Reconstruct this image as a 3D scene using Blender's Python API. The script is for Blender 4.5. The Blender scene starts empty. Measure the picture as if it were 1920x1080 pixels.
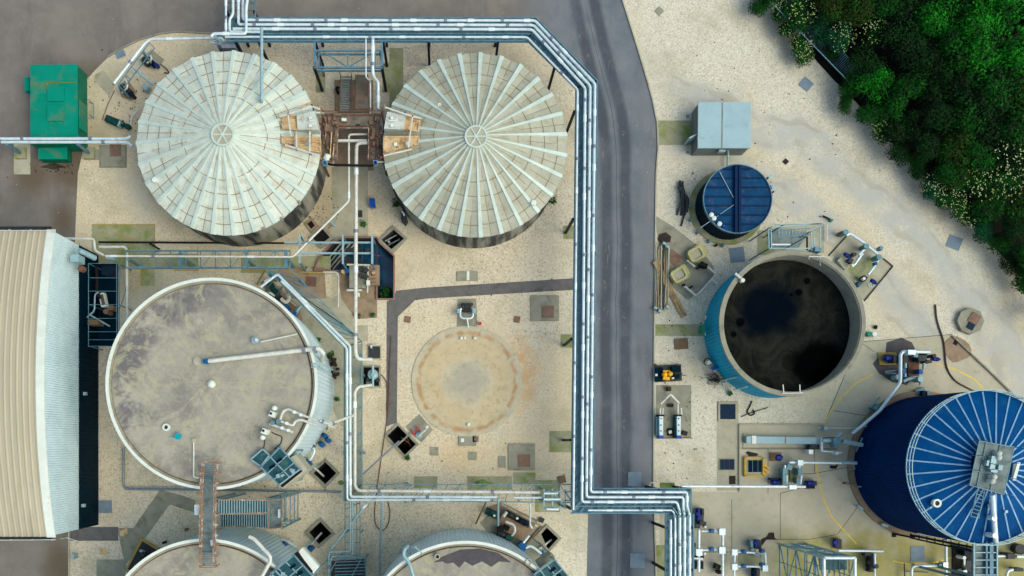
import bpy, bmesh, math, random
from mathutils import Vector, Matrix
random.seed(7)
PI = math.pi
S, H, NX, NY = 0.05, 80.0, 840.0, 830.0
CX, CY = (NX-960)*S, (540-NY)*S
sc = bpy.context.scene
col = sc.collection
# ---------------------------------------------------------------- camera
cd = bpy.data.cameras.new('camera'); cam = bpy.data.objects.new('camera', cd); col.objects.link(cam)
cam.location = (CX, CY, H); cam.rotation_euler = (0, 0, 0)
cd.sensor_width = 36; cd.lens = 30.0
cd.shift_x = (960-NX)/1920; cd.shift_y = (NY-540)/1920
cd.clip_start = 0.5; cd.clip_end = 2000
sc.camera = cam
# ---------------------------------------------------------------- light
w = bpy.data.worlds.new('World'); sc.world = w; w.use_nodes = True
nt = w.node_tree; nt.nodes.clear()
sky = nt.nodes.new('ShaderNodeTexSky'); sky.sky_type = 'NISHITA'; sky.sun_disc = False
SUN_EL, SUN_AZ = math.radians(52), math.radians(112)
sky.sun_elevation = SUN_EL; sky.sun_rotation = SUN_AZ; sky.dust_density = 4.0; sky.air_density = 1.0; sky.ozone_density = 0.6
bg = nt.nodes.new('ShaderNodeBackground'); bg.inputs[1].default_value = 0.15
wo = nt.nodes.new('ShaderNodeOutputWorld')
nt.links.new(sky.outputs[0], bg.inputs[0]); nt.links.new(bg.outputs[0], wo.inputs[0])
ld = bpy.data.lights.new('sun', 'SUN'); ld.energy = .7; ld.angle = math.radians(50); ld.color = (1.0, 0.95, 0.84)
lo = bpy.data.objects.new('sun', ld); col.objects.link(lo)
dirv = Vector((math.sin(SUN_AZ)*math.cos(SUN_EL), math.cos(SUN_AZ)*math.cos(SUN_EL), math.sin(SUN_EL)))
lo.rotation_euler = dirv.to_track_quat('Z', 'Y').to_euler(); lo.location = (0, 0, 60)
sc.view_settings.view_transform = 'Standard'; sc.view_settings.look = 'None'
sc.view_settings.gamma = 1; sc.view_settings.use_curve_mapping = False
sc.view_settings.exposure = 0.44
# ---------------------------------------------------------------- coordinates
def P(x, y, h=0.0):
    k = (1-h/H)*S
    return Vector((CX+(x-NX)*k, CY-(y-NY)*k, h))
def R(r, h=0.0): return r*S*(1-h/H)
# ---------------------------------------------------------------- materials
def lin(c):
    def f(v):
        v /= 255.0
        return v/12.92 if v <= 0.04045 else ((v+0.055)/1.055)**2.4
    return tuple(f(v) for v in c)
ALB = 0.88
def C(c, k=ALB): return tuple(v*k*g for v, g in zip(lin(c), (.99, 1.045, .955)))+(1,)
MATS = {}
class N:
    def __init__(s, name):
        s.m = bpy.data.materials.new(name); s.m.use_nodes = True
        s.t = s.m.node_tree; s.b = s.t.nodes['Principled BSDF']
        g = s.t.nodes.new('ShaderNodeNewGeometry'); s.pos = g.outputs['Position']; s.nrm = g.outputs['Normal']
    def n(s, k): return s.t.nodes.new(k)
    def l(s, a, b): s.t.links.new(a, b)
    def mapped(s, scale=(1, 1, 1), rot=0, src=None):
        m = s.n('ShaderNodeMapping'); m.inputs['Scale'].default_value = scale; m.inputs['Rotation'].default_value = (0, 0, rot)
        s.l(src or s.pos, m.inputs[0]); return m.outputs[0]
    def noise(s, scale, detail=4, rough=.6, vec=None, dist=0):
        m = s.n('ShaderNodeTexNoise'); m.inputs['Scale'].default_value = scale; m.inputs['Detail'].default_value = detail
        m.inputs['Roughness'].default_value = rough; m.inputs['Distortion'].default_value = dist
        s.l(vec or s.pos, m.inputs['Vector']); return m.outputs[0]
    def ramp(s, f, lo, hi, a=0, b=1):
        m = s.n('ShaderNodeMapRange'); m.inputs[1].default_value = lo; m.inputs[2].default_value = hi
        m.inputs[3].default_value = a; m.inputs[4].default_value = b; m.interpolation_type = 'SMOOTHSTEP'
        s.l(f, m.inputs[0]); return m.outputs[0]
    def mix(s, f, a, b, mode='MIX'):
        m = s.n('ShaderNodeMix'); m.data_type = 'RGBA'; m.blend_type = mode
        if hasattr(f, 'links'): s.l(f, m.inputs[0])
        else: m.inputs[0].default_value = f
        for v, i in ((a, 6), (b, 7)):
            if hasattr(v, 'links'): s.l(v, m.inputs[i])
            else: m.inputs[i].default_value = v
        return m.outputs[2]
    def math(s, op, a, b=None, c=None):
        m = s.n('ShaderNodeMath'); m.operation = op
        for i, v in enumerate((a, b, c)):
            if v is None: continue
            if hasattr(v, 'links'): s.l(v, m.inputs[i])
            else: m.inputs[i].default_value = v
        return m.outputs[0]
    def blob(s, px, py, r0, r1, sx=1.0, wob=.35):
        """mask 1 inside r0 px of a ground spot, 0 beyond r1"""
        p = P(px, py)
        v = s.n('ShaderNodeVectorMath'); v.operation = 'SUBTRACT'; v.inputs[1].default_value = (p.x, p.y, 0); s.l(s.pos, v.inputs[0])
        v2 = s.n('ShaderNodeVectorMath'); v2.operation = 'MULTIPLY'; v2.inputs[1].default_value = (1/sx, 1, 0); s.l(v.outputs[0], v2.inputs[0])
        ln = s.n('ShaderNodeVectorMath'); ln.operation = 'LENGTH'; s.l(v2.outputs[0], ln.inputs[0])
        nz = s.noise(.5, 5)
        d = s.math('MULTIPLY', ln.outputs['Value'], s.math('MULTIPLY_ADD', nz, wob*2, 1-wob))
        return s.ramp(d, r0*S, r1*S, 1, 0)
    def sepx(s):
        m = s.n('ShaderNodeSeparateXYZ'); s.l(s.pos, m.inputs[0]); return m.outputs
    def bump(s, h, st=.3, dist=.02):
        m = s.n('ShaderNodeBump'); m.inputs['Strength'].default_value = st; m.inputs['Distance'].default_value = dist
        s.l(h, m.inputs['Height']); s.l(m.outputs[0], s.b.inputs['Normal'])
    def done(s, c, rough=.8, metal=0, spec=.3):
        if hasattr(c, 'links'): s.l(c, s.b.inputs['Base Color'])
        else: s.b.inputs['Base Color'].default_value = c
        if hasattr(rough, 'links'): s.l(rough, s.b.inputs['Roughness'])
        else: s.b.inputs['Roughness'].default_value = rough
        s.b.inputs['Metallic'].default_value = metal
        s.b.inputs['Specular IOR Level'].default_value = spec
        return s.m
def basic(name, c1, c2=None, scale=1.5, rough=.6, metal=0, dirt=None, dscale=.7, dlo=.5, dhi=.7, streak=None, spec=.3, bump=.0):
    s = N(name); c2 = c2 or tuple(v*.82 for v in c1)
    vec = s.mapped(streak) if streak else None
    cc = s.mix(s.ramp(s.noise(scale, 6, .65, vec), .3, .7), C(c1), C(c2))
    if dirt: cc = s.mix(s.ramp(s.noise(dscale, 7, .7, vec, .4), dlo, dhi), cc, C(dirt))
    if bump: s.bump(s.noise(scale*8, 3), bump)
    MATS[name] = s.done(cc, rough, metal, spec)
    return MATS[name]
basic('pipe_white', (222, 236, 242), (200, 218, 228), 2.0, .35, .15, (160, 176, 186), .9, .55, .75, spec=.5)
basic('pipe_cream', (222, 222, 212), (196, 199, 194), 2.0, .45, .0, (160, 158, 146), 1.1, .55, .75, spec=.4)
basic('sleeve', (236, 246, 250), (222, 236, 242), 2.0, .3, .1, spec=.5)
basic('band', (140, 150, 165), (120, 130, 148), 3.0, .4, .3)
basic('galv', (108, 148, 160), (88, 128, 142), 2.5, .5, .2, (66, 98, 112), 1.4, .52, .7)
basic('galv_pale', (158, 188, 196), (138, 172, 184), 2.5, .5, .2)
basic('steel_blue', (98, 140, 158), (76, 116, 138), 1.5, .5, .1, (56, 90, 110), 1.2, .55, .7)
basic('navy_leg', (16, 34, 52), (10, 24, 40), 2, .5, spec=0.1)
basic('rust', (128, 88, 70), (104, 66, 54), 2.5, .85, 0, (92, 84, 80), 1.3, .45, .6, bump=.2)
basic('rust_orange', (196, 160, 112), (220, 196, 158), 1.8, .8, 0, (156, 112, 74), 2.2, .5, .65)
basic('rust_rail', (164, 130, 104), (130, 98, 78), 3, .8, 0, (196, 188, 176), 2.2, .52, .62)
basic('concrete', (180, 176, 156), (164, 160, 140), .8, .9, 0, (146, 144, 118), .5, .5, .72, bump=.15)
basic('concrete_pale', (184, 182, 164), (168, 166, 148), .8, .9, 0, (148, 146, 124), .5, .5, .75, bump=.15)
basic('concrete_grey', (156, 154, 138), (138, 138, 124), 1.1, .9, 0, (118, 118, 100), .8, .5, .7, bump=.15)
basic('concrete_moss', (166, 164, 138), (150, 150, 120), .8, .95, 0, (128, 140, 78), .7, .42, .66, bump=.2)
basic('concrete_brown', (158, 138, 116), (140, 120, 100), 1.1, .9, 0, (120, 110, 88), .8, .5, .7, bump=.15)
basic('curb_pink', (150, 118, 112), (132, 102, 98), 1.4, .9)
basic('path_asphalt', (112, 110, 110), (98, 97, 97), 1.6, .95, 0, (84, 82, 82), .6, .5, .7, bump=.2)
basic('patch_asphalt', (92, 88, 92), (78, 76, 80), 1.6, .95)
basic('slab_blue', (124, 144, 160), (110, 130, 148), 1.6, .7)
basic('brown_cover', (138, 112, 96), (120, 94, 80), 2.5, .8, 0, (104, 84, 72), 1.9)
basic('cover_blue', (10, 44, 70), (6, 34, 58), 2.5, .5, spec=0.1)
basic('black', (14, 15, 17), (8, 8, 9), 2, .8)
basic('dark_equipment', (60, 66, 70), (42, 46, 50), 3, .6, .2)
basic('valve_blue', (0, 96, 160), (0, 80, 140), 3, .4, spec=0.2)
basic('motor_blue', (10, 44, 140), (6, 34, 118), 3, .4, spec=0.15)
basic('motor_green', (4, 78, 72), (2, 62, 58), 3, .45, spec=0.2)
basic('green_paint', (0, 140, 120), (0, 130, 108), .6, .5, 0, (84, 124, 96), .45, .48, .64, spec=0.12)
basic('green_side', (0, 116, 92), (0, 98, 76), .8, .5, 0, (50, 92, 66), .6, .5, .7, spec=0.1)
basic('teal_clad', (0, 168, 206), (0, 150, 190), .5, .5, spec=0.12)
basic('navy_clad', (0, 42, 92), (0, 32, 78), .4, .6, spec=0.02)
basic('navy_low', (0, 36, 54), (0, 26, 42), .4, .6, spec=0.05)
basic('roof_blue', (0, 76, 138), (0, 66, 122), .35, .5, 0, (22, 92, 142), .8, .5, .8, spec=0.03)
basic('cover_roof_blue', (6, 70, 112), (4, 56, 98), .9, .6, 0, (60, 76, 110), 1.1, .5, .66, spec=0.1)
basic('cover_rib_blue', (2, 44, 84), (2, 36, 72), .9, .5, spec=0.1)
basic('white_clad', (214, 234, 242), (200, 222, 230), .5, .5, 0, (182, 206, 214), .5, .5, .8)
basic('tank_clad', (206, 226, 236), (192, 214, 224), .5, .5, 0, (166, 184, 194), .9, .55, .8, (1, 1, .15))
basic('white_trim', (228, 236, 230), (214, 222, 214), .8, .6, 0, (180, 178, 158), 1.1, .58, .75)
basic('beige_roof', (192, 184, 162), (178, 170, 148), .35, .7, 0, (162, 154, 132), .5, .5, .75, (1, .12, 1))
basic('grey_roof', (160, 190, 198), (150, 180, 190), .6, .6, 0, (134, 160, 164), .7, .55, .75)
basic('grey_wall', (124, 132, 130), (106, 114, 114), .8, .8)
basic('yellow_paint', (208, 172, 52), (188, 158, 60), 1.6, .7, 0, (150, 138, 70), 1.6, .52, .7)
basic('line_yellow', (240, 208, 60), (224, 194, 70), 1.2, .7, 0, (200, 184, 110), 2.6, .5, .7)
basic('line_dull', (184, 150, 66), (168, 142, 72), 1.2, .8, 0, (158, 146, 98), 2.6, .46, .62)
basic('bright_yellow', (244, 188, 20), (226, 160, 16), 3, .5)
basic('red_paint', (206, 60, 70), (184, 48, 60), 3, .5)
basic('plastic_blue', (0, 84, 180), (0, 70, 160), 3, .4, spec=0.2)
basic('plastic_teal', (6, 170, 186), (4, 150, 170), 3, .5, spec=0.2)
basic('plastic_green', (6, 140, 112), (4, 120, 96), 3, .5, spec=0.2)
basic('hose', (92, 76, 60), (72, 60, 50), 3, .8)
basic('hose_red', (122, 82, 72), (104, 70, 64), 3, .8)
basic('wood', (172, 148, 108), (150, 126, 90), 3, .85, 0, (126, 104, 74), 1.8)
basic('grp_cream', (196, 192, 142), (182, 178, 126), 1.8, .8, 0, (156, 154, 96), 1.4, .5, .7)
basic('black_bush', (58, 52, 46), (40, 36, 32), 3, .9)
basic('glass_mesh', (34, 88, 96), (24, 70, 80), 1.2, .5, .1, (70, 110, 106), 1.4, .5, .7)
basic('grate', (128, 144, 144), (106, 122, 124), 1.5, .7, .1, (88, 96, 94), 1.5, .5, .7)
basic('grate_brown', (128, 118, 106), (106, 96, 86), 1.5, .9, 0, (138, 112, 94), .9, .5, .7)
basic('moss', (118, 134, 72), (96, 120, 54), 2, 1, bump=.4)
basic('rib_roof', (204, 220, 214), (186, 204, 198), 1.0, .5, 0, (168, 186, 178), .8, .56, .75)
basic('seam_brown', (150, 138, 110), (138, 124, 96), 1.5, .9)
basic('rib_blue', (132, 176, 212), (110, 158, 200), 1.5, .5, 0, (90, 130, 170), 1.4, .52, .7)
basic('white_paint_old', (206, 212, 206), (190, 198, 192), 1.2, .6, 0, (164, 158, 138), 1.6, .5, .68)
basic('tray', (118, 158, 172), (96, 138, 154), 1.5, .5, .1, (72, 108, 126), 1.2, .55, .7)
basic('deep_wall', (74, 70, 60), (50, 48, 42), .8, .9, 0, (26, 26, 24), .6, .45, .7)
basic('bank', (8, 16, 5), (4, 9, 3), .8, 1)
basic('pallet', (130, 108, 84), (112, 92, 70), 2, .9)
basic('trunk', (70, 58, 44), (52, 42, 32), 4, .9)
def mk_sheetroof(name, a, b, d):
    s = N(name)
    c = s.mix(s.ramp(s.noise(.5, 6, .7), .35, .65), C(a), C(b))
    c = s.mix(s.ramp(s.noise(1.3, 7, .75, None, .5), .48, .74), c, C(d))
    c = s.mix(s.ramp(s.noise(7, 4), .55, .8, 0, .5), c, C(tuple(v*.85 for v in d)))
    MATS[name] = s.done(c, .7)
mk_sheetroof('roof_pale', (210, 218, 208), (194, 204, 194), (178, 172, 150))
mk_sheetroof('roof_olive', (180, 182, 166), (164, 166, 150), (150, 146, 124))
def mk_gravel():
    s = N('gravel')
    v = s.n('ShaderNodeTexVoronoi'); v.inputs['Scale'].default_value = 10.5; s.l(s.pos, v.inputs['Vector'])
    sep = s.n('ShaderNodeSeparateColor'); s.l(v.outputs['Color'], sep.inputs[0])
    X = s.sepx()
    east = s.ramp(s.math('ADD', X[0], s.math('MULTIPLY', s.noise(.12, 3), 6)), 2, 12)
    base = s.mix(east, C((218, 206, 184)), C((212, 207, 190)))
    stone = s.mix(east, C((176, 162, 138)), C((178, 175, 155)))
    white = s.mix(east, C((234, 226, 210)), C((232, 228, 214)))
    c = s.mix(s.ramp(sep.outputs[0], .5, 1.0), base, stone)
    c = s.mix(s.ramp(sep.outputs[1], .7, 1.0, 0, .8), c, white)
    c = s.mix(s.ramp(s.noise(.055, 5, .6, None, .8), .4, .66, 0, .6), c, C((204, 188, 154)))
    c = s.mix(s.ramp(s.noise(.09, 6, .7, s.mapped((1, 1, 1), .7), 1.2), .5, .7, 0, .5), c, C((196, 200, 188)))
    # fines / dirt patches
    c = s.mix(s.ramp(s.noise(.22, 6, .65), .48, .72, 0, .55), c, C((168, 160, 132)))
    c = s.mix(s.ramp(s.noise(.6, 7, .7, None, .6), .56, .78, 0, .4), c, C((148, 138, 110)))
    # packed vehicle route curving over the eastern gravel: finer and greyer
    wv = s.n('ShaderNodeVectorMath'); wv.operation = 'LENGTH'
    o = s.n('ShaderNodeVectorMath'); o.operation = 'SUBTRACT'; pc = P(1000, 1120); o.inputs[1].default_value = (pc.x, pc.y, 0); s.l(s.pos, o.inputs[0]); s.l(o.outputs[0], wv.inputs[0])
    rr = s.math('ADD', wv.outputs['Value'], s.math('MULTIPLY', s.noise(.1, 3), 6))
    def trk(c0, w):
        return s.ramp(s.math('ABSOLUTE', s.math('SUBTRACT', rr, c0)), w*.3, w, 1, 0)
    tm = s.math('ADD', trk(47.5, 2.2), trk(52.5, 2.2))
    tm = s.math('MULTIPLY', s.math('MINIMUM', tm, 1), s.ramp(X[0], 12, 18))
    tm = s.math('MULTIPLY', tm, s.ramp(s.noise(.5, 5), .3, .6, .35, 1))
    c = s.mix(s.math('MULTIPLY', tm, .85), c, C((180, 182, 178)))
    rut = s.math('ADD', trk(46.2, .35), s.math('ADD', trk(48.0, .35), s.math('ADD', trk(51.6, .35), trk(53.4, .35))))
    rut = s.math('MULTIPLY', s.math('MULTIPLY', s.math('MINIMUM', rut, 1), s.ramp(X[0], 12, 17)), s.ramp(s.noise(.35, 5), .42, .6))
    c = s.mix(s.math('MULTIPLY', rut, .5), c, C((168, 162, 144)))
    # ochre iron stains round the old tank base
    och = s.math('MULTIPLY', s.blob(975, 700, 20, 95, .55), s.ramp(s.noise(.9, 6), .3, .6, .3, 1))
    c = s.mix(s.math('MULTIPLY', och, .75), c, C((204, 160, 104)))
    c = s.mix(s.math('MULTIPLY', s.blob(860, 850, 10, 50, 1.6), .4), c, C((206, 176, 124)))
    for (bx, by, r0, r1, sx) in ((560, 590, 10, 60, 1.3), (240, 530, 10, 60, 1.6), (620, 400, 20, 90, .8), (180, 250, 10, 60, .6), (640, 760, 5, 60, .4), (740, 160, 10, 40, .5)):
        c = s.mix(s.math('MULTIPLY', s.blob(bx, by, r0, r1, sx), .5), c, C((142, 128, 96)))
    # gravel turns darker in broken patches towards the wood
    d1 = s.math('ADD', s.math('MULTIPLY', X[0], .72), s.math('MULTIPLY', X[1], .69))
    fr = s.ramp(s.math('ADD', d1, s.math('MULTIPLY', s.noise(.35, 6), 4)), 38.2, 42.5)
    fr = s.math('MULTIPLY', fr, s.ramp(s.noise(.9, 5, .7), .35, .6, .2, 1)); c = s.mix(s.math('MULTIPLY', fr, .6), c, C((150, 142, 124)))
    s.bump(v.outputs['Distance'], .35, .04)
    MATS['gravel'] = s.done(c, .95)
mk_gravel()
def mk_asphalt():
    s = N('asphalt')
    X = s.sepx()
    road = s.ramp(s.math('ADD', X[0], s.math('MULTIPLY', s.noise(.15, 3), 3)), 0, 7)
    c = s.mix(s.ramp(s.noise(.3, 6, .65), .3, .7), C((132, 126, 120)), C((114, 109, 104)))
    c2 = s.mix(s.ramp(s.noise(.4, 6), .3, .7), C((120, 126, 134)), C((100, 110, 120)))
    c = s.mix(road, c, c2)
    c = s.mix(s.ramp(s.noise(.5, 6, .7, s.mapped((1.0, .2, 1)), .3), .5, .75, 0, .55), c, C((84, 84, 92)))
    # wheel paths: polished darker bands following the road
    xc = s.math('ADD', X[0], s.math('MULTIPLY', s.ramp(X[1], 12, 30, 0, 1), 3.2))
    xc = s.math('ADD', xc, s.math('MULTIPLY', s.noise(.08, 3), .9))
    def band(c0, w0, w1): return s.ramp(s.math('ABSOLUTE', s.math('SUBTRACT', xc, c0)), w0, w1, 1, 0)
    b = s.math('MAXIMUM', band(9.3, .25, .8), band(11.1, .25, .8))
    b = s.math('MULTIPLY', b, s.ramp(X[0], 3, 6.5))
    b = s.math('MULTIPLY', b, s.ramp(s.noise(.3, 5), .25, .55, .5, 1))
    c = s.mix(s.math('MULTIPLY', b, .85), c, C((66, 72, 84)))
    seam = s.math('MULTIPLY', band(10.25, .015, .05), s.ramp(X[0], 6.5, 7.5))
    c = s.mix(s.math('MULTIPLY', seam, .7), c, C((60, 62, 66)))
    edge = s.math('MULTIPLY', s.ramp(X[0], 11.6, 13.2), s.ramp(s.noise(.8, 6, .7), .4, .62))
    c = s.mix(s.math('MULTIPLY', edge, .45), c, C((146, 140, 132)))
    c = s.mix(s.ramp(s.noise(1.4, 8, .8, s.mapped((1, .35, 1)), 1.0), .56, .68, 0, .5), c, C((142, 138, 134)))
    # mud near the container and hall, pale spots
    for (bx, by, r0, r1, sx) in ((185, 150, 10, 60, 1.0), (140, 320, 20, 60, .9), (120, 410, 5, 50, .7), (60, 330, 10, 60, 1), (110, 1060, 10, 70, .7)):
        c = s.mix(s.math('MULTIPLY', s.blob(bx, by, r0, r1, sx), .8), c, C((98, 84, 66)))
    v = s.n('ShaderNodeTexVoronoi'); v.inputs['Scale'].default_value = 1.1; s.l(s.pos, v.inputs['Vector'])
    c = s.mix(s.math('MULTIPLY', s.ramp(v.outputs['Distance'], .02, .075, 1, 0), s.ramp(s.noise(.3, 3), .45, .6)), c, C((176, 182, 186)))
    c = s.mix(s.ramp(s.noise(9, 3), .55, .8, 0, .35), c, C((140, 136, 134)))
    s.bump(s.noise(14, 3), .2, .02)
    MATS['asphalt'] = s.done(c, .9)
mk_asphalt()
def mk_apron():
    s = N('apron'); X = s.sepx()
    c = s.mix(s.ramp(s.noise(.3, 6, .65), .3, .7), C((192, 186, 166)), C((176, 172, 152)))
    c = s.mix(s.ramp(s.noise(1.1, 7, .7), .5, .75, 0, .6), c, C((152, 148, 124)))
    south = s.ramp(s.math('ADD', X[1], s.math('MULTIPLY', s.noise(.35, 4), -4)), -26.5, -23.5, 1, 0)
    south = s.math('MULTIPLY', south, s.ramp(X[0], 22, 27))
    c = s.mix(s.math('MULTIPLY', south, s.ramp(s.noise(.6, 6, .7), .25, .65, .35, .95)), c, C((158, 152, 84)))
    c = s.mix(s.ramp(s.noise(9, 3), .55, .8, 0, .3), c, C((150, 144, 126)))
    s.bump(s.noise(10, 3), .12, .02)
    MATS['apron'] = s.done(c, .9)
mk_apron()
def mk_tanktop(name, px, py, h, warm):
    s = N(name)
    ctr = P(px, py, h)
    v = s.n('ShaderNodeVectorMath'); v.operation = 'SUBTRACT'; v.inputs[1].default_value = (ctr.x, ctr.y, h); s.l(s.pos, v.inputs[0])
    ln = s.n('ShaderNodeVectorMath'); ln.operation = 'LENGTH'; s.l(v.outputs[0], ln.inputs[0]); rad = ln.outputs['Value']
    sp = s.n('ShaderNodeSeparateXYZ'); s.l(v.outputs[0], sp.inputs[0])
    ang = s.math('ARCTAN2', sp.outputs[1], sp.outputs[0])
    cmb = s.n('ShaderNodeCombineXYZ'); s.l(s.math('MULTIPLY', ang, 6), cmb.inputs[0]); s.l(s.math('MULTIPLY', rad, .35), cmb.inputs[1])
    c = s.mix(s.ramp(s.noise(.33, 8, .74, None, .3), .35, .65), C((174, 170, 156)), C((154, 151, 139)))
    c = s.mix(s.ramp(s.noise(.16, 8, .76, None, .5), .49, .6, 0, .65), c, C((126, 123, 118)))
    c = s.mix(s.math('MULTIPLY', s.ramp(s.noise(1.0, 6, .7, cmb.outputs[0]), .5, .68), s.ramp(rad, .5, 6.0, 1, .3)), c, C((188, 180, 156)))
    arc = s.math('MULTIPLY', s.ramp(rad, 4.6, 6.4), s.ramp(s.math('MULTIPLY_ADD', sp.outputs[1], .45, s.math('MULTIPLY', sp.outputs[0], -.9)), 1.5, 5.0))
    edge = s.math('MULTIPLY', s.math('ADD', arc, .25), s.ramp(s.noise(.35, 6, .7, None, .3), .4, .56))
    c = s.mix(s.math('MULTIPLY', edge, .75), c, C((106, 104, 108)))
    c = s.mix(s.ramp(s.noise(.7, 8, .75, None, 1.0), .5, .62, 0, .7), c, C((178, 175, 146)))
    c = s.mix(s.ramp(s.noise(3.0, 7, .75, None, .5), .52, .72, 0, .5), c, C((112, 108, 98)))
    c = s.mix(s.ramp(s.noise(1.6, 8, .8, None, .6), .6, .7, 0, .35), c, C((200, 197, 184)))
    s.bump(s.noise(6, 4), .2, .02)
    MATS[name] = s.done(c, .9)
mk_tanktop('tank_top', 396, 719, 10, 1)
def mk_disc():
    s = N('disc'); p = P(876, 715)
    v = s.n('ShaderNodeVectorMath'); v.operation = 'SUBTRACT'; v.inputs[1].default_value = (p.x, p.y, 0); s.l(s.pos, v.inputs[0])
    v2 = s.n('ShaderNodeVectorMath'); v2.operation = 'MULTIPLY'; v2.inputs[1].default_value = (1, 1, 0); s.l(v.outputs[0], v2.inputs[0])
    ln = s.n('ShaderNodeVectorMath'); ln.operation = 'LENGTH'; s.l(v2.outputs[0], ln.inputs[0])
    d = s.math('ADD', ln.outputs['Value'], s.math('MULTIPLY_ADD', s.noise(.5, 6, .7), 3.0, -1.5))
    c = s.mix(s.ramp(s.noise(.7, 6, .7), .3, .7), C((200, 192, 168)), C((182, 176, 154)))
    ring = s.math('MULTIPLY', s.ramp(d, 1.6, 2.9), s.ramp(d, 3.8, 4.9, 1, 0))
    c = s.mix(s.math('MULTIPLY', ring, .42), c, C((206, 178, 128)))
    r2 = s.math('MULTIPLY', s.ramp(s.math('ABSOLUTE', s.math('SUBTRACT', ln.outputs['Value'], 4.55)), .05, .35, 1, 0), s.ramp(s.noise(1.1, 5), .35, .6))
    c = s.mix(s.math('MULTIPLY', r2, .7), c, C((176, 122, 62)))
    c = s.mix(s.ramp(d, .9, 2.2, .9, 0), c, C((172, 168, 152)))
    c = s.mix(s.ramp(s.noise(2.2, 7, .75, None, .7), .5, .68, 0, .6), c, C((152, 138, 108)))
    s.bump(s.noise(6, 4), .15, .02)
    MATS['disc'] = s.done(c, .9)
mk_disc()
def mk_sludge():
    s = N('sludge'); 
    c = s.mix(s.ramp(s.noise(.35, 7, .7, None, 1.5), .35, .65), C((42, 43, 39)), C((20, 24, 23)))
    c = s.mix(s.math('MULTIPLY', s.blob(1416, 588, 32, 62, 1.15, .6), .94), c, C((4, 12, 24)))
    c = s.mix(s.math('MULTIPLY', s.blob(1512, 688, 28, 54, 1.25, .5), .96), c, C((2, 3, 4)))
    for (bx, by, r0) in ((1489, 538, 6), (1474, 558, 6), (1460, 563, 3), (1368, 612, 8), (1356, 634, 5)):
        c = s.mix(s.math('MULTIPLY', s.blob(bx, by, r0*.8, r0*1.2, 1, .3), .9), c, C((3, 5, 7)))
    s.bump(s.noise(1.5, 6, .7, None, 1), .3, .05)
    MATS['sludge'] = s.done(c, .6, 0, .0)
mk_sludge()
def mk_digwall():
    s = N('dig_wall')
    vec = s.mapped((1, 1, .12))
    c = s.mix(s.ramp(s.noise(.8, 4, .6, vec), .4, .6), C((150, 148, 138)), C((62, 64, 64)))
    c = s.mix(s.ramp(s.noise(1.6, 5, .7, vec), .52, .7, 0, .9), c, C((30, 32, 34)))
    MATS['dig_wall'] = s.done(c, .9)
mk_digwall()
def mk_leaf(name, a, b, d):
    s = N(name)
    oi = s.n('ShaderNodeObjectInfo')
    g = s.n('ShaderNodeNewGeometry')
    c = s.mix(g.outputs['Random Per Island'], C(a), C(b))
    c = s.mix(s.ramp(s.noise(.8, 3), .4, .65, 0, .85), c, C(d))
    s.b.inputs['Transmission Weight'].default_value = 0
    MATS[name] = s.done(c, .75, 0, .15)
mk_leaf('leaf_dark', (7, 62, 9), (2, 34, 4), (2, 20, 3))
mk_leaf('leaf_mid', (13, 94, 11), (4, 52, 6), (3, 34, 4))
mk_leaf('leaf_bright', (22, 138, 12), (8, 88, 8), (6, 58, 6))
mk_leaf('leaf_teal', (8, 88, 50), (3, 58, 32), (2, 42, 24))
mk_leaf('leaf_olive', (30, 84, 10), (16, 50, 6), (40, 46, 8))
mk_leaf('blossom', (236, 242, 206), (214, 228, 160), (170, 200, 90))
mk_leaf('weed', (48, 104, 40), (36, 84, 30), (28, 66, 24))
def mk_water():
    s = N('dark_water'); c = s.mix(s.ramp(s.noise(.6, 5), .4, .6), C((14, 84, 118)), C((8, 62, 92)))
    MATS['dark_water'] = s.done(c, .12, 0, .5)
mk_water()
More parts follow.
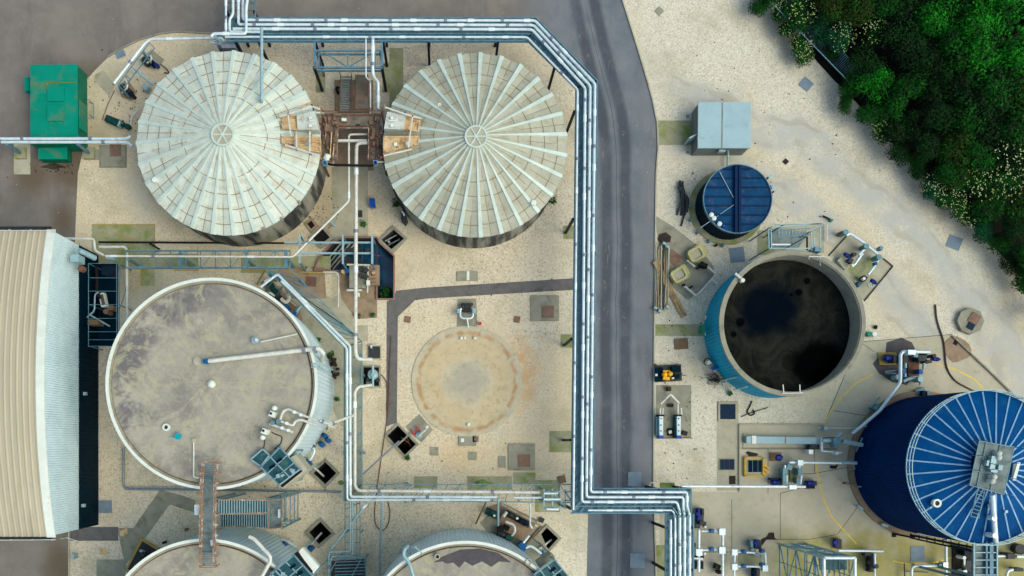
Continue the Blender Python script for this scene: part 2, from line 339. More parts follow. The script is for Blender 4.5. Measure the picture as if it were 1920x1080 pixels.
# ---------------------------------------------------------------- mesh builder
ORG = {}
KEEP = {'roof_seam', 'twigs', 'lattice', 'treads', 'tread', 'wet_patch', 'slots', 'moss_bed', 'chain_heap', 'hose', 'bracing'}
class M:
    def __init__(s): s.v = []; s.f = []; s.sm = []; s.g = []
    def add(s, vs, fs, smooth=False):
        o = len(s.v); s.g.append((o, len(s.f))); s.v += [Vector(q) for q in vs]; s.f += [tuple(i+o for i in f) for f in fs]; s.sm += [smooth]*len(fs); return s
    def hexa(s, b, t):
        n = len(b)
        return s.add(list(b)+list(t), [tuple(range(n-1, -1, -1)), tuple(range(n, 2*n))]+[(i, (i+1) % n, n+(i+1) % n, n+i) for i in range(n)])
    def prism(s, pts, h0, h1, at=None):      # pts px as seen at height `at` (default h1)
        at = h1 if at is None else at
        w = [P(x, y, at) for x, y in pts]
        a = sum(w[i].x*w[(i+1) % len(w)].y-w[(i+1) % len(w)].x*w[i].y for i in range(len(w)))
        if a < 0: w.reverse()
        return s.hexa([Vector((q.x, q.y, h0)) for q in w], [Vector((q.x, q.y, h1)) for q in w])
    def sheet(s, pts, h):
        w = [P(x, y, 0) for x, y in pts]
        a = sum(w[i].x*w[(i+1) % len(w)].y-w[(i+1) % len(w)].x*w[i].y for i in range(len(w)))
        if a < 0: w.reverse()
        return s.add([Vector((q.x, q.y, h)) for q in w], [tuple(range(len(w)))])
    def box(s, x, y, wx, wy, h0, h1, ang=0, at=None):   # centre and size in px seen at h1; ang degrees clockwise in the picture
        a = math.radians(ang); c, q = math.cos(a), math.sin(a)
        return s.prism([(x+c*dx*wx/2-q*dy*wy/2, y+q*dx*wx/2+c*dy*wy/2) for dx, dy in ((-1, -1), (1, -1), (1, 1), (-1, 1))], h0, h1, at)
    def cyl(s, x, y, r, h0, h1, n=24, at=None, r1=None, smooth=True):
        at = h1 if at is None else at
        c = P(x, y, at); r = R(r, at); r1 = r if r1 is None else R(r1, at)
        b = [(c.x+r*math.cos(2*PI*i/n), c.y+r*math.sin(2*PI*i/n), h0) for i in range(n)]
        t = [(c.x+r1*math.cos(2*PI*i/n), c.y+r1*math.sin(2*PI*i/n), h1) for i in range(n)]
        s.add(b+t, [(i, (i+1) % n, n+(i+1) % n, n+i) for i in range(n)], smooth)
        return s.add(b+t, [tuple(range(n-1, -1, -1)), tuple(range(n, 2*n))])
    def dome(s, x, y, r, h, n=12, sq=.6):
        c = P(x, y, h); r = R(r, h); rings = 4; vs = []
        for j in range(rings):
            a = j/rings*PI/2
            vs += [(c.x+r*math.cos(a)*math.cos(2*PI*i/n), c.y+r*math.cos(a)*math.sin(2*PI*i/n), h+r*sq*math.sin(a)) for i in range(n)]
        vs.append((c.x, c.y, h+r*sq))
        fs = [(j*n+i, j*n+(i+1) % n, (j+1)*n+(i+1) % n, (j+1)*n+i) for j in range(rings-1) for i in range(n)]
        fs += [((rings-1)*n+i, (rings-1)*n+(i+1) % n, rings*n) for i in range(n)]
        return s.add(vs, fs, True)
    def ring(s, x, y, r0, r1, h0, h1, n=64, at=None, a0=0, a1=360):
        at = h1 if at is None else at
        c = P(x, y, at); r0 = R(r0, at); r1 = R(r1, at); full = abs(a1-a0) >= 359.9
        m = n if full else n+1; vs = []
        for i in range(m):
            a = math.radians(a0+(a1-a0)*i/n); k, q = math.cos(a), math.sin(a)
            vs += [(c.x+r0*k, c.y+r0*q, h0), (c.x+r1*k, c.y+r1*q, h0), (c.x+r1*k, c.y+r1*q, h1), (c.x+r0*k, c.y+r0*q, h1)]
        fs = []
        for i in range(n):
            j = (i+1) % m
            for e in range(4): fs.append((i*4+e, i*4+(e+1) % 4, j*4+(e+1) % 4, j*4+e))
        if not full: fs += [(0, 3, 2, 1), ((m-1)*4, (m-1)*4+1, (m-1)*4+2, (m-1)*4+3)]
        return s.add(vs, fs)
    def corr(s, x, y, r, h0, h1, n, amp, at=0):         # corrugated shell
        c = P(x, y, at); r = R(r, at); m = n*2
        vs = []
        for z in (h0, h1):
            for i in range(m):
                rr = r+(amp if i % 2 else -amp); a = 2*PI*i/m
                vs.append((c.x+rr*math.cos(a), c.y+rr*math.sin(a), z))
        return s.add(vs, [(i, (i+1) % m, m+(i+1) % m, m+i) for i in range(m)])
    def sweep(s, pts, r, n=8, cap=True):
        T = []
        for i in range(len(pts)):
            a = pts[max(i-1, 0)]; b = pts[min(i+1, len(pts)-1)]
            d = b-a; T.append(d.normalized() if d.length > 1e-9 else Vector((0, 0, 1)))
        up = Vector((0, 0, 1)) if abs(T[0].z) < .9 else Vector((0, 1, 0))
        u = T[0].cross(up).normalized(); vs = []; n_ = len(pts)
        for i, p in enumerate(pts):
            u = (u-T[i]*u.dot(T[i])); u.normalize(); vv = T[i].cross(u)
            vs += [p+(u*math.cos(2*PI*k/n)+vv*math.sin(2*PI*k/n))*r for k in range(n)]
        s.add(vs, [(i*n+k, i*n+(k+1) % n, (i+1)*n+(k+1) % n, (i+1)*n+k) for i in range(n_-1) for k in range(n)], True)
        if cap: s.add(vs, [tuple(range(n-1, -1, -1)), tuple(range((n_-1)*n, n_*n))])
        return s
    def tube(s, pts, rpx, n=8, bend=5):                  # pts (x,y,h) px
        w = [P(*q) for q in pts]; out = [w[0]]; b = bend*S
        for i in range(1, len(w)-1):
            a, p, c = w[i-1], w[i], w[i+1]
            d = min(b, (a-p).length*.45, (c-p).length*.45)
            q0 = p+(a-p).normalized()*d; q1 = p+(c-p).normalized()*d
            for t in (0, .25, .5, .75, 1): out.append(q0*(1-t)**2+p*2*t*(1-t)+q1*t*t)
        out.append(w[-1])
        return s.sweep(out, rpx*S, n)
    def bar(s, a, b, wpx, hpx=None):                     # beam of rectangular section between (x,y,h) points
        a, b = P(*a), P(*b); d = b-a
        if d.length < 1e-6: return s
        t = d.normalized(); up = Vector((0, 0, 1)) if abs(t.z) < .95 else Vector((0, 1, 0))
        u = t.cross(up).normalized(); v = u.cross(t); w = wpx*S/2; q = (hpx or wpx)*S/2
        return s.hexa([a+u*i*w+v*j*q for i, j in ((-1, -1), (1, -1), (1, 1), (-1, 1))], [b+u*i*w+v*j*q for i, j in ((-1, -1), (1, -1), (1, 1), (-1, 1))])
    def post(s, x, y, h0, h1, wpx, at=None):             # vertical, (x,y) seen at `at` (default base)
        c = P(x, y, h0 if at is None else at); w = wpx*S/2
        return s.hexa([(c.x+i*w, c.y+j*w, h0) for i, j in ((-1, -1), (1, -1), (1, 1), (-1, 1))], [(c.x+i*w, c.y+j*w, h1) for i, j in ((-1, -1), (1, -1), (1, 1), (-1, 1))])
    def pring(s, outer, inner, h0, h1):
        n = len(outer); o = [P(*q) for q in outer]; i_ = [P(*q) for q in inner]
        vs = [(q.x, q.y, h0) for q in o]+[(q.x, q.y, h1) for q in o]+[(q.x, q.y, h0) for q in i_]+[(q.x, q.y, h1) for q in i_]
        fs = []
        for k in range(n):
            j = (k+1) % n
            fs += [(k, j, n+j, n+k), (n+k, n+j, 3*n+j, 3*n+k), (2*n+k, 3*n+k, 3*n+j, 2*n+j)]
        return s.add(vs, fs)
    def clusters(s):
        """shapes that touch each other stay together; shapes apart become parts of their own"""
        g = s.g+[(len(s.v), len(s.f))]; bx = []
        for k in range(len(s.g)):
            vs = s.v[g[k][0]:g[k+1][0]]
            bx.append([min(v[i] for v in vs)-.05 for i in range(3)]+[max(v[i] for v in vs)+.05 for i in range(3)])
        par = list(range(len(bx)))
        def find(a):
            while par[a] != a: a = par[a]
            return a
        for a in range(len(bx)):
            for b in range(a+1, len(bx)):
                if all(bx[a][i] <= bx[b][i+3] and bx[b][i] <= bx[a][i+3] for i in range(3)): par[find(b)] = find(a)
        out = {}
        for k in range(len(bx)):
            m = out.setdefault(find(k), M()); o = g[k][0]; oo = len(m.v)
            m.v += s.v[o:g[k+1][0]]; m.f += [tuple(i-o+oo for i in f) for f in s.f[g[k][1]:g[k+1][1]]]; m.sm += s.sm[g[k][1]:g[k+1][1]]
        return list(out.values())
    def build(s, name, mt, parent=None, org=None):
        if parent is not None and 1 < len(s.g) < 90 and name not in KEEP:
            cl = s.clusters()
            if 1 < len(cl) <= 30:
                last = None
                for m in cl: last = m.build(name, mt, parent)
                return last
        if parent is not None: o = ORG[parent]
        else: o = Vector(org) if org is not None else (s.v[0].copy() if s.v else Vector())
        me = bpy.data.meshes.new(name)
        me.from_pydata([tuple(q-o) for q in s.v], [], s.f)
        me.materials.append(MATS[mt])
        me.polygons.foreach_set('use_smooth', s.sm)
        bm = bmesh.new(); bm.from_mesh(me); bmesh.ops.recalc_face_normals(bm, faces=bm.faces) if len(bm.faces) < 60000 else None
        bm.to_mesh(me); bm.free()
        me.update()
        ob = bpy.data.objects.new(name, me); col.objects.link(ob)
        if parent is not None: ob.parent = parent; ORG[ob] = o
        else: ob.location = o; ORG[ob] = o
        return ob
def tag(o, label, cat, group=None, kind=None):
    o['label'] = label; o['category'] = cat
    if group: o['group'] = group
    if kind: o['kind'] = kind
    return o
def thing(name, label, cat, x, y, h=0, group=None):
    o = bpy.data.objects.new(name, None); col.objects.link(o); o.empty_display_size = .3
    o.location = P(x, y, h); ORG[o] = o.location.copy()
    return tag(o, label, cat, group)
def struct(name, m, mt):
    o = m.build(name, mt); o['kind'] = 'structure'; return o
def dup(root, loc, rz=0.0, label=None):
    r = root.copy(); col.objects.link(r); r.location = loc; r.rotation_euler = (0, 0, rz)
    if label: r['label'] = label
    for ch in list(root.children):
        c = ch.copy(); col.objects.link(c); c.parent = r
        for g in list(ch.children):
            d = g.copy(); col.objects.link(d); d.parent = c
    return r
def one(name, m, mt, label, cat, group=None):
    return tag(m.build(name, mt), label, cat, group)
# ---------------------------------------------------------------- ground with real pits
def shrink(poly, f):
    cx = sum(p[0] for p in poly)/len(poly); cy = sum(p[1] for p in poly)/len(poly)
    return [(cx+(x-cx)*f, cy+(y-cy)*f) for x, y in poly]
PITS = {
 'A': ([(737, 423), (764, 448), (737, 477), (709, 451)], [(738, 431), (758, 448), (734, 468), (715, 450)]),
 'B': ([(745, 792), (786, 833), (760, 859), (721, 818)], [(746, 798), (780, 833), (759, 853), (726, 817)]),
 'C': ([(611, 860), (638, 887), (609, 916), (580, 887)], [(610, 866), (631, 887), (610, 908), (588, 887)]),
 'D': ([(601, 970), (629, 1001), (598, 1028), (571, 998)], [(601, 978), (622, 1000), (598, 1020), (580, 998)]),
 'E': ([(1025, 982), (1053, 1009), (1028, 1036), (1000, 1008)], [(1025, 989), (1046, 1009), (1028, 1029), (1008, 1008)]),
}
BASIN = [(626, 455), (645, 447), (706, 447), (712, 458), (738, 481), (738, 560), (708, 560), (708, 497), (640, 507), (592, 507), (598, 488)]
def ground_sheet(name, outer, holes, h, mt):
    bm = bmesh.new()
    edges = []
    for loop in [outer]+holes:
        vs = [bm.verts.new(Vector((P(x, y).x, P(x, y).y, h))) for x, y in loop]
        edges += [bm.edges.new((vs[i], vs[(i+1) % len(vs)])) for i in range(len(vs))]
    bmesh.ops.triangle_fill(bm, use_beauty=True, use_dissolve=False, edges=edges)
    bmesh.ops.recalc_face_normals(bm, faces=bm.faces)
    for f in bm.faces:
        if f.normal.z < 0: f.normal_flip()
    me = bpy.data.meshes.new(name); bm.to_mesh(me); bm.free(); me.materials.append(MATS[mt])
    o = bpy.data.objects.new(name, me); col.objects.link(o); o['kind'] = 'structure'; return o
ground_sheet('ground', [(-6000, -6000), (7500, -6000), (7500, 7500), (-6000, 7500)], [p[1] for p in PITS.values()]+[BASIN], 0, 'gravel')
ROAD_R = [(1100, -900), (1140, -300), (1166, 0), (1185, 60), (1205, 125), (1222, 185), (1231, 230), (1233, 275), (1229, 330), (1228, 400), (1226, 560), (1225, 700), (1224, 900), (1229, 1080), (1229, 1900)]
struct('asphalt_road', M().sheet([(-900, -900)]+ROAD_R+[(1100, 1900), (1100, 1080), (1103, 940), (1102, 180), (1060, 130), (985, 72), (398, 72), (398, 63), (330, 60), (300, 64), (262, 75), (225, 93), (203, 107), (178, 132), (162, 150), (160, 262), (146, 325), (141, 440), (128, 1008), (128, 1900), (-900, 1900)], .004), 'asphalt')
def ribbon(m, pts, w, h0, h1):
    for i in range(len(pts)-1):
        (x0, y0), (x1, y1) = pts[i], pts[i+1]; L = math.hypot(x1-x0, y1-y0); ex, ey = (x1-x0)/L, (y1-y0)/L; nx, ny = -ey*w/2, ex*w/2
        m.prism([(x0+nx, y0+ny), (x1+nx, y1+ny), (x1-nx, y1-ny), (x0-nx, y0-ny)], h0, h1, 0)
    return m
struct('road_kerb', ribbon(M(), [(x+1, y) for x, y in ROAD_R[1:]], 2.6, 0, .12), 'concrete_pale')
struct('bend_kerb', ribbon(M(), [(398, 63), (330, 60), (300, 64), (262, 75), (225, 93), (203, 107)], 2.6, 0, .12), 'concrete_grey')
APRON = [(1385, 795), (1545, 795), (1583, 705), (1612, 641), (1785, 627), (1862, 705), (1960, 800), (2600, 1300), (2600, 1900), (1237, 1900), (1237, 958), (1290, 958), (1290, 922), (1385, 922)]
struct('concrete_apron', M().sheet(APRON, .008), 'apron')
jm = M()
for pts in ([(1385, 795), (1545, 795), (1583, 705), (1612, 641), (1785, 627)], [(1463, 925), (1463, 1011), (1415, 1011), (1415, 1900)], [(1463, 1011), (1520, 1011), (1570, 1002), (1600, 962), (1620, 930)], [(1525, 888), (1590, 876)],
            [(1385, 840), (1527, 840), (1527, 888)], [(1440, 840), (1440, 925)], [(1372, 936), (1372, 1035), (1290, 1035)], [(1563, 770), (1640, 782)], [(1612, 641), (1640, 660)], [(1463, 888), (1527, 888)], [(1415, 1038), (1372, 1038)],
            [(1290, 922), (1290, 958)], [(1540, 905), (1463, 925)]):
    ribbon(jm, pts, .9, .009, .0125)
struct('slab_joints', jm, 'deep_wall')
def slab(name, pts, h, mt): return struct(name, M().sheet(pts, h), mt)
def rect(x0, y0, x1, y1): return [(x0, y0), (x1, y0), (x1, y1), (x0, y1)]
FP = [(725, 565), (737, 560), (743, 545), (800, 539), (930, 531), (1085, 521), (1085, 543), (930, 552), (800, 560), (778, 563), (746, 594), (744, 792), (724, 800)]
slab('asphalt_footpath', FP, .006, 'path_asphalt')
slab('concrete_path', [(300, 918), (345, 930), (366, 938), (368, 962), (318, 946), (237, 1058), (235, 1080), (235, 1400), (181, 1400), (181, 1049), (232, 1049), (220, 990), (250, 990)], .008, 'concrete_grey')
slab('path_slab', rect(130, 988, 222, 1014), .010, 'path_asphalt')
slab('blue_slab', rect(183, 938, 210, 962), .009, 'slab_blue')
slab('mossy_slab', [(172, 420), (290, 420), (290, 476), (372, 476), (372, 505), (290, 505), (290, 536), (264, 536), (264, 505), (172, 505)], .008, 'concrete_moss')
slab('container_slab', rect(186, 272, 238, 315), .009, 'concrete_grey')
slab('mossy_slab', rect(452, 480, 620, 512), .008, 'concrete_moss')
slab('digester_slab', [(520, 500), (608, 500), (612, 560), (540, 560)], .009, 'concrete_brown')
slab('apron_slab', [(500, 540), (560, 530), (625, 560), (640, 545), (662, 600), (662, 800), (640, 800), (560, 640)], .007, 'concrete')
slab('pump_slab', [(635, 508), (707, 498), (707, 596), (672, 598), (662, 592), (640, 560), (634, 520)], .011, 'concrete_brown')
slab('mid_slab', rect(622, 313, 690, 446), .009, 'concrete')
slab('stair_slab', rect(730, 90, 756, 205), .008, 'concrete_moss')
slab('portal_slab', rect(592, 132, 610, 174), .010, 'concrete_moss')
slab('portal_slab', rect(717, 119, 731, 174), .012, 'concrete_moss')
slab('stair_slab', rect(627, 150, 700, 320), .007, 'concrete_brown')
slab('kiosk_slab', rect(1233, 226, 1300, 272), .008, 'concrete_moss')
slab('tank_slab', rect(1229, 608, 1320, 630), .008, 'concrete_moss')
slab('dosing_slab', [(1230, 405), (1262, 425), (1310, 462), (1338, 500), (1340, 520), (1290, 563), (1262, 540), (1240, 500), (1231, 430)], .008, 'concrete_grey')
slab('tank_slab', rect(1420, 432, 1452, 478), .008, 'concrete_moss')
slab('ladder_slab', rect(1452, 420, 1545, 475), .009, 'concrete')
slab('lance_slab', rect(1230, 722, 1296, 822), .008, 'concrete_grey')
slab('cover_slab', rect(1344, 752, 1384, 920), .007, 'concrete')
slab('valve_slab', [(1572, 430), (1600, 440), (1676, 498), (1620, 565), (1560, 500)], .008, 'concrete')
slab('valve_slab', [(1588, 505), (1632, 478), (1640, 495), (1612, 533)], .010, 'concrete_moss')
slab('tarmac_patch', [(1662, 642), (1690, 633), (1710, 642), (1718, 660), (1716, 700), (1700, 722), (1672, 716), (1648, 700), (1636, 682), (1648, 668), (1660, 664)], .011, 'patch_asphalt')
slab('mossy_slab', rect(1030, 808, 1072, 848), .009, 'concrete_moss')
slab('mossy_slab', rect(1056, 423, 1078, 448), .009, 'concrete_moss')
slab('mossy_slab', rect(1051, 627, 1075, 652), .009, 'concrete_moss')
slab('mossy_slab', rect(776, 893, 820, 915), .009, 'concrete_moss')
slab('mossy_slab', rect(876, 893, 960, 918), .009, 'concrete_moss')
slab('mossy_slab', rect(962, 886, 1004, 908), .010, 'concrete_moss')
slab('trench_slab', rect(1003, 900, 1050, 960), .008, 'concrete_moss')
slab('trench_slab', rect(1237, 905, 1265, 925), .009, 'moss')
slab('mossy_slab', rect(1230, 1022, 1250, 1100), .010, 'concrete_moss')
slab('valve_slab', [(858, 560), (893, 560), (895, 612), (856, 612)], .008, 'concrete_grey')
slab('pit_slab', [(786, 776), (812, 806), (790, 830), (760, 800)], .010, 'concrete_grey')
slab('tank_slab', [(900, 980), (930, 950), (1010, 990), (1040, 1060), (980, 1080)], .007, 'concrete_grey')
slab('rack_slab', rect(644, 645, 680, 940), .012, 'concrete_grey')
slab('tank_shingle', rect(540, 700, 640, 860), .003, 'gravel')
slab('right_walk', rect(655, 610, 690, 640), .013, 'concrete')
# container muck, moss strips
for i, (x, y, wx, wy) in enumerate(((100, 312, 44, 10), (905, 906, 34, 12), (640, 905, 16, 8))):
    pts = [(x+wx/2*math.cos(a)*(1+.25*math.sin(3*a+i)), y+wy/2*math.sin(a)*(1+.3*math.cos(4*a))) for a in [2*PI*k/18 for k in range(18)]]
    slab('moss_patch', pts, .015+.001*i, 'moss' if i else 'deep_wall')
# painted lines
ym = M()
for pts in ([(220, 446), (246, 446), (246, 503)], [(290, 420), (290, 476)], [(246, 503), (264, 503), (264, 535)], [(327, 507), (371, 507), (371, 463)], [(172, 421), (290, 421)],
            [(455, 506), (495, 506), (482, 538)], [(540, 508), (562, 515)]):
    ribbon(ym, pts, 1.8, .012, .0165)
struct('yellow_marking', ym, 'line_dull')
ym = M()
ribbon(ym, [(1545, 795), (1556, 772), (1575, 748), (1605, 718), (1640, 700)], 1.8, .013, .0175)
ribbon(ym, [(1530, 870), (1535, 900), (1545, 938), (1560, 970), (1580, 992), (1606, 1020)], 2.2, .013, .0175)
ribbon(ym, [(1755, 682), (1790, 692), (1825, 710), (1850, 735)], 2.2, .013, .0175)
ribbon(ym, [(1675, 1052), (1700, 1057), (1730, 1058), (1765, 1052), (1785, 1045)], 2.2, .013, .0175)
struct('yellow_line', ym, 'line_yellow')
# ---------------------------------------------------------------- pits
PL = {'A': 'small diamond valve pit at the basin corner with pipes in it', 'B': 'diamond twin pit beside the red tool slab', 'C': 'black diamond pit beside the blue valves of the large tank',
      'D': 'black diamond pit below the steel stair tower end', 'E': 'black diamond pit east of the lower right tank'}
for k, (o_, i_) in PITS.items():
    c = (sum(p[0] for p in i_)/4, sum(p[1] for p in i_)/4)
    t = thing('valve_pit', PL[k], 'pit', c[0], c[1], 0, 'diamond pits in the gravel')
    M().pring(o_, i_, 0.0, .18).build('curb', 'concrete_grey', t)
    M().pring([(x, y) for x, y in shrink(i_, 1.03)], i_, -3.2, -.01).build('shaft', 'deep_wall', t)
    M().sheet(i_, -3.0).build('bottom', 'black', t)
    if k == 'B': M().bar((742, 838, .1), (770, 812, .1), 3, 4).build('divider', 'concrete_grey', t)
    if k == 'A':
        m = M().tube([(722, 452, -1.2), (745, 440, -1.2)], 1.2).tube([(728, 460, -1.5), (750, 448, -1.5)], 1.6); m.box(729, 453, 4, 4, -1.4, -.9, 40); m.build('pit_pipe', 'pipe_white', t)
    elif k == 'B':
        m = M().tube([(752, 820, -.4), (768, 832, -.4)], 1.1).tube([(760, 812, -.6), (770, 838, -.6)], 1.0); m.build('pit_pipe', 'rust', t)
    else:
        m = M().tube([{'C': (585, 872, .5), 'D': (582, 1022, .5), 'E': (1010, 1030, .5)}[k], {'C': (607, 893, -.6), 'D': (603, 999, -.6), 'E': (1034, 1012, -.6)}[k]], 2.0); m.build('pit_pipe', 'pipe_cream', t)
t = thing('sludge_basin', 'sunken dark water basin with bent outline below the digesters', 'basin', 680, 480)
def off(poly, d):
    out = []; n = len(poly)
    for i in range(n):
        a, b, c = Vector(poly[i-1]), Vector(poly[i]), Vector(poly[(i+1) % n])
        e1 = (b-a).normalized(); e2 = (c-b).normalized(); n1 = Vector((e1.y, -e1.x)); n2 = Vector((e2.y, -e2.x)); k = (n1+n2).normalized()
        out.append(tuple(b+k*(d/max(.35, k.dot(n1)))))
    return out
M().pring(off(BASIN, 2.6), BASIN, 0, .25).build('curb', 'curb_pink', t)
M().pring(off(BASIN, .5), BASIN, -3.2, -.01).build('shaft', 'deep_wall', t)
M().sheet(BASIN, -1.6).build('water', 'dark_water', t)
m = M()
for i in range(4): m.tube([(597+i*9, 508-i*1, -.8), (640+i*9, 455, -.8)], 1.7 if i != 1 else 1.1)
m.build('sunk_pipe', 'concrete_grey', t)
m = M().box(662, 470, 26, 9, -1.0, -.5).box(650, 488, 20, 12, -1.2, -.6).box(690, 470, 8, 8, -1, -.4).tube([(676, 452, -.5), (680, 475, -.5), (676, 495, -.5)], 1.6)
m.build('sunk_valve', 'dark_equipment', t)
M().bar((700, 478, -.4), (712, 480, -.4), 1.2).build('red_bar', 'red_paint', t)
M().bar((707, 450, -.2), (707, 505, -.2), 1.4, 4).bar((737, 455, -.3), (737, 505, -.3), 1, 3).build('divider', 'deep_wall', t)

# ---------------------------------------------------------------- leaf shrubs
def leafcloud(m, cx, cy, cz, rx, ry, rz, n, ls, rnd, shell=.55):
    lob = [(rnd.uniform(-.5, .5), rnd.uniform(-.5, .5), rnd.uniform(0, .55), rnd.uniform(.35, .6)) for _ in range(9)]
    for i in range(n):
        L = rnd.choice(lob)
        while True:
            d = Vector((rnd.gauss(0, 1), rnd.gauss(0, 1), rnd.gauss(0, 1)+.3))
            if d.length > .1: break
        d.normalize(); q = L[3]*(shell+(1-shell)*rnd.random()**.5)
        p = Vector((cx+(L[0]+d.x*q)*rx, cy+(L[1]+d.y*q)*ry, cz+(L[2]+d.z*q)*rz))
        nr = (d+Vector((rnd.uniform(-.7, .7), rnd.uniform(-.7, .7), rnd.uniform(-.2, .9)))).normalized()
        u = nr.orthogonal().normalized(); u = Matrix.Rotation(rnd.random()*6.28, 3, nr) @ u; v = nr.cross(u)
        a = ls*rnd.uniform(.6, 1.3); b = a*rnd.uniform(.45, .8)
        m.add([p-u*a, p-v*b, p+u*a, p+v*b], [(0, 1, 2, 3)])
def weed(x, y, r, label, n=90, h=.5):
    m = M(); c = P(x, y); rnd = random.Random(int(x*7+y))
    leafcloud(m, c.x, c.y, .05, r*S, r*S, h, n, .11, rnd)
    one('weed', m, 'weed', label, 'weed', 'weeds growing in the gravel')
# ---------------------------------------------------------------- big tanks
def cone_panels(m, x, y, r0, r1, h0, h1, n, w0, w1, lift, at, a_off=0, th=.05):
    """radial strips on a cone; (x,y,r) px at height `at`; h0 at outer r0, h1 at inner r1"""
    c = P(x, y, at); r0 = R(r0, at); r1 = R(r1, at)
    for i in range(n):
        a = 2*PI*(i+.5)/n+a_off; e = Vector((math.cos(a), math.sin(a), 0)); q = Vector((-e.y, e.x, 0))
        A = c+e*r0; A.z = h0+lift; B = c+e*r1; B.z = h1+lift
        b = [A-q*w0/2, A+q*w0/2, B+q*w1/2, B-q*w1/2]
        m.hexa([v-Vector((0, 0, th+lift*.5)) for v in b], b)
def digester(label, x, y, mat, nribs, hatch_side):
    h0, h1 = 5.2, 7.3
    t = thing('digester_tank', label, 'tank', NX+(x-NX)/1.0695, NY+(y-NY)/1.0695)
    c = P(x, y, h0); r = R(173, h0)
    M().ring(x, y, 150, 169, 0, h0-.12, 96, at=h0).build('wall', 'dig_wall', t)
    # faceted roof: each rib bay is two panels folded down to a valley
    m = M(); n = nribs*2; rings = 7; vs = []
    rnd = random.Random(int(x))
    for j in range(rings+1):
        f = j/rings
        for i in range(n):
            a = 2*PI*i/n; rr = r*(1-f)+.9*f
            vs.append((c.x+rr*math.cos(a), c.y+rr*math.sin(a), h0+(h1-h0)*f-(.16*(1-f) if i % 2 == 0 else 0)+rnd.uniform(-.015, .015)))
    m.add(vs, [(j*n+i, j*n+(i+1) % n, (j+1)*n+(i+1) % n, (j+1)*n+i) for j in range(rings) for i in range(n)])
    vs2 = [(v[0], v[1], v[2]) for v in vs[:n]]+[(v[0], v[1], v[2]-.16) for v in vs[:n]]
    m.add(vs2, [(i, (i+1) % n, n+(i+1) % n, n+i) for i in range(n)])
    m.build('roof', mat, t)
    # ribs as separate raised strips on the ridges (odd vertices)
    for i in range(nribs):
        rm = M(); a = 2*PI*(2*i+1)/n
        e = Vector((math.cos(a), math.sin(a), 0)); q = Vector((-e.y, e.x, 0))
        A = c+e*(r*1.004); A.z = h0+.06; B = c+e*.85; B.z = h1+.06; w0, w1 = .47, .09
        rm.hexa([A-q*w0/2-Vector((0, 0, .2)), A+q*w0/2-Vector((0, 0, .2)), B+q*w1/2-Vector((0, 0, .2)), B-q*w1/2-Vector((0, 0, .2))],
                [A-q*w0*.36, A+q*w0*.36, B+q*w1*.4, B-q*w1*.4])
        rm.build('roof_rib', 'rib_roof', t)
    sm_ = M()
    for i in range(nribs):
        a = 2*PI*(2*i)/n
        for sgn in (-1,):
            e = Vector((math.cos(a), math.sin(a), 0)); q = Vector((-e.y, e.x, 0))
            A = c+e*r; A.z = h0-.145; B = c+e*1.4; B.z = h1-.16
            sm_.hexa([A-q*.03-Vector((0, 0, .03)), A+q*.03-Vector((0, 0, .03)), B+q*.02-Vector((0, 0, .03)), B-q*.02-Vector((0, 0, .03))], [A-q*.03, A+q*.03, B+q*.02, B-q*.02])
        for f in (.13, .29, .45, .62):
            if rnd.random() < .14: continue
            f += rnd.uniform(-.012, .012); rr = r*(1-f)+.9*f
            for s1, s2 in ((-.78, 0), (0, .78)):
                a1, a2 = a+s1*PI/nribs, a+s2*PI/nribs
                def pt(aa):
                    g = abs(aa-a)/(PI/nribs)
                    rad = rr*math.cos(PI/n)/math.cos((abs(aa-a)) - PI/n)
                    return Vector((c.x+rad*math.cos(aa), c.y+rad*math.sin(aa), h0+(h1-h0)*f-.16*(1-f)*(1-g)+.035))
                A, B = pt(a1), pt(a2); e = Vector((math.cos(a), math.sin(a), 0))*.025
                sm_.hexa([A-e-Vector((0, 0, .05)), B-e-Vector((0, 0, .05)), B+e-Vector((0, 0, .05)), A+e-Vector((0, 0, .05))], [A-e, B-e, B+e, A+e])
    sm_.build('roof_seam', 'seam_brown', t)
    ap = (NX+(x-NX)*1.0285, NY+(y-NY)*1.0285)
    hub = M().cyl(ap[0], ap[1], 21, h1-.1, h1+.1, 12, smooth=False).build('hub', 'concrete_pale', t)
    k = M()
    for i in range(6):
        a = PI*i/3; k.bar((ap[0], ap[1], h1+.16), (ap[0]+18*math.cos(a), ap[1]+18*math.sin(a), h1+.1), 2.2, 2)
    k.build('spoke', 'rib_roof', hub)
    M().ring(ap[0], ap[1], 18.5, 21.5, h1+.05, h1+.16, 24).build('hub_ring', 'rib_roof', hub)
    return t
dig1 = digester('left of the two pale ribbed cone-roofed tanks, with rusty ochre hatches on its east side', 428.5, 268, 'roof_pale', 27, 1)
dig2 = digester('right of the two pale ribbed cone-roofed tanks, olive-toned, beside the pipe rack', 891, 271.5, 'roof_olive', 27, -1)
def tk(x0, y0, dx, dy, h, r=3.4):
    return M().cyl(x0+dx, y0+dy, r, h, h+.12, 12)
def roofh(x, y, cx, cy): return 5.2+2.1*(1-min(1, math.hypot(x-cx, y-cy)/173))
M().cyl(290, 337, 5, 5.3, 5.75, 14).build('roof_cap', 'white_trim', dig1)
M().cyl(1001, 380, 5, 5.3, 5.75, 14).build('roof_cap', 'white_trim', dig2)
M().ring(824, 196, 1.2, 3.2, 5.9, 6.25, 12).build('roof_cap', 'white_trim', dig2)
one('pipe', M().tube([(490.5, 52, 6.9), (490.5, 188, 6.9), (490.5, 191, 6.2)], 2.9), 'galv_pale', 'single pale pipe reaching from the rack over the left ribbed roof', 'pipe')
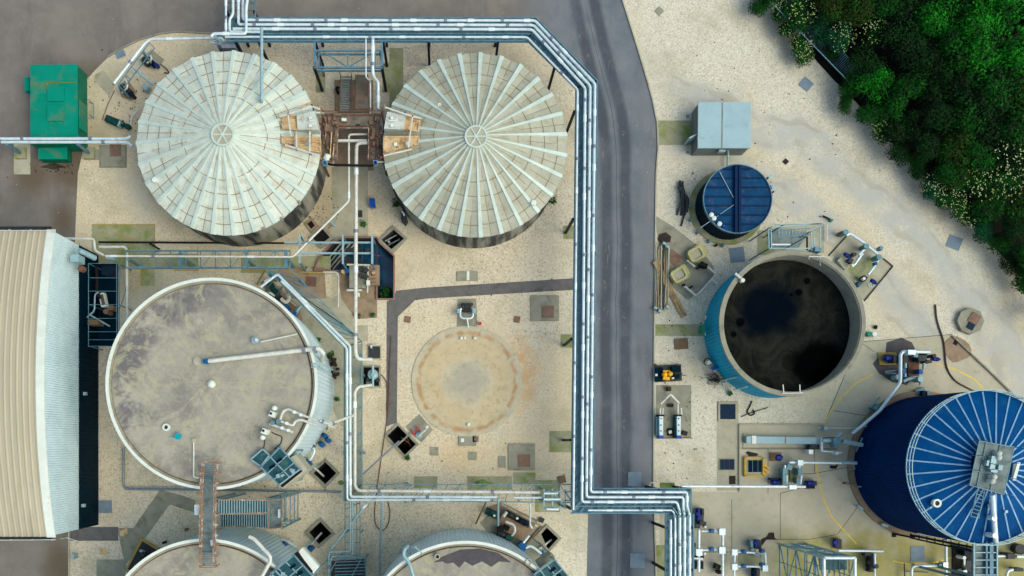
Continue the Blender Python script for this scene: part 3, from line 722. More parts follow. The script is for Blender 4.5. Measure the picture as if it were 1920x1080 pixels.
# hatches on the digesters
for (nm, L, sx, cx, mirror, par) in (('left', 'left', 428.5, 268, 1, dig1), ('right', 'right', 891, 271.5, -1, dig2)):
    m = M()
    if mirror == 1:
        wh = [(556, 215), (590, 208), (598, 243), (558, 243)]; p1 = [(528, 220), (556, 216), (558, 243), (530, 241)]; p2 = [(528, 257), (600, 258), (600, 285), (530, 274)]
        rails = [((524, 219), (586, 200)), ((586, 200), (600, 205)), ((540, 213), (546, 256)), ((556, 247), (556, 279)), ((581, 247), (581, 284)), ((535, 272), (600, 292))]
        planks = [((556, 202), (584, 194)), ((536, 262), (598, 266)), ((536, 268), (598, 275))]
    else:
        wh = [(726, 209), (760, 216), (757, 243), (720, 241)]; p1 = [(760, 217), (787, 224), (784, 246), (758, 243)]; p2 = [(720, 257), (786, 256), (784, 270), (720, 285)]
        rails = [((722, 201), (760, 214)), ((760, 214), (790, 222)), ((774, 216), (766, 277)), ((720, 292), (772, 280))]
        planks = [((764, 222), (788, 228)), ((722, 257), (784, 257))]
    h = 6.3
    M().prism(p1, h-1.0, h-.12).prism(p2, h-1.0, h-.1).build('rusty_panel', 'rust_orange', par)
    hb = M().prism(wh, h-.9, h+.1).build('hatch', 'white_paint_old', par)
    cxh, cyh = sum(p[0] for p in wh)/4, sum(p[1] for p in wh)/4
    M().box(cxh+6*mirror, cyh-6, 5, 5, h+.25, h+.38).box(cxh+6*mirror, cyh+8, 5, 5, h+.25, h+.38).bar((cxh+4, cyh, h+.3), (cxh+14*mirror, cyh-2, h+.3), 1.6).build('hatch_fitting', 'white_trim', hb)
    m = M()
    for a, b in rails: m.bar((*a, h+.55), (*b, h+.55), 2.4, 1.6)
    m.build('guard_rail', 'pipe_cream', par)
    m = M()
    for poly in (p1, p2):
        for i in range(4):
            a, b = poly[i], poly[(i+1) % 4]; m.bar((*a, h-.06), (*b, h-.06), 2, 2)
    for a, b in planks: m.bar((*a, h-.03), (*b, h-.03), 2.2, 2)
    for a, b in rails:
        for p in (a, b): m.post(p[0], p[1], h-.9, h+.55, 1.6, at=h)
    m.build('rusty_frame', 'rust_orange', par)
    fx = sum(p[0] for p in p2)/4
    M().box(fx-11, 270, 6, 6, h-.1, h+.15).box(fx+11, 269, 6, 6, h-.1, h+.15).build('vent_box', 'galv_pale' if mirror == 1 else 'white_trim', par)
# edge greenery on digester walls
def wall_bits(par, x, y, rr, angs, mt='dark_equipment'):
    m = M()
    for a in angs:
        c = (x+rr*math.cos(math.radians(a)), y+rr*math.sin(math.radians(a)))
        m.box(c[0], c[1], 6, 3.5, 4.6, 5.2, a+90)
    m.build('eaves_bracket', mt, par)
wall_bits(dig2, 891, 271.5, 172, (200, 212, 224, 238, 251, 262), 'concrete_grey')
wall_bits(dig1, 428.5, 268, 172, (285, 300, 312, 325, 40, 55, 68), 'concrete_grey')

def round_tank(label, x, y, r, h, top_label=None):
    kk = H/(H-h)
    t = thing('sludge_tank', label, 'tank', NX+(x-NX)/kk, NY+(y-NY)/kk)
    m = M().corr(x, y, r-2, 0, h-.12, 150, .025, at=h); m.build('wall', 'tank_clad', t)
    M().ring(x, y, r-5.5, r, h-.22, h+.02, 128).build('rim', 'white_trim', t)
    M().ring(x, y, r-9.5, r-5.6, h-.3, h-.12, 128, at=h).build('inner_kerb', 'concrete_grey', t)
    M().ring(x, y, r-12, r-9.5, h-.6, h-.5, 128, at=h).build('gutter', 'black', t)
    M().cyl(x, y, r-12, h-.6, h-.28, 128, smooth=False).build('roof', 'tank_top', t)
    m = M().ring(x, y, r-12, r-10.5, h-.3, h-.24, 128); m.build('roof_edge', 'pallet', t)
    return t
HT = 10.7
tankW = round_tank('large flat-topped round tank with white rim beside the corrugated hall', 396.5, 719.5, 199, HT)
tankSW = round_tank('flat-topped round tank at the lower left reached by the rusty ladder bridge', 385, 1207, 197, HT)
tankS = round_tank('flat-topped round tank cut by the bottom edge, with a dark wet patch on top', 873.5, 1216, 202, HT)
slm = M()
pts = [(-47, -168), (-10, -182), (28, -184), (60, -176), (86, -158), (62, -160), (48, -150), (30, -160), (12, -152), (-2, -160), (-12, -148), (-24, -158), (-36, -156), (-44, -160), (-60, -158)]
zt = HT-.275
slm.prism([(873.5+x*1.0, 1216+y*1.02) for x, y in pts], zt-.002, zt+.004); slm.build('wet_patch', 'patch_asphalt', tankS)
# top fittings of the western tank
z = HT-.28
M().cyl(396, 720, 7, z, z+.25, 16).dome(396, 720, 6, z+.25).build('vent', 'white_trim', tankW)
M().ring(311, 801, 3.8, 7, z, z+.2, 20).build('manhole', 'white_trim', tankW)
M().cyl(311, 801, 3.7, z, z+.08, 12).build('manhole_lid', 'dark_equipment', tankW)
M().cyl(370, 677, 8, z, z+.12, 16).build('manhole', 'concrete_pale', tankW)
M().cyl(363, 826, 4, z, z+.2, 12).build('manhole', 'concrete_pale', tankW)
t = thing('gas_pipe', 'thick pale pipe with a blue valve crossing the large white-rimmed tank top', 'pipe', 388, 677, z)
M().tube([(391, 677, z+.5), (598, 653, z+.5), (606, 662, z+.3), (603, 678, 6)], 3.7, 10, 9).build('body', 'pipe_cream', t)
M().box(385, 677, 9, 8, z+.02, z+.75, -6).build('valve', 'valve_blue', t)
M().box(570, 656.5, 4, 11, z+.1, z+.9, -6).box(590, 654.5, 4, 11, z+.1, z+.9, -6).build('clamp', 'band', t)
t = thing('agitator', 'round grey agitator head with a thin lance on the large tank top', 'agitator', 478, 638, z)
M().cyl(478, 638, 7, z, z+.35, 16).build('base', 'galv_pale', t)
M().box(480, 637, 4, 5, z+.35, z+.7, 20).build('motor', 'white_trim', t)
M().tube([(489, 641, z+.3), (558, 626, z+.3)], 1.3).build('lance', 'pipe_cream', t)
one('pipe', M().tube([(363, 829, z+.1), (363, 895, z+.1), (374, 896, z+.1)], 1.5), 'pipe_cream', 'thin elbowed pipe lying on the tank top near the ladder bridge', 'pipe')
t = thing('bucket', 'turquoise bucket tipped over on the large tank top', 'bucket', 333, 818, z)
M().cyl(333, 818, 5, z, z+.4, 14, r1=6.2).build('tub', 'plastic_teal', t)
M().box(325, 821, 16, 2, z, z+.1, 4).build('handle', 'galv_pale', t)
# pressure relief assembly
t = thing('relief_valve_set', 'pale looped pipework with twin white relief valves on the tank edge', 'pipework', 520, 790, z)
q = lambda X, Y: (460+X/5.686, 740+Y/5.686)
def qp(pts, h): return [(*q(X, Y), h) for X, Y in pts]
M().tube(qp([(370, 265), (400, 180), (450, 150), (640, 230)], z+.5), 2.2).tube(qp([(350, 275), (510, 330), (530, 280), (590, 265), (760, 325)], z+.5), 2.2).tube(qp([(260, 310), (510, 400)], z+.45), 2.2).tube(qp([(640, 230), (800, 285), (930, 320)], z+.3), 2).build('loop_pipe', 'pipe_cream', t)
m = M()
for X, Y in ((520, 185), (590, 215), (440, 305), (390, 355), (455, 380)): m.cyl(*q(X, Y), 3.2, z+.2, z+.75, 10)
m.build('flange', 'sleeve', t)
for X, Y, dx, dy in ((283, 208, 307-283, 142-208), (203, 392, 180-203, 458-392)):
    M().box(*q(X, Y), 11, 10, z, z+.9, 20).build('valve_box', 'white_trim', t)
    M().cyl(*q(X-12, Y-8), 2.6, z+.9, z+.97, 10).build('valve_eye', 'dark_equipment', t)
    M().cyl(*q(X+dx, Y+dy), 4.6, z+.5, z+.9, 14).dome(*q(X+dx, Y+dy), 4.4, z+.9).build('relief_cap', 'white_trim', t)
M().cyl(*q(350, 285), 4.5, z, z+.8, 12).box(*q(290, 300), 8, 8, z, z+.6).build('valve_body', 'galv', t)
M().tube(qp([(800, 275), (810, 290)], z+.5), 3).tube(qp([(815, 285), (930, 300)], 8.5), 1.4).tube(qp([(930, 300), (1170, 215)], 5.5), 2.2).tube(qp([(880, 325), (950, 345)], 5.5), 2.4).build('outlet_pipe', 'pipe_cream', t)
M().cyl(*q(810, 285), 4, z-.2, z+.6, 10).cyl(*q(925, 305), 4, 5.2, 6, 10).build('collar', 'galv', t)
one('cable', M().tube(qp([(280, 400), (340, 430), (395, 445), (385, 520), (310, 580)], z+.05), .8).tube(qp([(210, 480), (200, 560), (180, 580)], z+.05), .7), 'black_bush', 'thin black cable snaking across the tank top to the mesh platform', 'cable')
# glass-floored platforms at tank edges
def mesh_platform(label, quad, wing, h, slot_first):
    c = (sum(p[0] for p in quad)/4, sum(p[1] for p in quad)/4)
    kk = H/(H-h)
    t = thing('access_platform', label, 'platform', NX+(c[0]-NX)/kk, NY+(c[1]-NY)/kk)
    deck = M().prism(quad, h-.1, h-.02).prism(wing, h-.1, h-.024).build('deck', 'glass_mesh', t)
    m = M()
    A, B, Cc, D = [Vector(p) for p in quad]
    for poly in (quad, wing):
        for i in range(4): m.bar((*poly[i], h+.02), (*poly[(i+1) % 4], h+.02), 2.2, 2)
    for f in (.5,): m.bar((*(A.lerp(B, f)), h+.02), (*(D.lerp(Cc, f)), h+.02), 1.6, 1.5)
    for f in (.36, .7): m.bar((*(A.lerp(D, f)), h+.02), (*(B.lerp(Cc, f)), h+.02), 1.6, 1.5)
    for p in quad: m.post(*p, 0, h+.02, 2.4, at=h)
    m.build('frame', 'galv_pale', t)
    rail = M()
    for i in (0, 1, 3):
        a, b = quad[i], quad[(i+1) % 4]; rail.bar((*a, h+1.0), (*b, h+1.0), 1.1)
    for p in quad: rail.post(*p, h, h+1, 1.1, at=h)
    rail.build('handrail', 'galv', t)
    mm = M()
    rnd = random.Random(int(c[0]))
    for i in range(5):
        f, g = rnd.uniform(.15, .85), rnd.uniform(.6, .92)
        p = A.lerp(B, f).lerp(D.lerp(Cc, f), g); mm.box(p.x, p.y, rnd.uniform(4, 9), rnd.uniform(4, 7), h, h+rnd.uniform(.2, .5), rnd.uniform(0, 90))
    mm.build('equipment', 'galv_pale', t)
    for i in range(2):
        p = A.lerp(B, .3+.35*i).lerp(D.lerp(Cc, .3+.35*i), .3)
        M().box(p.x, p.y, 12, 5, h, h+.12, -32).build('floor_hatch', 'navy_low', t)
    return t, (A, B, Cc, D)
q1 = [q(250, 650), q(370, 555), q(580, 790), q(380, 965)]
q1 = [q(165, 770), q(370, 560), q(585, 795), q(360, 965)]
pf1, (A, B, Cc, D) = mesh_platform('teal mesh access platform straddling the rim of the large tank', q1, [q(60, 690), q(185, 580), q(255, 645), q(165, 765)], HT+.3, 0)
M().prism([q(480, 670), q(540, 640), q(665, 800), q(395, 1005), q(380, 985), q(605, 805)], 8, HT-.1).build('ledge', 'concrete_pale', pf1)
M().prism([q(585, 800), q(610, 815), q(395, 990), q(370, 970)], HT-.5, HT-.02).build('slot', 'black', pf1)
q_ = lambda X, Y: (350+X/4.697, 850+Y/4.697)
pf2, _ = mesh_platform('teal mesh access platform on the rim of the lower left tank', [q_(945, 895), q_(1105, 1075), q_(940, 1220), q_(740, 1060)], [q_(780, 1030), q_(940, 1200), q_(800, 1300), q_(680, 1150)], HT+.3, 0)
M().prism([q_(985, 865), q_(1020, 830), q_(1165, 1000), q_(1115, 1060)], HT-.6, HT+.1).build('ledge', 'white_trim', pf2)
M().prism([q_(945, 885), q_(978, 868), q_(1112, 1042), q_(1085, 1060)], HT-.6, HT+.2).build('slot', 'black', pf2)
q5 = lambda X, Y: (890+X/7.2, 930+Y/7.2)
pf3, _ = mesh_platform('teal mesh access platform on the rim of the lower right tank', [q5(1078, 855), q5(1290, 1110), q5(1000, 1350), q5(800, 1060)], [q5(900, 1100), q5(980, 1200), q5(900, 1300), q5(800, 1180)], HT+.3, 0)
M().prism([q5(850, 920), q5(1030, 780), q5(1085, 815), q5(880, 975)], HT-3, HT-.8).build('ledge', 'concrete_grey', pf3)
# tank wall doors / blue valves
def blue_valve_set(label, pts, body, h=1.0):
    t = thing('valve_set', label, 'valve', *body[0])
    M().tube([(x, y, hh) for x, y, hh in pts], 2.6, 8, 6).build('pipe', 'pipe_white', t)
    for (x, y) in body:
        v = M().box(x, y, 9, 7, .3, h+.6, 40).cyl(x+2, y-1, 3.4, h+.3, h+1.0, 10); v.build('valve', 'valve_blue', t)
        M().cyl(x-2, y-3, 4, h+.2, h+.5, 10).build('flange', 'dark_equipment', t)
    return t
blue_valve_set('blue valves joined by a white elbow beside the diamond pit of the large tank', [(584, 838, 1.5), (590, 842, 1.5), (588, 852, 1.5), (579, 866, 1.5)], [(583, 837), (577, 868)])
blue_valve_set('blue valve cluster at the foot of the large tank wall', [(606, 817, 1), (618, 824, 1)], [(608, 818), (614, 826), (602, 834)])
blue_valve_set('pair of blue valves and a white bend beside the pit at the lower left tank', [(528, 1012, 1.2), (538, 1015, 1.2), (556, 1025, 1.2)], [(532, 1022), (582, 1030)])
t = thing('louvre_door', 'pale teal framed door on the cladding of the large tank', 'door', 575, 840)
c0 = Vector(P(396.5, 719.5, HT)[:2]); rr = R(197.5, HT)
def onwall(ang, h, d=.06):
    a = math.radians(ang); return Vector((c0.x+(rr+d)*math.cos(a), c0.y-(rr+d)*math.sin(a), h))
m = M(); f_ = [onwall(39, 6.5), onwall(47, 6.5), onwall(47, 9.6), onwall(39, 9.6)]; b_ = [onwall(39, 6.5, -.05), onwall(47, 6.5, -.05), onwall(47, 9.6, -.05), onwall(39, 9.6, -.05)]
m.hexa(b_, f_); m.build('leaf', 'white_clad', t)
m = M()
for i in range(4):
    d = (f_[(i+1) % 4]-f_[i]); m.sweep([f_[i], f_[(i+1) % 4]], .07, 6)
m.build('frame', 'galv', t)

# ---------------------------------------------------------------- hall
def build_hall():
    t = thing('corrugated_hall', 'long hall with beige arched roof and pale corrugated gable at the left edge', 'building', 100, 735)
    x1 = P(184, 0).x; x0 = P(-260, 0).x; y0 = P(0, 984).y; y1 = P(0, 478.5).y; ym_ = (y0+y1)/2
    def zt(y): return 10.7-1.9*((y-ym_)/((y1-y0)/2))**2
    n = 130; m = M(); vs = []
    for i in range(2*n+1):
        y = y0+(y1-y0)*i/(2*n); dx = .03 if i % 2 else -.03
        vs += [(x1+dx, y, 4.2), (x1+dx, y, zt(y))]
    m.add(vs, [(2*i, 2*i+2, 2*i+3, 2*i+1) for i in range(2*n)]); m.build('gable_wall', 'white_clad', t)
    m = M(); vs = []
    for i in range(2*n+1):
        y = y0+(y1-y0)*i/(2*n); dx = .03 if i % 2 else -.03
        vs += [(x1+.04+dx, y, 0), (x1+.04+dx, y, 4.2)]
    m.add(vs, [(2*i, 2*i+2, 2*i+3, 2*i+1) for i in range(2*n)])
    m.build('lower_wall', 'navy_low', t)
    for yy in (y0, y1):
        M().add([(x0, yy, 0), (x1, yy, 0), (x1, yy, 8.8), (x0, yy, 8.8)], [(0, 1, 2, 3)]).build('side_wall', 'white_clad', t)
    # roof sheeting: seams run across the arch (north-south)
    xr = x1-.62; m = M(); step = .5; cols = []
    x = xr
    while x > x0:
        cols += [(x, 0), (x-.06, .07), (x-.14, .07), (x-.2, 0)]; x -= step
    ny = 28; vs = []
    for cx_, dz in cols:
        for j in range(ny+1):
            y = y0-.15+(y1-y0+.3)*j/ny; vs.append((cx_, y, zt(y)+.05+dz))
    m.add(vs, [(i*(ny+1)+j, i*(ny+1)+j+1, (i+1)*(ny+1)+j+1, (i+1)*(ny+1)+j) for i in range(len(cols)-1) for j in range(ny)])
    m.build('roof', 'beige_roof', t)
    m = M(); vs = []
    for j in range(ny+1):
        y = y0-.2+(y1-y0+.4)*j/ny; vs += [(xr, y, zt(y)+.0), (x1+.06, y, zt(y)-.0), (x1+.06, y, zt(y)+.14), (xr, y, zt(y)+.16)]
    m.add(vs, [(j*4+e, j*4+(e+1) % 4, j*4+4+(e+1) % 4, j*4+4+e) for j in range(ny) for e in range(4)]+[(0, 1, 2, 3), (ny*4, ny*4+3, ny*4+2, ny*4+1)])
    m.build('verge_trim', 'white_trim', t)
    for yy, s_ in ((y0, -1), (y1, 1)):
        M().add([(x0, yy+s_*.15, 8.7), (x1-.3, yy+s_*.15, 8.7), (x1-.3, yy+s_*.45, 8.7), (x0, yy+s_*.45, 8.7), (x0, yy+s_*.15, 8.85), (x1-.3, yy+s_*.15, 8.85), (x1-.3, yy+s_*.45, 8.85), (x0, yy+s_*.45, 8.85)],
                [(0, 1, 5, 4), (3, 7, 6, 2), (0, 3, 2, 1), (1, 2, 6, 5), (0, 4, 7, 3)]).build('gutter', 'dark_equipment', t)
        g = M()
        g.bar((-200, 1014 if s_ < 0 else 432, 9.3), (104, 1012 if s_ < 0 else 432, 9.3), 1)
        for k_ in range(8): g.post(100-k_*40, 1012 if s_ < 0 else 432, 8.8, 9.3, 1, at=9)
        g.build('roof_rail', 'pipe_cream', t)
    # flue box high on gable
    p = P(137, 482, 7)
    M().box(140, 484, 16, 14, 6.0, 7.2).build('vent_box', 'galv_pale', t)
    M().tube([(148, 470, 6.4), (158, 474, 6.0), (178, 484, 5)], 5, 10).build('duct', 'galv_pale', t)
    M().cyl(151, 503, 6, 5.2, 5.8, 12).build('fan', 'rust', t)
    for (xx, yy) in ((158, 738), (155, 948)):
        M().box(xx, yy, 5, 6, 3.4, 3.8).build('lamp', 'galv_pale', t)
    return t
build_hall()
# annex cage beside the hall
t = thing('mesh_cage', 'dark blue mesh cage with pipework between hall and large tank', 'cage', 200, 570)
h = 3.2
fr = M()
for x in (166, 219, 224): fr.bar((x, 494, h), (x, 650, h), 1.2)
for y in (494, 521, 546, 571, 597, 622, 637, 649): fr.bar((166, y, h), (224, y, h), .9)
for x in (166, 222):
    for y in (494, 571, 649): fr.post(x, y, 0, h, 1.6, at=h)
fr.bar((224, 500, h), (236, 545, h), 1.2).bar((236, 545, h), (224, 580, h), 1.2)
fr.build('frame', 'steel_blue', t)
M().prism([(166, 494), (222, 494), (222, 649), (166, 649)], .02, .08, 0).build('floor', 'navy_low', t)
M().tube([(180, 500, 2.2), (182, 520, 2.2), (181, 545, 2.2), (188, 560, 2)], 3).build('black_hose', 'black', t)
M().tube([(163, 595, 2.5), (177, 583, 2.5), (178, 552, 2.5), (184, 548, 2.2)], 1.6).tube([(168, 590, 2.4), (206, 612, 2.0)], 1.5).build('pipe', 'galv_pale', t)
M().box(192, 562, 10, 26, 1.2, 1.8, -12).box(192, 562, 6, 22, 1.8, 1.82, -12).build('tray', 'white_trim', t)
M().box(192, 562, 6, 20, 1.81, 1.9, -12).build('tray_inside', 'rust', t)
M().box(172, 604, 26, 10, 1.2, 2.4).build('fan_box', 'pallet', t)
M().box(206, 577, 12, 9, .2, 1.2).cyl(198, 584, 5, .2, 1.4, 10).build('pump', 'brown_cover', t)
M().cyl(169, 642, 4, .1, .9, 10).box(165, 645, 4, 4, .1, .8).build('drum', 'plastic_green', t)
M().prism([(190, 498), (218, 498), (214, 520), (190, 515)], 2.2, 2.6, 2.6).build('shelf', 'navy_leg', t)
one('pipe', M().tube([(120, 447, 3), (176, 448, 3), (178, 470, 3), (195, 479, 3)], 2.3), 'pipe_cream', 'cream pipe stepping down at the north corner of the hall', 'pipe')
one('pipe', M().tube([(186, 463, 2.2), (234, 463, 2.2), (238, 470, 2.2), (238, 600, 2.2)], 2.6), 'pipe_cream', 'cream pipe turning south along the mesh cage to the large tank', 'pipe')
one('pipe', M().tube([(232, 840, .6), (232, 912, .6), (238, 917, .6), (370, 918, .6), (640, 922, .6)], 2.2, 8, 8), 'band', 'grey pipe on the gravel turning under the large tank', 'pipe')
one('duct', M().tube([(200, 482, 2.4), (216, 484, 2.4)], 5, 10), 'galv_pale', 'short grey duct stub at the cage top', 'duct')
one('hose', M().tube([(185, 454, .8), (560, 456, .8)], 1.8).tube([(280, 456, .8), (300, 468, .4)], 1.8), 'black', 'long black hose line between the digester and the truss bridge', 'hose')

# ---------------------------------------------------------------- tall blue tank
def build_tall():
    h0, h1 = 9.2, 10.9; x, y = 1841, 876; r = 144
    t = thing('tall_blue_tank', 'tall navy tank with bright blue white-ribbed cone roof at the lower right', 'tank', 1725, 871)
    M().corr(1725, 871, 127, .3, h0, 170, .022, at=0).build('wall', 'navy_clad', t)
    M().ring(1725, 871, 120, 137, .012, .35, 96, at=0).build('plinth', 'concrete_brown', t)
    c = P(x, y, h0); rr = R(r, h0); n = 34; vs = [(c.x+rr*math.cos(2*PI*i/96), c.y+rr*math.sin(2*PI*i/96), h0) for i in range(96)]+[(c.x+.4*math.cos(2*PI*i/96), c.y+.4*math.sin(2*PI*i/96), h1) for i in range(96)]
    M().add(vs, [(i, (i+1) % 96, 96+(i+1) % 96, 96+i) for i in range(96)]+[tuple(range(96, 192))]+[tuple(range(95, -1, -1))]).build('roof', 'roof_blue', t)
    for i in range(34):
        m = M(); a = 2*PI*(i+.5)/34; e = Vector((math.cos(a), math.sin(a), 0)); q = Vector((-e.y, e.x, 0))
        A = c+e*rr*.985; A.z = h0+.1; B = c+e*rr*.27; B.z = h0+(h1-h0)*.73+.1
        m.hexa([A-q*.06-Vector((0, 0, .14)), A+q*.06-Vector((0, 0, .14)), B+q*.06-Vector((0, 0, .14)), B-q*.06-Vector((0, 0, .14))], [A-q*.06, A+q*.06, B+q*.06, B-q*.06])
        m.build('roof_rib', 'rib_blue', t)
    m = M()
    for hh, dr in ((h0+.15, 1), (h0+.6, 1), (h0+1.05, 1)):
        m.ring(x, y, r-1, r+.2, hh-.04, hh+.04, 96, at=h0)
    for i in range(34):
        a = 2*PI*i/34; m.post(x+(r-.4)*math.cos(a), y+(r-.4)*math.sin(a), h0, h0+1.05, 1.0, at=h0)
    m.build('handrail', 'galv_pale', t)
    M().cyl(x+21, y-6, 36, h1-.9, h1-.28, 32, at=h1).build('crown', 'navy_clad', t)
    # platform
    qb = lambda X, Y: (1580+X/3.376, 720+Y/3.376)
    hp = h1+.25
    quad = [qb(865, 360), qb(1085, 400), qb(1020, 700), qb(805, 640)]
    M().prism(quad, hp-.12, hp).build('platform', 'grate', t)
    A, B, Cc, D = [Vector(p) for p in quad]
    m = M()
    for hh in (hp+.55, hp+1.05):
        for i in range(4): m.bar((*quad[i], hh), (*quad[(i+1) % 4], hh), 1.1)
    for f in (0, .33, .66, 1):
        for a_, b_ in ((A, D), (B, Cc)):
            p = a_.lerp(b_, f); m.post(p.x, p.y, hp-.8, hp+1.05, 1.2, at=hp)
        m.bar((*A.lerp(D, f), hp+.06), (*B.lerp(Cc, f), hp+.06), 1.0)
    for f in (.2, .6): m.bar((*A.lerp(B, f), hp+.06), (*D.lerp(Cc, f), hp+.06), 1)
    m.build('platform_rail', 'galv', t)
    for X, Y in ((993, 440), (993, 466), (962, 588), (952, 616)):
        M().cyl(*qb(X, Y), 5.2, hp, hp+.6, 14).dome(*qb(X, Y), 5, hp+.6).build('relief_cap', 'white_paint_old', t)
    m = M()
    for X, Y, w_, d_ in ((958, 480, 10, 14), (950, 525, 9, 10), (960, 550, 12, 6), (1000, 530, 8, 10), (920, 500, 4, 10)): m.box(*qb(X, Y), w_, d_, hp, hp+.5, 12)
    m.build('valve_block', 'galv_pale', t)
    M().tube([(*qb(948, 700), hp), (*qb(970, 1010), h0+.4)], 4, 10).build('down_pipe', 'pipe_white', t)
    m = M()
    for X, Y in ((955, 770), (962, 850), (966, 960)): m.cyl(*qb(X, Y), 5, h0+.4, h0+1.4, 10)
    m.build('pipe_joint', 'sleeve', t)
    # roof stair
    m = M(); a0, b0, a1, b1 = qb(860, 650), qb(900, 665), qb(810, 835), qb(860, 850)
    A0, B0, A1, B1 = Vector(a0), Vector(b0), Vector(a1), Vector(b1)
    m.bar((*a0, hp), (*a1, h0+.9), 1.2).bar((*b0, hp), (*b1, h0+.9), 1.2)
    for i in range(9):
        f = i/8; p, q2 = A0.lerp(A1, f), B0.lerp(B1, f); hh = hp*(1-f)+(h0+.9)*f
        m.bar((*p, hh), (*q2, hh), 1)
    m.build('roof_stair', 'galv', t)
    M().ring(*qb(600, 755), 4.6, 8, h0+.5, h0+.85, 20).build('manway', 'white_trim', t)
    M().cyl(*qb(600, 755), 4.6, h0+.4, h0+.7, 14).build('manway_lid', 'dark_equipment', t)
    M().cyl(*qb(558, 783), 1.8, h0+.4, h0+.7, 8).cyl(*qb(1038, 808), 3, h0+.4, h0+.9, 8).build('nozzle', 'galv_pale', t)
    m = M()
    for X, Y, w_, d_ in ((1090, 550, 8, 26),): m.box(*qb(X, Y), w_, d_, h0+1.5, h0+1.6, 8)
    m.bar((*qb(1115, 495), hp-.1), (*qb(1082, 610), hp-.3), 5, 2)
    m.build('step_board', 'white_trim', t)
    # nozzles on the wall
    for (X, Y, X1, Y1, r_, hh) in ((0, 362, 125, 386, 5, 1.6), (0, 495, 88, 500, 4.2, 1.4)):
        M().tube([(*qb(X, Y), hh), (*qb(X1, Y1), hh)], r_*.8, 10).build('inlet', 'galv_pale', t)
    m = M().bar((*qb(125, 340), 1.8), (*qb(85, 425), 1.2), 2.4).bar((*qb(60, 470), 1.6), (*qb(75, 540), 1.2), 2.2).box(*qb(110, 650), 6, 3, .6, 1.2)
    m.build('bracket', 'galv', t)
build_tall()

# ---------------------------------------------------------------- teal open tank
x, y, r, h = 1486, 606, 137.5, 4.95
t = thing('open_teal_tank', 'open round tank with teal cladding and dark sludge inside', 'tank', 1446, 620)
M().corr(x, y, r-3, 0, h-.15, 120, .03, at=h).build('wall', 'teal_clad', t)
M().ring(x, y, r-7.5, r, h-.25, h, 128).build('rim', 'concrete_grey', t)
M().ring(x, y, r-9.5, r-7.5, .5, h-.1, 128, at=h).build('inner_wall', 'concrete_grey', t)
M().cyl(x, y, r-9.5, 2.0, 2.9, 128, at=h, smooth=False).build('sludge', 'sludge', t)
qt = lambda X, Y: (1300+X/3.6, 460+Y/3.6)
M().tube([(*qt(282, 190), h+.15), (*qt(335, 235), h+.15)], 2.6, 8).cyl(*qt(335, 235), 4, h-.1, h+.35, 12).build('inlet_pipe', 'pipe_cream', t)
m = M()
for X, Y, X1, Y1 in ((605, 940, 610, 992), (718, 940, 720, 992)): m.bar((*qt(X, Y), h+.3), (*qt(X1, Y1), h+.1), 1.4)
m.bar((*qt(600, 998), h+.2), (*qt(740, 996), h+.2), 1.6)
m.bar((*qt(780, 75), h+.2), (*qt(890, 78), h+.2), 1.4).bar((*qt(838, 80), h+.1), (*qt(838, 105), h-.4), 1.2).bar((*qt(855, 82), h+.1), (*qt(855, 135), h-.6), 1.2).bar((*qt(780, 78), h+.2), (*qt(782, 95), h+.2), 1)
m.build('rim_bracket', 'pipe_cream', t)
for (a, b) in (((190, 915), (290, 890)), ((275, 975), (360, 955))):
    M().bar((*qt(*a), 1.2), (*qt(*b), 3.4), 4.5, 2).build('wall_strut', 'galv_pale', t)
M().box(*qt(72, 560), 4, 16, 1.0, 2.4, 4).build('wall_sign', 'plastic_green', t)
M().bar((*qt(86, 475), 2.2), (*qt(82, 500), 2.0), 1.2).bar((*qt(80, 590), 1.4), (*qt(80, 608), 1.2), 1.2).build('wall_mark', 'white_trim', t)
t = thing('hose_reel', 'white and blue hose fitting clipped to the teal tank foot', 'fitting', 1330, 680)
M().box(*qt(108, 790), 6, 7, .5, 1.3, -35).build('box', 'white_trim', t)
M().ring(*qt(98, 785), 5.5, 7.2, .4, .6, 20).build('reel', 'hose', t)
M().box(*qt(150, 825), 7, 6, .3, 1.1, -35).build('valve', 'plastic_blue', t)

# ---------------------------------------------------------------- small blue covered tank
x, y, r, h = 1383.5, 372.5, 65, 2.9
t = thing('covered_blue_tank', 'small round tank with ridged blue cover below the grey kiosk', 'tank', 1363, 389)
M().cyl(1363, 389, 71, .0, .14, 64, at=0).build('plinth', 'concrete_moss', t)
M().corr(x, y, r-1.5, .1, h-.1, 60, .02, at=h).build('wall', 'navy_low', t)
M().ring(x, y, r-1.6, r, h-.25, h+.02, 72).build('rim', 'steel_blue', t)
M().cyl(x, y, r-1.7, h-.3, h-.12, 72, smooth=False).build('cover', 'cover_roof_blue', t)
m = M()
for i in range(-3, 4):
    yy = y-4+i*17.2; half = math.sqrt(max(0, (r-2.5)**2-(yy-y)**2)); m.bar((x-half, yy, h-.06), (x+half, yy, h-.06), 2, 2)
m.build('cover_joint', 'cover_rib_blue', t)
for dx in (-3.4, 3.6):
    M().bar((x+dx, y-63, h+.12), (x+dx, y+63, h+.12), 4.6, 3.4).build('ridge_beam', 'cover_rib_blue', t)
qs = lambda X, Y: (1270+X/3.855, 180+Y/3.855)
for X, Y in ((248, 858), (267, 883), (307, 923)):
    M().cyl(*qs(X, Y), 4.3, h-.1, h+.1, 14).dome(*qs(X, Y), 3.6, h+.1, sq=.3).build('vent_cap', 'white_trim', t)
M().box(*qs(337, 938), 4, 4, h-.1, h+.1).build('switch', 'plastic_blue', t)
m = M().bar((*qs(305, 545), h), (*qs(405, 735), h), .9, .6).bar((*qs(410, 785), h), (*qs(165, 955), h-.2), .9, .6)
m.build('cable', 'galv_pale', t)
m = M()
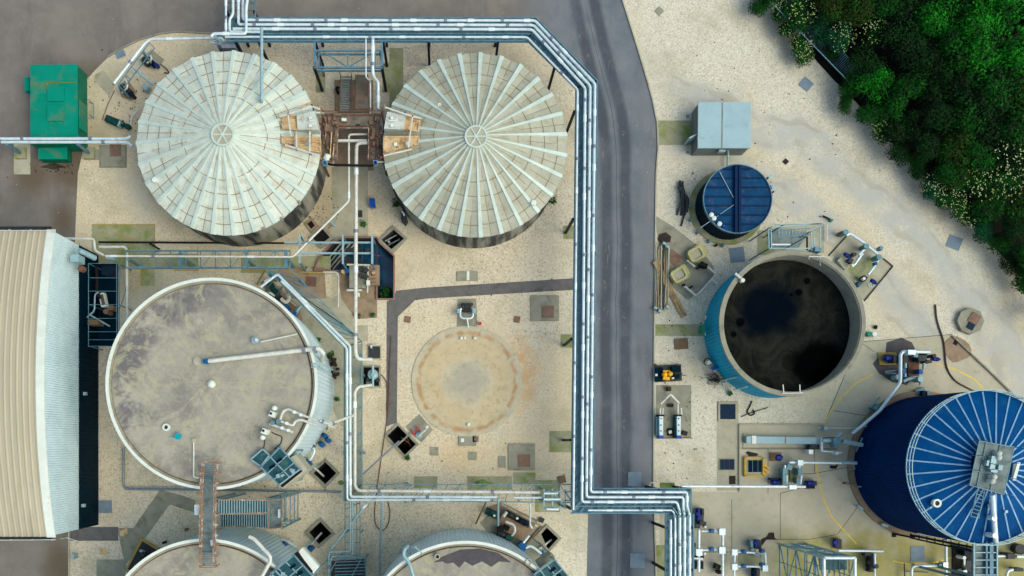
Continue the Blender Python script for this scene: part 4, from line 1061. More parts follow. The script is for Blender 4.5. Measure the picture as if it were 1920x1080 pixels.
for X, Y, a in ((672, 578, -35), (690, 640, -35), (695, 655, -30), (712, 680, -30)): m.box(*qs(X, Y), 8, 3.4, h-.9, h-.3, a)
m.build('nozzle', 'galv_pale', t)
m = M()
for a in range(95, 190, 22):
    c = (1363+70*math.cos(math.radians(a)), 389+70*math.sin(math.radians(a))); m.box(c[0], c[1], 4, 6, .1, .5, a-90)
m.build('anchor', 'galv', t)

# ---------------------------------------------------------------- kiosk
t = thing('grey_kiosk', 'pale grey flat-roofed kiosk with open door north of the small blue tank', 'kiosk', 1344, 255)
h = 2.2
M().prism([(1310, 193.5), (1405.5, 193), (1406, 276), (1309, 277)], 0, h-.08, h).build('wall', 'grey_wall', t)
rf = M().prism([(1309, 192), (1407, 192), (1407, 278), (1308, 278)], h-.08, h+.06, h).build('roof', 'grey_roof', t)
M().bar((1355, 192, h+.08), (1354, 278, h+.08), 1.6, 1).build('roof_seam', 'concrete_grey', rf)
p = P(1297, 262)
wx = P(1309.5, 277, h)
M().prism([(1303, 243.5), (1306, 243.5), (1306, 256), (1303, 256)], .1, 1.95, 0).build('door_opening', 'black', t)
dm = M(); dm.prism([(1281, 271.5), (1299, 262.5), (1300, 264.5), (1282, 273.5)], .05, 1.95, 0); dm.build('door', 'grey_roof', t)
M().box(1357, 279.5, 12, 4, h-.9, h-.4, at=h).build('lamp', 'galv_pale', t)
M().tube([(1364, 278, 1.6), (1365, 290, .5), (1364, 310, .5)], 2).build('drain', 'galv_pale', t)

# ---------------------------------------------------------------- green container
t = thing('green_container', 'green steel container with two roof hatches beside the asphalt yard', 'container', 120, 215)
h = 2.3
M().prism([(57, 122), (144, 121), (145, 268), (57, 270)], .05, h, h).build('body', 'green_side', t)
rf = M().prism([(56.5, 121.5), (145, 120.5), (146, 269), (56.5, 270)], h, h+.05).build('roof', 'green_paint', t)
for y in (175, 213): M().box(104, y, 31, 29, h+.06, h+.18).build('roof_hatch', 'green_paint', t)
m = M().tube([(86, 160, h+.08), (90, 154, h+.08), (144, 155, h+.08)], 1.2); m.build('roof_conduit', 'moss', t)
M().prism([(45, 145), (56, 144.5), (56, 170), (46, 170)], .8, 1.6).build('side_box', 'green_paint', t)
M().prism([(72, 262), (125, 262), (125, 298), (72, 298)], .05, 1.2).build('end_box', 'green_side', t)
M().prism([(71.5, 262), (125.5, 262), (125.5, 298.5), (71.5, 298.5)], 1.2, 1.26).build('end_box_lid', 'green_paint', t)
M().prism([(147, 186), (149, 186), (150, 240), (148, 240)], .2, 1.9, 1.9).build('door', 'green_paint', t)
t = thing('handrail', 'thin galvanised handrail frame at the east side of the green container', 'rail', 170, 200)
m = M()
for p_, q2 in (((160, 190), (175, 195)), ((175, 195), (176, 222)), ((160, 222), (176, 222))): m.bar((*p_, 1.1), (*q2, 1.1), 1).bar((*p_, .6), (*q2, .6), .8)
for p_ in ((160, 190), (175, 195), (176, 222), (160, 222)): m.post(*p_, 0, 1.1, 1)
m.build('rails', 'galv', t)
# western pipes on slanting supports
for i, (yy, x1, L) in enumerate(((260, 244, 'upper of the two pipes running west over the green container'), (266.5, 246, 'lower of the two pipes running west over the green container'))):
    pt = [(-250, yy, 3.0), (x1-6, yy, 3.0), (x1+2, yy-5 if i == 0 else yy+8, 3.0)]
    o = one('pipe', M().tube(pt, 2.7), 'pipe_white', L, 'pipe', 'twin pipes over the green container')
    for sx in ((42, 170), (0, 194))[i]: M().tube([(sx-3, yy, 3.0), (sx+3, yy, 3.0)], 3.8).build('joint', 'band', o)
for i, (bx, by, tx, ty) in enumerate(((41, 289, 14, 270), (169, 289, 146, 270))):
    t = thing('pipe_support', ('post on a concrete block left of the green container', 'post on a concrete block right of the green container')[i], 'support', bx, by, 0, 'posts carrying the western pipes')
    M().box(bx, by, 20, 20, .02, .35, at=0).build('footing', 'concrete_moss', t)
    p = P(bx, by); tp = P(tx, ty, 2.85)
    m = M(); m.sweep([Vector((p.x, p.y, .3)), Vector((tp.x, tp.y, 2.9))], .16, 8); m.build('post', 'steel_blue', t)
    M().box(tx, ty-7, 6, 16, 2.72, 2.86).build('saddle', 'steel_blue', t)
slab('footing_slab', rect(26, 268, 57, 327), .010, 'concrete_pale')
slab('footing_slab', rect(158, 280, 186, 300), .010, 'concrete_grey')
# ---------------------------------------------------------------- pipe racks
def rack(name, label, left, right, h, mt, legs, nbrace=None, step=16, inner=None, w=2.2, group=None, floor=None):
    """left/right: matching polylines (px at h) of the two side rails"""
    kk = H/(H-h); x, y = left[0]
    t = thing(name, label, 'pipe rack', NX+(x-NX)/kk, NY+(y-NY)/kk, 0, group)
    m = M()
    for pl in (left, right)+((inner,) if inner else ()):
        for i in range(len(pl)-1): m.bar((*pl[i], h), (*pl[i+1], h), w, 4)
    m.build('side_rail', mt, t)
    cm, bm = M(), M(); flip = 0
    for i in range(len(left)-1):
        a0, a1, b0, b1 = [Vector(p) for p in (left[i], left[i+1], right[i], right[i+1])]
        L = max((a1-a0).length, (b1-b0).length); n = max(1, int(L/step))
        for k in range(n+1):
            f = k/n; p, q2 = a0.lerp(a1, f), b0.lerp(b1, f)
            cm.bar((*p, h-.03), (*q2, h-.03), 1.5, 2.4)
            if k < n:
                f2 = (k+1)/n; p2, r2 = a0.lerp(a1, f2), b0.lerp(b1, f2)
                if flip: bm.bar((*p, h-.12), (*r2, h-.12), .9, .9)
                else: bm.bar((*q2, h-.12), (*p2, h-.12), .9, .9)
                flip ^= 1
    cm.build('cross_member', mt, t); bm.build('bracing', mt, t)
    if floor: 
        fm = M()
        for i in range(len(left)-1):
            fm.prism([left[i], left[i+1], right[i+1], right[i]], h-.34-.004*i, h-.3-.004*i, h)
        fm.build('tray', floor, t)
    for lx, ly in legs:
        M().post(lx, ly, 0, h-.1, 4.2, at=h).build('leg', 'navy_leg' if mt == 'steel_blue' else 'galv', t)
    return t
HR = 5.1
LI = [(425, 77), (991, 77), (1080, 165), (1071, 957)]
RI = [(425, 34), (1005, 34), (1120, 152), (1112, 917)]
legs = []
for x in (441, 484, 590, 718, 803, 934): legs += [(x, 76), (x, 36)]
for y in (208, 410, 635, 825): legs += [(1078-(y-165)*.011, y), (1118-(y-165)*.011, y)]
legs += [(1040, 126), (1073, 955)]
rk1 = rack('pipe_rack', 'long blue-grey pipe rack curving round the digesters and down beside the road', LI, RI, HR, 'steel_blue', legs, step=15, inner=[(425, 64), (996, 64), (1093, 162), (1086, 935)], floor='tray')
rk1b = rack('pipe_rack', 'pipe rack bridging the asphalt road near the bottom', [(1071, 962), (1296, 962)], [(1112, 916), (1296, 916)], HR-.02, 'steel_blue', [(1237, 960), (1237, 918), (1292, 918)], step=14, inner=[(1086, 949), (1260, 949)], floor='tray')
rk1c = rack('pipe_rack', 'pipe rack running south off the bottom edge beside the concrete apron', [(1248, 964), (1248, 1160)], [(1300, 964), (1300, 1160)], HR-.04, 'steel_blue', [(1250, 990), (1298, 990), (1250, 1070), (1298, 1070)], step=17, floor='tray')
rk1d = rack('pipe_rack', 'pipe rack entering from the top edge above the left ribbed tank', [(422, -80), (422, 33)], [(479, -80), (479, 33)], HR-.03, 'steel_blue', [(424, 20), (476, 20)], step=14, floor=None)
def along(pts, d):
    for i in range(len(pts)-1):
        a, b = Vector(pts[i][:2]), Vector(pts[i+1][:2]); L = (b-a).length
        if d <= L:
            f = d/L; return a.lerp(b, f), (b-a).normalized(), pts[i][2]*(1-f)+pts[i+1][2]*f
        d -= L
    return None
def length(pts): return sum((Vector(pts[i+1][:2])-Vector(pts[i][:2])).length for i in range(len(pts)-1))
def longpipe(name, label, pts, r, mt='pipe_white', group=None, every=128, ph=40, bend=5, skip=10):
    r *= .88
    o = one(name, M().tube(pts, r, 8, bend), mt, label, 'pipe', group)
    d = ph; L = length(pts); k = 0
    while d < L-8:
        s_ = along(pts, d)
        if s_:
            p, e, h = s_; ok = all((p-Vector(q_[:2])).length > skip for q_ in pts)
            if ok:
                ln = 6 if k % 2 == 0 else 3
                j = M().tube([(*(p-e*ln), h), (*(p+e*ln), h)], r*1.22 if k % 2 == 0 else r*1.35, 10)
                j.build('sleeve' if k % 2 == 0 else 'band', 'sleeve' if k % 2 == 0 else 'band', o)
        d += every*(.36 if k % 2 else .64)*random.uniform(.7, 1.35); k += 1
    return o
HP = 5.45
def H3(pts, h=HP): return [(x, y, h) for x, y in pts]
GR = 'white pipes on the long rack'
longpipe('pipe', 'outermost white pipe of the rack, nearest the asphalt along its whole bend', H3([(455.6, -70), (455.6, 37.5), (1003, 38.5), (1115.5, 157), (1107.5, 922.5), (1288, 922.5), (1288, 950), (1293, 965), (1293, 1150)]), 2.9, group=GR, ph=60)
longpipe('pipe', 'second white pipe from the asphalt side on the long rack', H3([(447, -70), (447, 46), (1000, 47), (1106.5, 161), (1099.5, 932), (1281, 932), (1281, 955), (1283.5, 968), (1283.5, 1150)]), 2.9, group=GR, ph=69)
longpipe('pipe', 'third white pipe from the asphalt side, last of the close trio', H3([(437, 54), (997, 55), (1097, 165), (1091, 941), (1269, 941), (1274.5, 960), (1274.5, 1150)]), 2.9, group=GR, ph=80)
longpipe('pipe', 'innermost white pipe on the digester side of the long rack', H3([(422, 69), (988, 69.5), (1083, 168), (1075, 956)]), 2.2, group=GR, ph=190, every=170)
longpipe('pipe', 'lone pipe along the south side of the rack where it crosses the road', H3([(1103, 956.7), (1262, 956.7), (1266, 972), (1266, 1150)]), 2.0, group=GR, every=90)
longpipe('pipe', 'westmost white pipe of the bundle running off the bottom edge', H3([(1257.5, 974), (1257.5, 1150)]), 2.5, group=GR, every=90)
longpipe('pipe', 'leftmost pipe of the bundle entering at the top edge', H3([(423.5, -70), (423.5, 60)]), 2.3, every=40, ph=75, skip=4)
longpipe('pipe', 'kinked pipe second from the left at the top edge', H3([(437, -70), (437, 27), (430.5, 36), (430.5, 59.5), (488, 60)]), 2.7, every=60, ph=300)
longpipe('pipe', 'thick pipe at the top edge that hooks west along the kerb', H3([(464.5, -70), (464.5, -5), (461.5, 15), (461.5, 63), (401, 63), (396, 68)], HP+.35), 3.0, every=66, ph=88)
m = M()
for i in range(4): m.bar((1262+i*8, 952, HP+.2), (1272+i*7.5, 966, HP), 1.6, 1.6)
for i in range(4): m.cyl(1266+i*8.5, 968, 3, HP-.2, HP+.3, 8)
m.build('diagonal_tie', 'galv', rk1c)
# pipe from the kerb hook down to the north-west pump skid
longpipe('pipe', 'white pipe sweeping down the kerb to the north-west pump skid', H3([(418, 71), (282, 73.5), (271, 82), (214, 156)], 3.2), 3.0, every=120, ph=100)
t = thing('pipe_trestle', 'slanted galvanised trestle under the kerbside pipe by the pump skid', 'trestle', 245, 130)
m = M().bar((280, 80, 3.0), (222, 158, 3.0), 1.4).bar((290, 90, 3.0), (232, 165, 3.0), 1.4)
for i in range(6): m.bar((280-i*11, 80+i*15, 3.0), (290-i*11, 90+i*15, 3.0), 1.1)
m.post(222, 160, 0, 3, 3, at=3).post(268, 98, 0, 3, 3, at=3); m.build('frame', 'galv', t)
# extra short pipes & valve station at the rack's north-west corner
t = thing('pipe_manifold', 'grey pipe manifold where the rack meets the kerb pipe', 'pipework', 410, 75)
M().tube([(402, 66, 5.6), (408, 72, 5.2), (414, 76, 5.0)], 2.6).tube([(396, 80, 4.6), (414, 82, 4.6)], 3.0).tube([(409, 71, 5.5), (415, 71, 5.5), (419, 76, 5.2)], 2).build('pipe', 'galv_pale', t)
M().box(428, 84, 26, 12, 1.5, 4.6).box(407, 80, 6, 8, 3, 4.8, -20).build('cabinet', 'band', t)
# dark canvas below first bay
t = thing('bay_frame', 'blue steel bay frame standing out from the rack between the two ribbed tanks', 'frame', 655, 130)
h = 5.0
m = M()
for x in (590, 716): m.bar((x, 76, h), (x, 127, h), 3.6, 4)
m.bar((588, 127, h), (718, 127, h), 3, 4).bar((590, 95, h), (716, 95, h), 2.4, 3).build('beam', 'steel_blue', t)
m = M()
for a, b in (((605, 97), (650, 125)), ((702, 97), (655, 125)), ((652, 95), (652, 127)), ((598, 97), (598, 127)), ((704, 96), (704, 127))): m.bar((*a, h), (*b, h), 1.8, 1.8)
m.build('brace', 'steel_blue', t)
m = M().bar((594, 133, 4.0), (714, 133, 4.0), 2.6, 3).bar((596, 102, 4.0), (712, 102, 4.0), 2.4, 3)
m.build('lower_beam', 'steel_blue', t)
for x, y in ((589, 126), (716, 126)): M().post(x, y, 0, h, 4.6, at=h).build('leg', 'navy_leg', t)
for x, y in ((593, 97), (712, 97)): M().post(x, y, 0, h, 3.2, at=h).build('leg', 'steel_blue', t)
longpipe('pipe', 'thin white drop pipe inside the blue bay frame', [(686, 70, 5.2), (686, 144, 5.0), (690, 148.5, 4.4), (694.5, 152, 3.6), (694.5, 165, 3.4), (694.5, 250, 3.4)], 1.7, every=90, ph=95)
longpipe('pipe', 'thick white drop pipe inside the blue bay frame', [(699, 72, 5.2), (699, 138, 5.0), (702, 146, 4.6), (709, 154, 4.0), (709, 170, 3.8), (709, 205, 3.8)], 3.4, every=60, ph=20, skip=6)
# ---------------------------------------------------------------- rusty platform between the digesters
t = thing('steel_platform', 'rust-brown steel platform with a square opening between the two ribbed tanks', 'platform', 660, 255)
h = 4.6
fl = M()
for i, pts in enumerate(([(604, 212), (716, 212), (712, 236), (604, 236)], [(604, 236), (633, 236), (633, 300), (604, 300)], [(690, 236), (716, 236), (718, 300), (690, 300)], [(633, 236), (690, 236), (690, 240), (633, 240)])):
    fl.prism(pts, h-.1-.01*i, h-.01*i, h)
fl.build('deck', 'grate_brown', t)
m = M()
for a, b in (((603, 209), (720, 209)), ((626, 237), (694, 237)), ((628, 237), (622, 305)), ((692, 237), (694, 300)), ((604, 209), (600, 305)), ((718, 209), (722, 302)), ((600, 302), (622, 303)), ((694, 300), (722, 301)),
             ((604, 216), (718, 216)), ((620, 262), (618, 300)), ((712, 240), (714, 300)), ((608, 250), (628, 250)), ((608, 275), (626, 275)), ((694, 255), (716, 255)), ((694, 275), (717, 275)), ((612, 215), (612, 300)), ((704, 214), (706, 300))):
    m.bar((*a, h+.05), (*b, h+.05), 2.0, 3)
m.build('frame', 'rust', t)
r_ = M()
for a, b in (((604, 210), (633, 210)), ((692, 210), (718, 210)), ((633, 240), (690, 240)), ((634, 240), (632, 300)), ((691, 240), (691, 300)), ((605, 210), (612, 232)), ((612, 232), (610, 262))):
    for hh in (h+.55, h+1.05): r_.bar((*a, hh), (*b, hh), .9)
    r_.post(*a, h, h+1.05, 1, at=h).post(*b, h, h+1.05, 1, at=h)
r_.build('guard_rail', 'rust_rail', t)
for x, y in ((606, 212), (716, 212), (603, 300), (718, 298)): M().post(x, y, 0, h, 3, at=h).build('leg', 'rust', t)
M().bar((633, 264, 4.2), (688, 264, 4.2), 4, 4).build('white_beam', 'pipe_cream', t)
m = M()
for X, Y, w_, d_ in ((645, 225, 9, 5), (632, 214, 14, 5), (613, 240, 10, 12), (600, 226, 6, 10), (696, 230, 8, 6), (700, 250, 6, 20)): m.box(X, Y, w_, d_, h, h+.35, 5)
rp = random.Random(4)
for i in range(16): m.box(rp.uniform(606, 630), rp.uniform(214, 298), rp.uniform(2, 6), rp.uniform(3, 9), h, h+rp.uniform(.1, .4), rp.uniform(-8, 8))
for i in range(14): m.box(rp.uniform(694, 715), rp.uniform(214, 298), rp.uniform(2, 6), rp.uniform(3, 9), h, h+rp.uniform(.1, .4), rp.uniform(-8, 8))
m.build('deck_box', 'brown_cover', t)
m = M()
for i in range(12): m.box(rp.uniform(606, 715), rp.choice((216, 222, 230, 234)), rp.uniform(4, 12), 1.6, h+.02, h+.12)
m.build('deck_angle', 'grate', t)
M().box(645, 224, 9, 5, h+.36, h+.5, 5).box(600, 211, 14, 3, h+.1, h+.3).build('deck_lid', 'white_trim', t)
m = M().tube([(622, 248, h+.3), (619, 290, h+.3)], 1.2).tube([(626, 270, h+.3), (624, 296, h+.3)], 1.2); m.build('conduit', 'rust_orange', t)
t2 = thing('tarpaulin', 'crumpled pale bag on the corner of the rusty platform by the left ribbed tank', 'bag', 612, 295, h)
m = M(); c = P(614, 294, h+.1); n = 9
vs = [(c.x+(.42+.12*math.sin(3*i))*math.cos(2*PI*i/n), c.y+(.34+.1*math.cos(2*i))*math.sin(2*PI*i/n), h+.06) for i in range(n)]+[(c.x+.2*math.cos(2*PI*i/n), c.y+.17*math.sin(2*PI*i/n), h+.4) for i in range(n)]+[(c.x, c.y, h+.45)]
m.add(vs, [(i, (i+1) % n, n+(i+1) % n, n+i) for i in range(n)]+[(n+i, n+(i+1) % n, 2*n) for i in range(n)], True); m.build('sheet', 'white_trim', t2)
for (X, Y, mt, L, dx) in ((609, 304, 'valve_blue', 'blue-handled valve at the south-west corner of the rusty platform', -1), (704, 304, 'motor_blue', 'violet-blue valve at the south-east corner of the rusty platform', 1)):
    t3 = thing('corner_valve', L, 'valve', X, Y, h)
    M().box(X, Y, 9, 7, h-.3, h+.3).build('body', 'galv_pale', t3); M().cyl(X, Y, 3, h+.3, h+.6, 10).build('cap', mt, t3)
    M().tube([(X+(4 if dx > 0 else -4), Y, h), (X+dx*18, Y-1, h), (X+dx*20, Y+16, h)], 1.4).build('pipe', 'pipe_cream', t3)
one('hose', M().tube([(614, 307, h-.2), (622, 309, h), (700, 311, h), (703, 302, h)], 2.2, 8, 4), 'black', 'thick black pipe slung between the two ribbed tanks', 'pipe')
longpipe('pipe', 'thick cream pipe running south from the rusty platform and turning east', [(690, 267.5, 4.2), (668.5, 268, 4.2), (668, 290, 4.1), (667, 520, 3.9), (666.5, 660, 3.9), (670, 673, 3.9), (698, 674, 3.6)], 3.9, 'pipe_cream', every=250, ph=75, bend=9)
longpipe('pipe', 'thin cream pipe hooking from the platform opening and running diagonally to the truss bridge', [(690, 251.5, 4.0), (654, 252, 4.0), (654, 377, 4.0), (549, 481.5, 4.0), (198, 480, 4.0)], 2.2, 'pipe_cream', every=260, ph=150)
# stair and ramp
def stair(name, label, p0, p1, w, h0, h1, n, mt, rail, cat='stair'):
    c = ((p0[0]+p1[0])/2, (p0[1]+p1[1])/2)
    t = thing(name, label, cat, c[0], c[1], 0)
    a, b = Vector(p0), Vector(p1); e = (b-a).normalized(); q = Vector((-e.y, e.x)); ang = math.degrees(math.atan2(e.y, e.x))
    tm = M()
    for i in range(n):
        f = (i+.5)/n; p = a.lerp(b, f); hh = h0+(h1-h0)*f
        tm.bar((*(p-q*w/2), hh), (*(p+q*w/2), hh), (b-a).length/n*.52, .8)
    tm.build('treads', mt, t)
    sm2 = M()
    for s_ in (-1, 1): sm2.bar((*(a+q*s_*w/2), h0), (*(b+q*s_*w/2), h1), 1.3, 4)
    sm2.build('stringer', rail, t)
    rm = M()
    for s_ in (-1, 1):
        rm.bar((*(a+q*s_*w/2), h0+1), (*(b+q*s_*w/2), h1+1), 1.1)
        for i in range(5):
            p = a.lerp(b, i/4)+q*s_*w/2; hh = h0+(h1-h0)*i/4
            rm.post(p.x, p.y, hh, hh+1, 1, at=hh)
    rm.build('handrail', rail, t)
    return t
stair('platform_stair', 'rusty steel stair climbing to the platform between the ribbed tanks', (649, 142), (647, 210), 21, .8, 4.6, 15, 'grate', 'rust')
t = thing('ramp', 'brown walkway ramp beside the rusty stair', 'ramp', 678, 175)
m = M(); a = [P(668, 140, 1.0), P(689, 140, 1.0), P(689, 204, 4.4), P(667, 204, 4.4)]
m.hexa([v-Vector((0, 0, .08)) for v in a], a); m.build('deck', 'grate_brown', t)
M().bar((667, 140, 1.9), (666, 205, 5.3), 1.4).bar((690, 140, 1.9), (690, 205, 5.3), 1.4).build('handrail', 'rust', t)
one('oil_drum', M().cyl(633, 166, 4.5, .0, .9, 14), 'black', 'small black drum beside the foot of the rusty stair', 'drum')
# ---------------------------------------------------------------- truss bridge and second rack
rk2 = rack('truss_bridge', 'grey truss walkway running east from the mesh cage past the left ribbed tank', [(236, 502), (544, 502)], [(236, 470), (544, 470)], 3.6, 'galv', [(240, 486), (345, 486), (462, 486), (538, 486)], step=26, w=2.6)
rk2['category'] = 'truss'
for x in (338, 462, 536): M().bar((x, 470, 3.66), (x, 502, 3.66), 6, 2).build('saddle', 'steel_blue', rk2)
rk3 = rack('pipe_rack', 'diagonal rack from the truss bridge skirting the large tank then turning south', [(498, 502), (520, 524), (646, 652), (646, 938), (1072, 942)], [(542, 502), (648, 612), (678, 640), (678, 908), (1072, 908)], 3.55, 'galv', [(503, 512), (560, 522), (646, 700), (676, 700), (646, 850), (676, 850), (646, 938), (760, 940), (760, 910), (900, 940), (900, 910), (1020, 940)], step=24, w=1.7)
t = thing('beam_grid', 'pale blue-grey beam grid standing over the dark basin', 'frame', 630, 465)
h = 3.5
m = M().bar((533, 455, h), (700, 455, h), 3.0, 4).bar((560, 475, h), (698, 475, h), 3.0, 4); m.build('long_beam', 'galv_pale', t)
for x, y0, y1 in ((562, 440, 494), (643, 440, 495), (698, 440, 495)): M().bar((x, y0, h+.2), (x, y1, h+.2), 3.6, 3).build('cross_beam', 'galv_pale', t)
for x, y in ((562, 442), (562, 493), (643, 442), (643, 493), (698, 442), (698, 493)): M().post(x, y, 0, h, 2.6, at=h).build('leg', 'galv', t)
HQ = 3.95
G2 = 'twin pipes on the diagonal rack'
longpipe('pipe', 'outer of the two pipes on the diagonal rack, hooking over the blue-green pumps', H3([(489, 538), (520, 514), (656.5, 649), (657, 931.5), (932, 932)], HQ), 2.7, group=G2, ph=110, every=200)
longpipe('pipe', 'inner of the two pipes on the diagonal rack, closer to the large tank', H3([(527, 527), (554, 553), (650.5, 653), (651, 937.5), (918, 937.5)], HQ), 2.5, group=G2, ph=70, every=210)
longpipe('pipe', 'cream pipe leaving the boxed pump and running south then east on the second rack', [(696, 722, 2.4), (672, 725, 3.9), (665.5, 734, 3.9), (665.5, 912, 3.9), (672, 920, 3.9), (1012, 923, 3.9)], 3.2, 'pipe_cream', ph=60, every=240, bend=8)
longpipe('pipe', 'short pipe continuing east in line with the twin pipes to the bottom rack', H3([(964, 933), (1017, 933)], HQ), 2.2, every=400, ph=300)
one('pipe', M().tube([(566, 1040, 3.8), (616, 1040, 3.8)], .1), 'pipe_cream', 'hairline pipe stub near the lower stair tower', 'pipe') if False else None
longpipe('pipe', 'slanting pipe from the second rack down to the lower stair tower', [(705, 922, 4.0), (617, 1034, 3.0), (616, 1120, 3.0)], 2.2, 'galv_pale', ph=34, every=300)
longpipe('pipe', 'thin pipe hanging straight south from the second rack', [(716, 925, 4.0), (716, 948, 3.8), (712, 1050, 1.0), (712, 1078, .6)], 2.2, 'galv_pale', ph=22, every=300)
longpipe('pipe', 'slanting grey pipe from the twin pit to the second rack', [(748, 827, .3), (676, 894, 3.0)], 2.0, 'band', ph=500)
for (pts, L) in (([(657, 940, 3.6), (657, 1034, 3.4), (618, 1035, 3.3)], 'outer grey pipe under the rack turning west to the stair tower'), ([(661, 942, 3.4), (661, 1042, 3.2), (622, 1043, 3.2), (618, 1060, 3.0)], 'inner grey pipe under the rack turning west to the stair tower')):
    longpipe('pipe', L, pts, 1.9, 'galv_pale', every=500, ph=400)
t = thing('pipe_trestle', 'narrow galvanised trestle running south of the second rack corner', 'trestle', 655, 990)
m = M()
for x in (647, 669, 675): m.bar((x, 940, 3.0), (x, 1052, 3.0), 1.5)
for i in range(5): m.bar((647, 945+i*24, 2.9), (675, 945+i*24, 2.9), 1.3)
m.bar((647, 955, 2.9), (675, 942, 2.9), 1.6); m.build('frame', 'galv', t)
for p_ in ((647, 1000), (675, 1000)): M().post(*p_, 0, 3, 2, at=3).build('leg', 'galv', t)
longpipe('pipe', 'short drop pipe from the second rack to the lower right tank pumps', [(934, 934, 3.9), (934, 985, 1.5)], 2.4, 'galv_pale', ph=400)
longpipe('pipe', 'drop pipe from the second rack beside the eastern pit', [(994, 944, 3.9), (994, 985, 2.2), (998, 990, 1.6)], 2.0, 'pipe_white', ph=400)
one('pipe', M().tube([(911, 942, 2.8), (892, 982, .3)], 1.6), 'pallet', 'brownish slanted prop at the lower right tank pumps', 'prop')
one('pipe', M().tube([(938, 944, 2.6), (1013, 985, .5)], 2.0), 'concrete_grey', 'slanted concrete-grey channel ending at the eastern pit', 'channel')
one('pipe', M().tube([(1292, 925, 3.0), (1275, 921, 2.6), (1275, 915, 2.4), (1279, 911.5, 2.4), (1510, 912.5, 1.2)], 2.6), 'pipe_white', 'white pipe running east from the bundle to the pump cluster by the yellow box', 'pipe')
one('hose', M().tube([(734, 630, .2), (730, 700, .1), (728, 770, .1), (712, 880, .1), (706, 920, .1), (702, 960, .1), (704, 985, .1), (716, 998, .1), (728, 985, .1), (732, 960, .1), (727, 940, .1)], .8, 6, 20), 'hose_red', 'long dull red hose trailing over the gravel and looping at its end', 'hose')
one('hose', M().tube([(698, 690, .2), (712, 700, .15), (724, 712, .1), (727, 740, .1), (725, 770, .1)], .8, 6, 8), 'hose_red', 'short dull red hose curling from the boxed pump', 'hose')
one('hose', M().tube([(1754, 571, .1), (1756, 600, .1), (1770, 640, .1), (1774, 690, .1), (1790, 715, .1), (1825, 733, .1), (1860, 748, .1)], 1.5, 8, 14), 'hose', 'brown hose winding over the eastern gravel toward the tall tank', 'hose')
one('pipe', M().tube([(1786, 630, .15), (1866, 706, .15), (1960, 800, .15)], 1.9, 8), 'concrete_grey', 'straight grey pipe lying along the east side of the apron', 'pipe')
# trench covers where the racks meet
t = thing('meeting_frame', 'light blue steel frame where the second rack meets the roadside rack', 'frame', 1040, 935)
m = M()
for a, b in (((1020, 917), (1020, 955)), ((1036, 917), (1036, 955)), ((1060, 917), (1060, 955)), ((1020, 922), (1072, 922)), ((1020, 938), (1072, 938)), ((1020, 952), (1060, 952)), ((1036, 922), (1060, 950)), ((1060, 922), (1070, 938))): m.bar((*a, 4.2), (*b, 4.2), 2.2, 3)
m.build('frame', 'galv_pale', t)
M().tube([(1025, 954.5, 4.6), (1048, 955, 4.6)], 2).build('stub_pipe', 'sleeve', t)
M().tube([(1020, 925, 4.5), (1046, 925, 4.5)], 2).tube([(1020, 936, 4.5), (1052, 936, 4.5)], 2).build('short_pipe', 'pipe_white', t)
for p_ in ((1022, 920), (1060, 952)): M().post(*p_, 0, 4.2, 2.4, at=4.2).build('leg', 'galv', t)
# ---------------------------------------------------------------- rusty ladder bridge + stair tower
t = thing('ladder_bridge', 'rusty railed footbridge linking the large tank with the lower left tank', 'footbridge', 405, 960)
h = HT+.25
x0, x1 = 377.5, 406.5
m = M()
seg = [(866, 379, 408, .9), (895, 377, 406, .35), (915, 376, 405, .3), (1035, 374, 404, .3), (1050, 374, 404, .6), (1064, 375, 406, 1.0)]
m.prism([(379, 895), (405, 895), (403, 1035), (377, 1035)], HT+.05, HT+.12); m.build('deck', 'grate', t)
tr = M()
for i in range(9): tr.bar((380, 868+i*4.0, HT+.9-.08*i), (406, 868+i*4.0, HT+.9-.08*i), 1.3, .8)
for i in range(8): tr.bar((376, 1036+i*4.0, HT+.3+.07*i), (403, 1036+i*4.0, HT+.3+.07*i), 1.3, .8)
tr.build('treads', 'galv', t)
for side in (1, 2):
    r_ = M()
    for dx in (0, 4 if side == 1 else -4):
        for i in range(len(seg)-1):
            a, b = seg[i], seg[i+1]
            r_.bar((a[side]+dx, a[0], HT+1.2), (b[side]+dx, b[0], HT+1.2), 1.8, 1.2)
    for i in range(11):
        y = 868+i*19.4; xx = 379-4*min(1, (y-866)/60)+(29.5 if side == 2 else 0)
        r_.post(xx, y, HT, HT+1.2, 1.8, at=HT+1.2).box(xx, y, 5, 4, HT+1.1, HT+1.3)
    r_.build('handrail', 'rust_rail', t)
M().bar((379, 866, HT+1.25), (408, 866, HT+1.25), 2, 1.6).build('end_rail', 'rust_rail', t)
M().bar((375, 1064, HT+1.25), (405, 1064, HT+1.25), 1.4, 1.6).build('end_rail', 'rust_rail', t)
M().box(368, 956, 7, 19, HT+.3, HT+.6).build('light_box', 'pipe_white', t)
M().box(397, 1018, 5, 11, HT+.3, HT+.6, -10).build('light_box', 'pipe_white', t)
for (x, y) in ((380, 940), (402, 940)): M().post(x, y, 0, HT, 3, at=HT).build('leg', 'galv', t)
t = thing('stair_tower', 'galvanised double-flight stair tower between the large tank and the lower left tank', 'stair tower', 505, 965)
def flight(a, b, w, h0, h1, n):
    m = M(); a, b = Vector(a), Vector(b); q = Vector((0, 1))
    for i in range(n):
        f = (i+.5)/n; p = a.lerp(b, f); hh = h0+(h1-h0)*f; m.bar((p.x, p.y-w/2, hh), (p.x, p.y+w/2, hh), 1.5, 1.0)
    return m
flight((408, 951), (500, 950), 26, HT, 8.4, 19).build('flight', 'galv_pale', t)
flight((412, 976), (500, 977), 24, 6.0, 8.2, 20).build('flight', 'galv_pale', t)
fl = M()
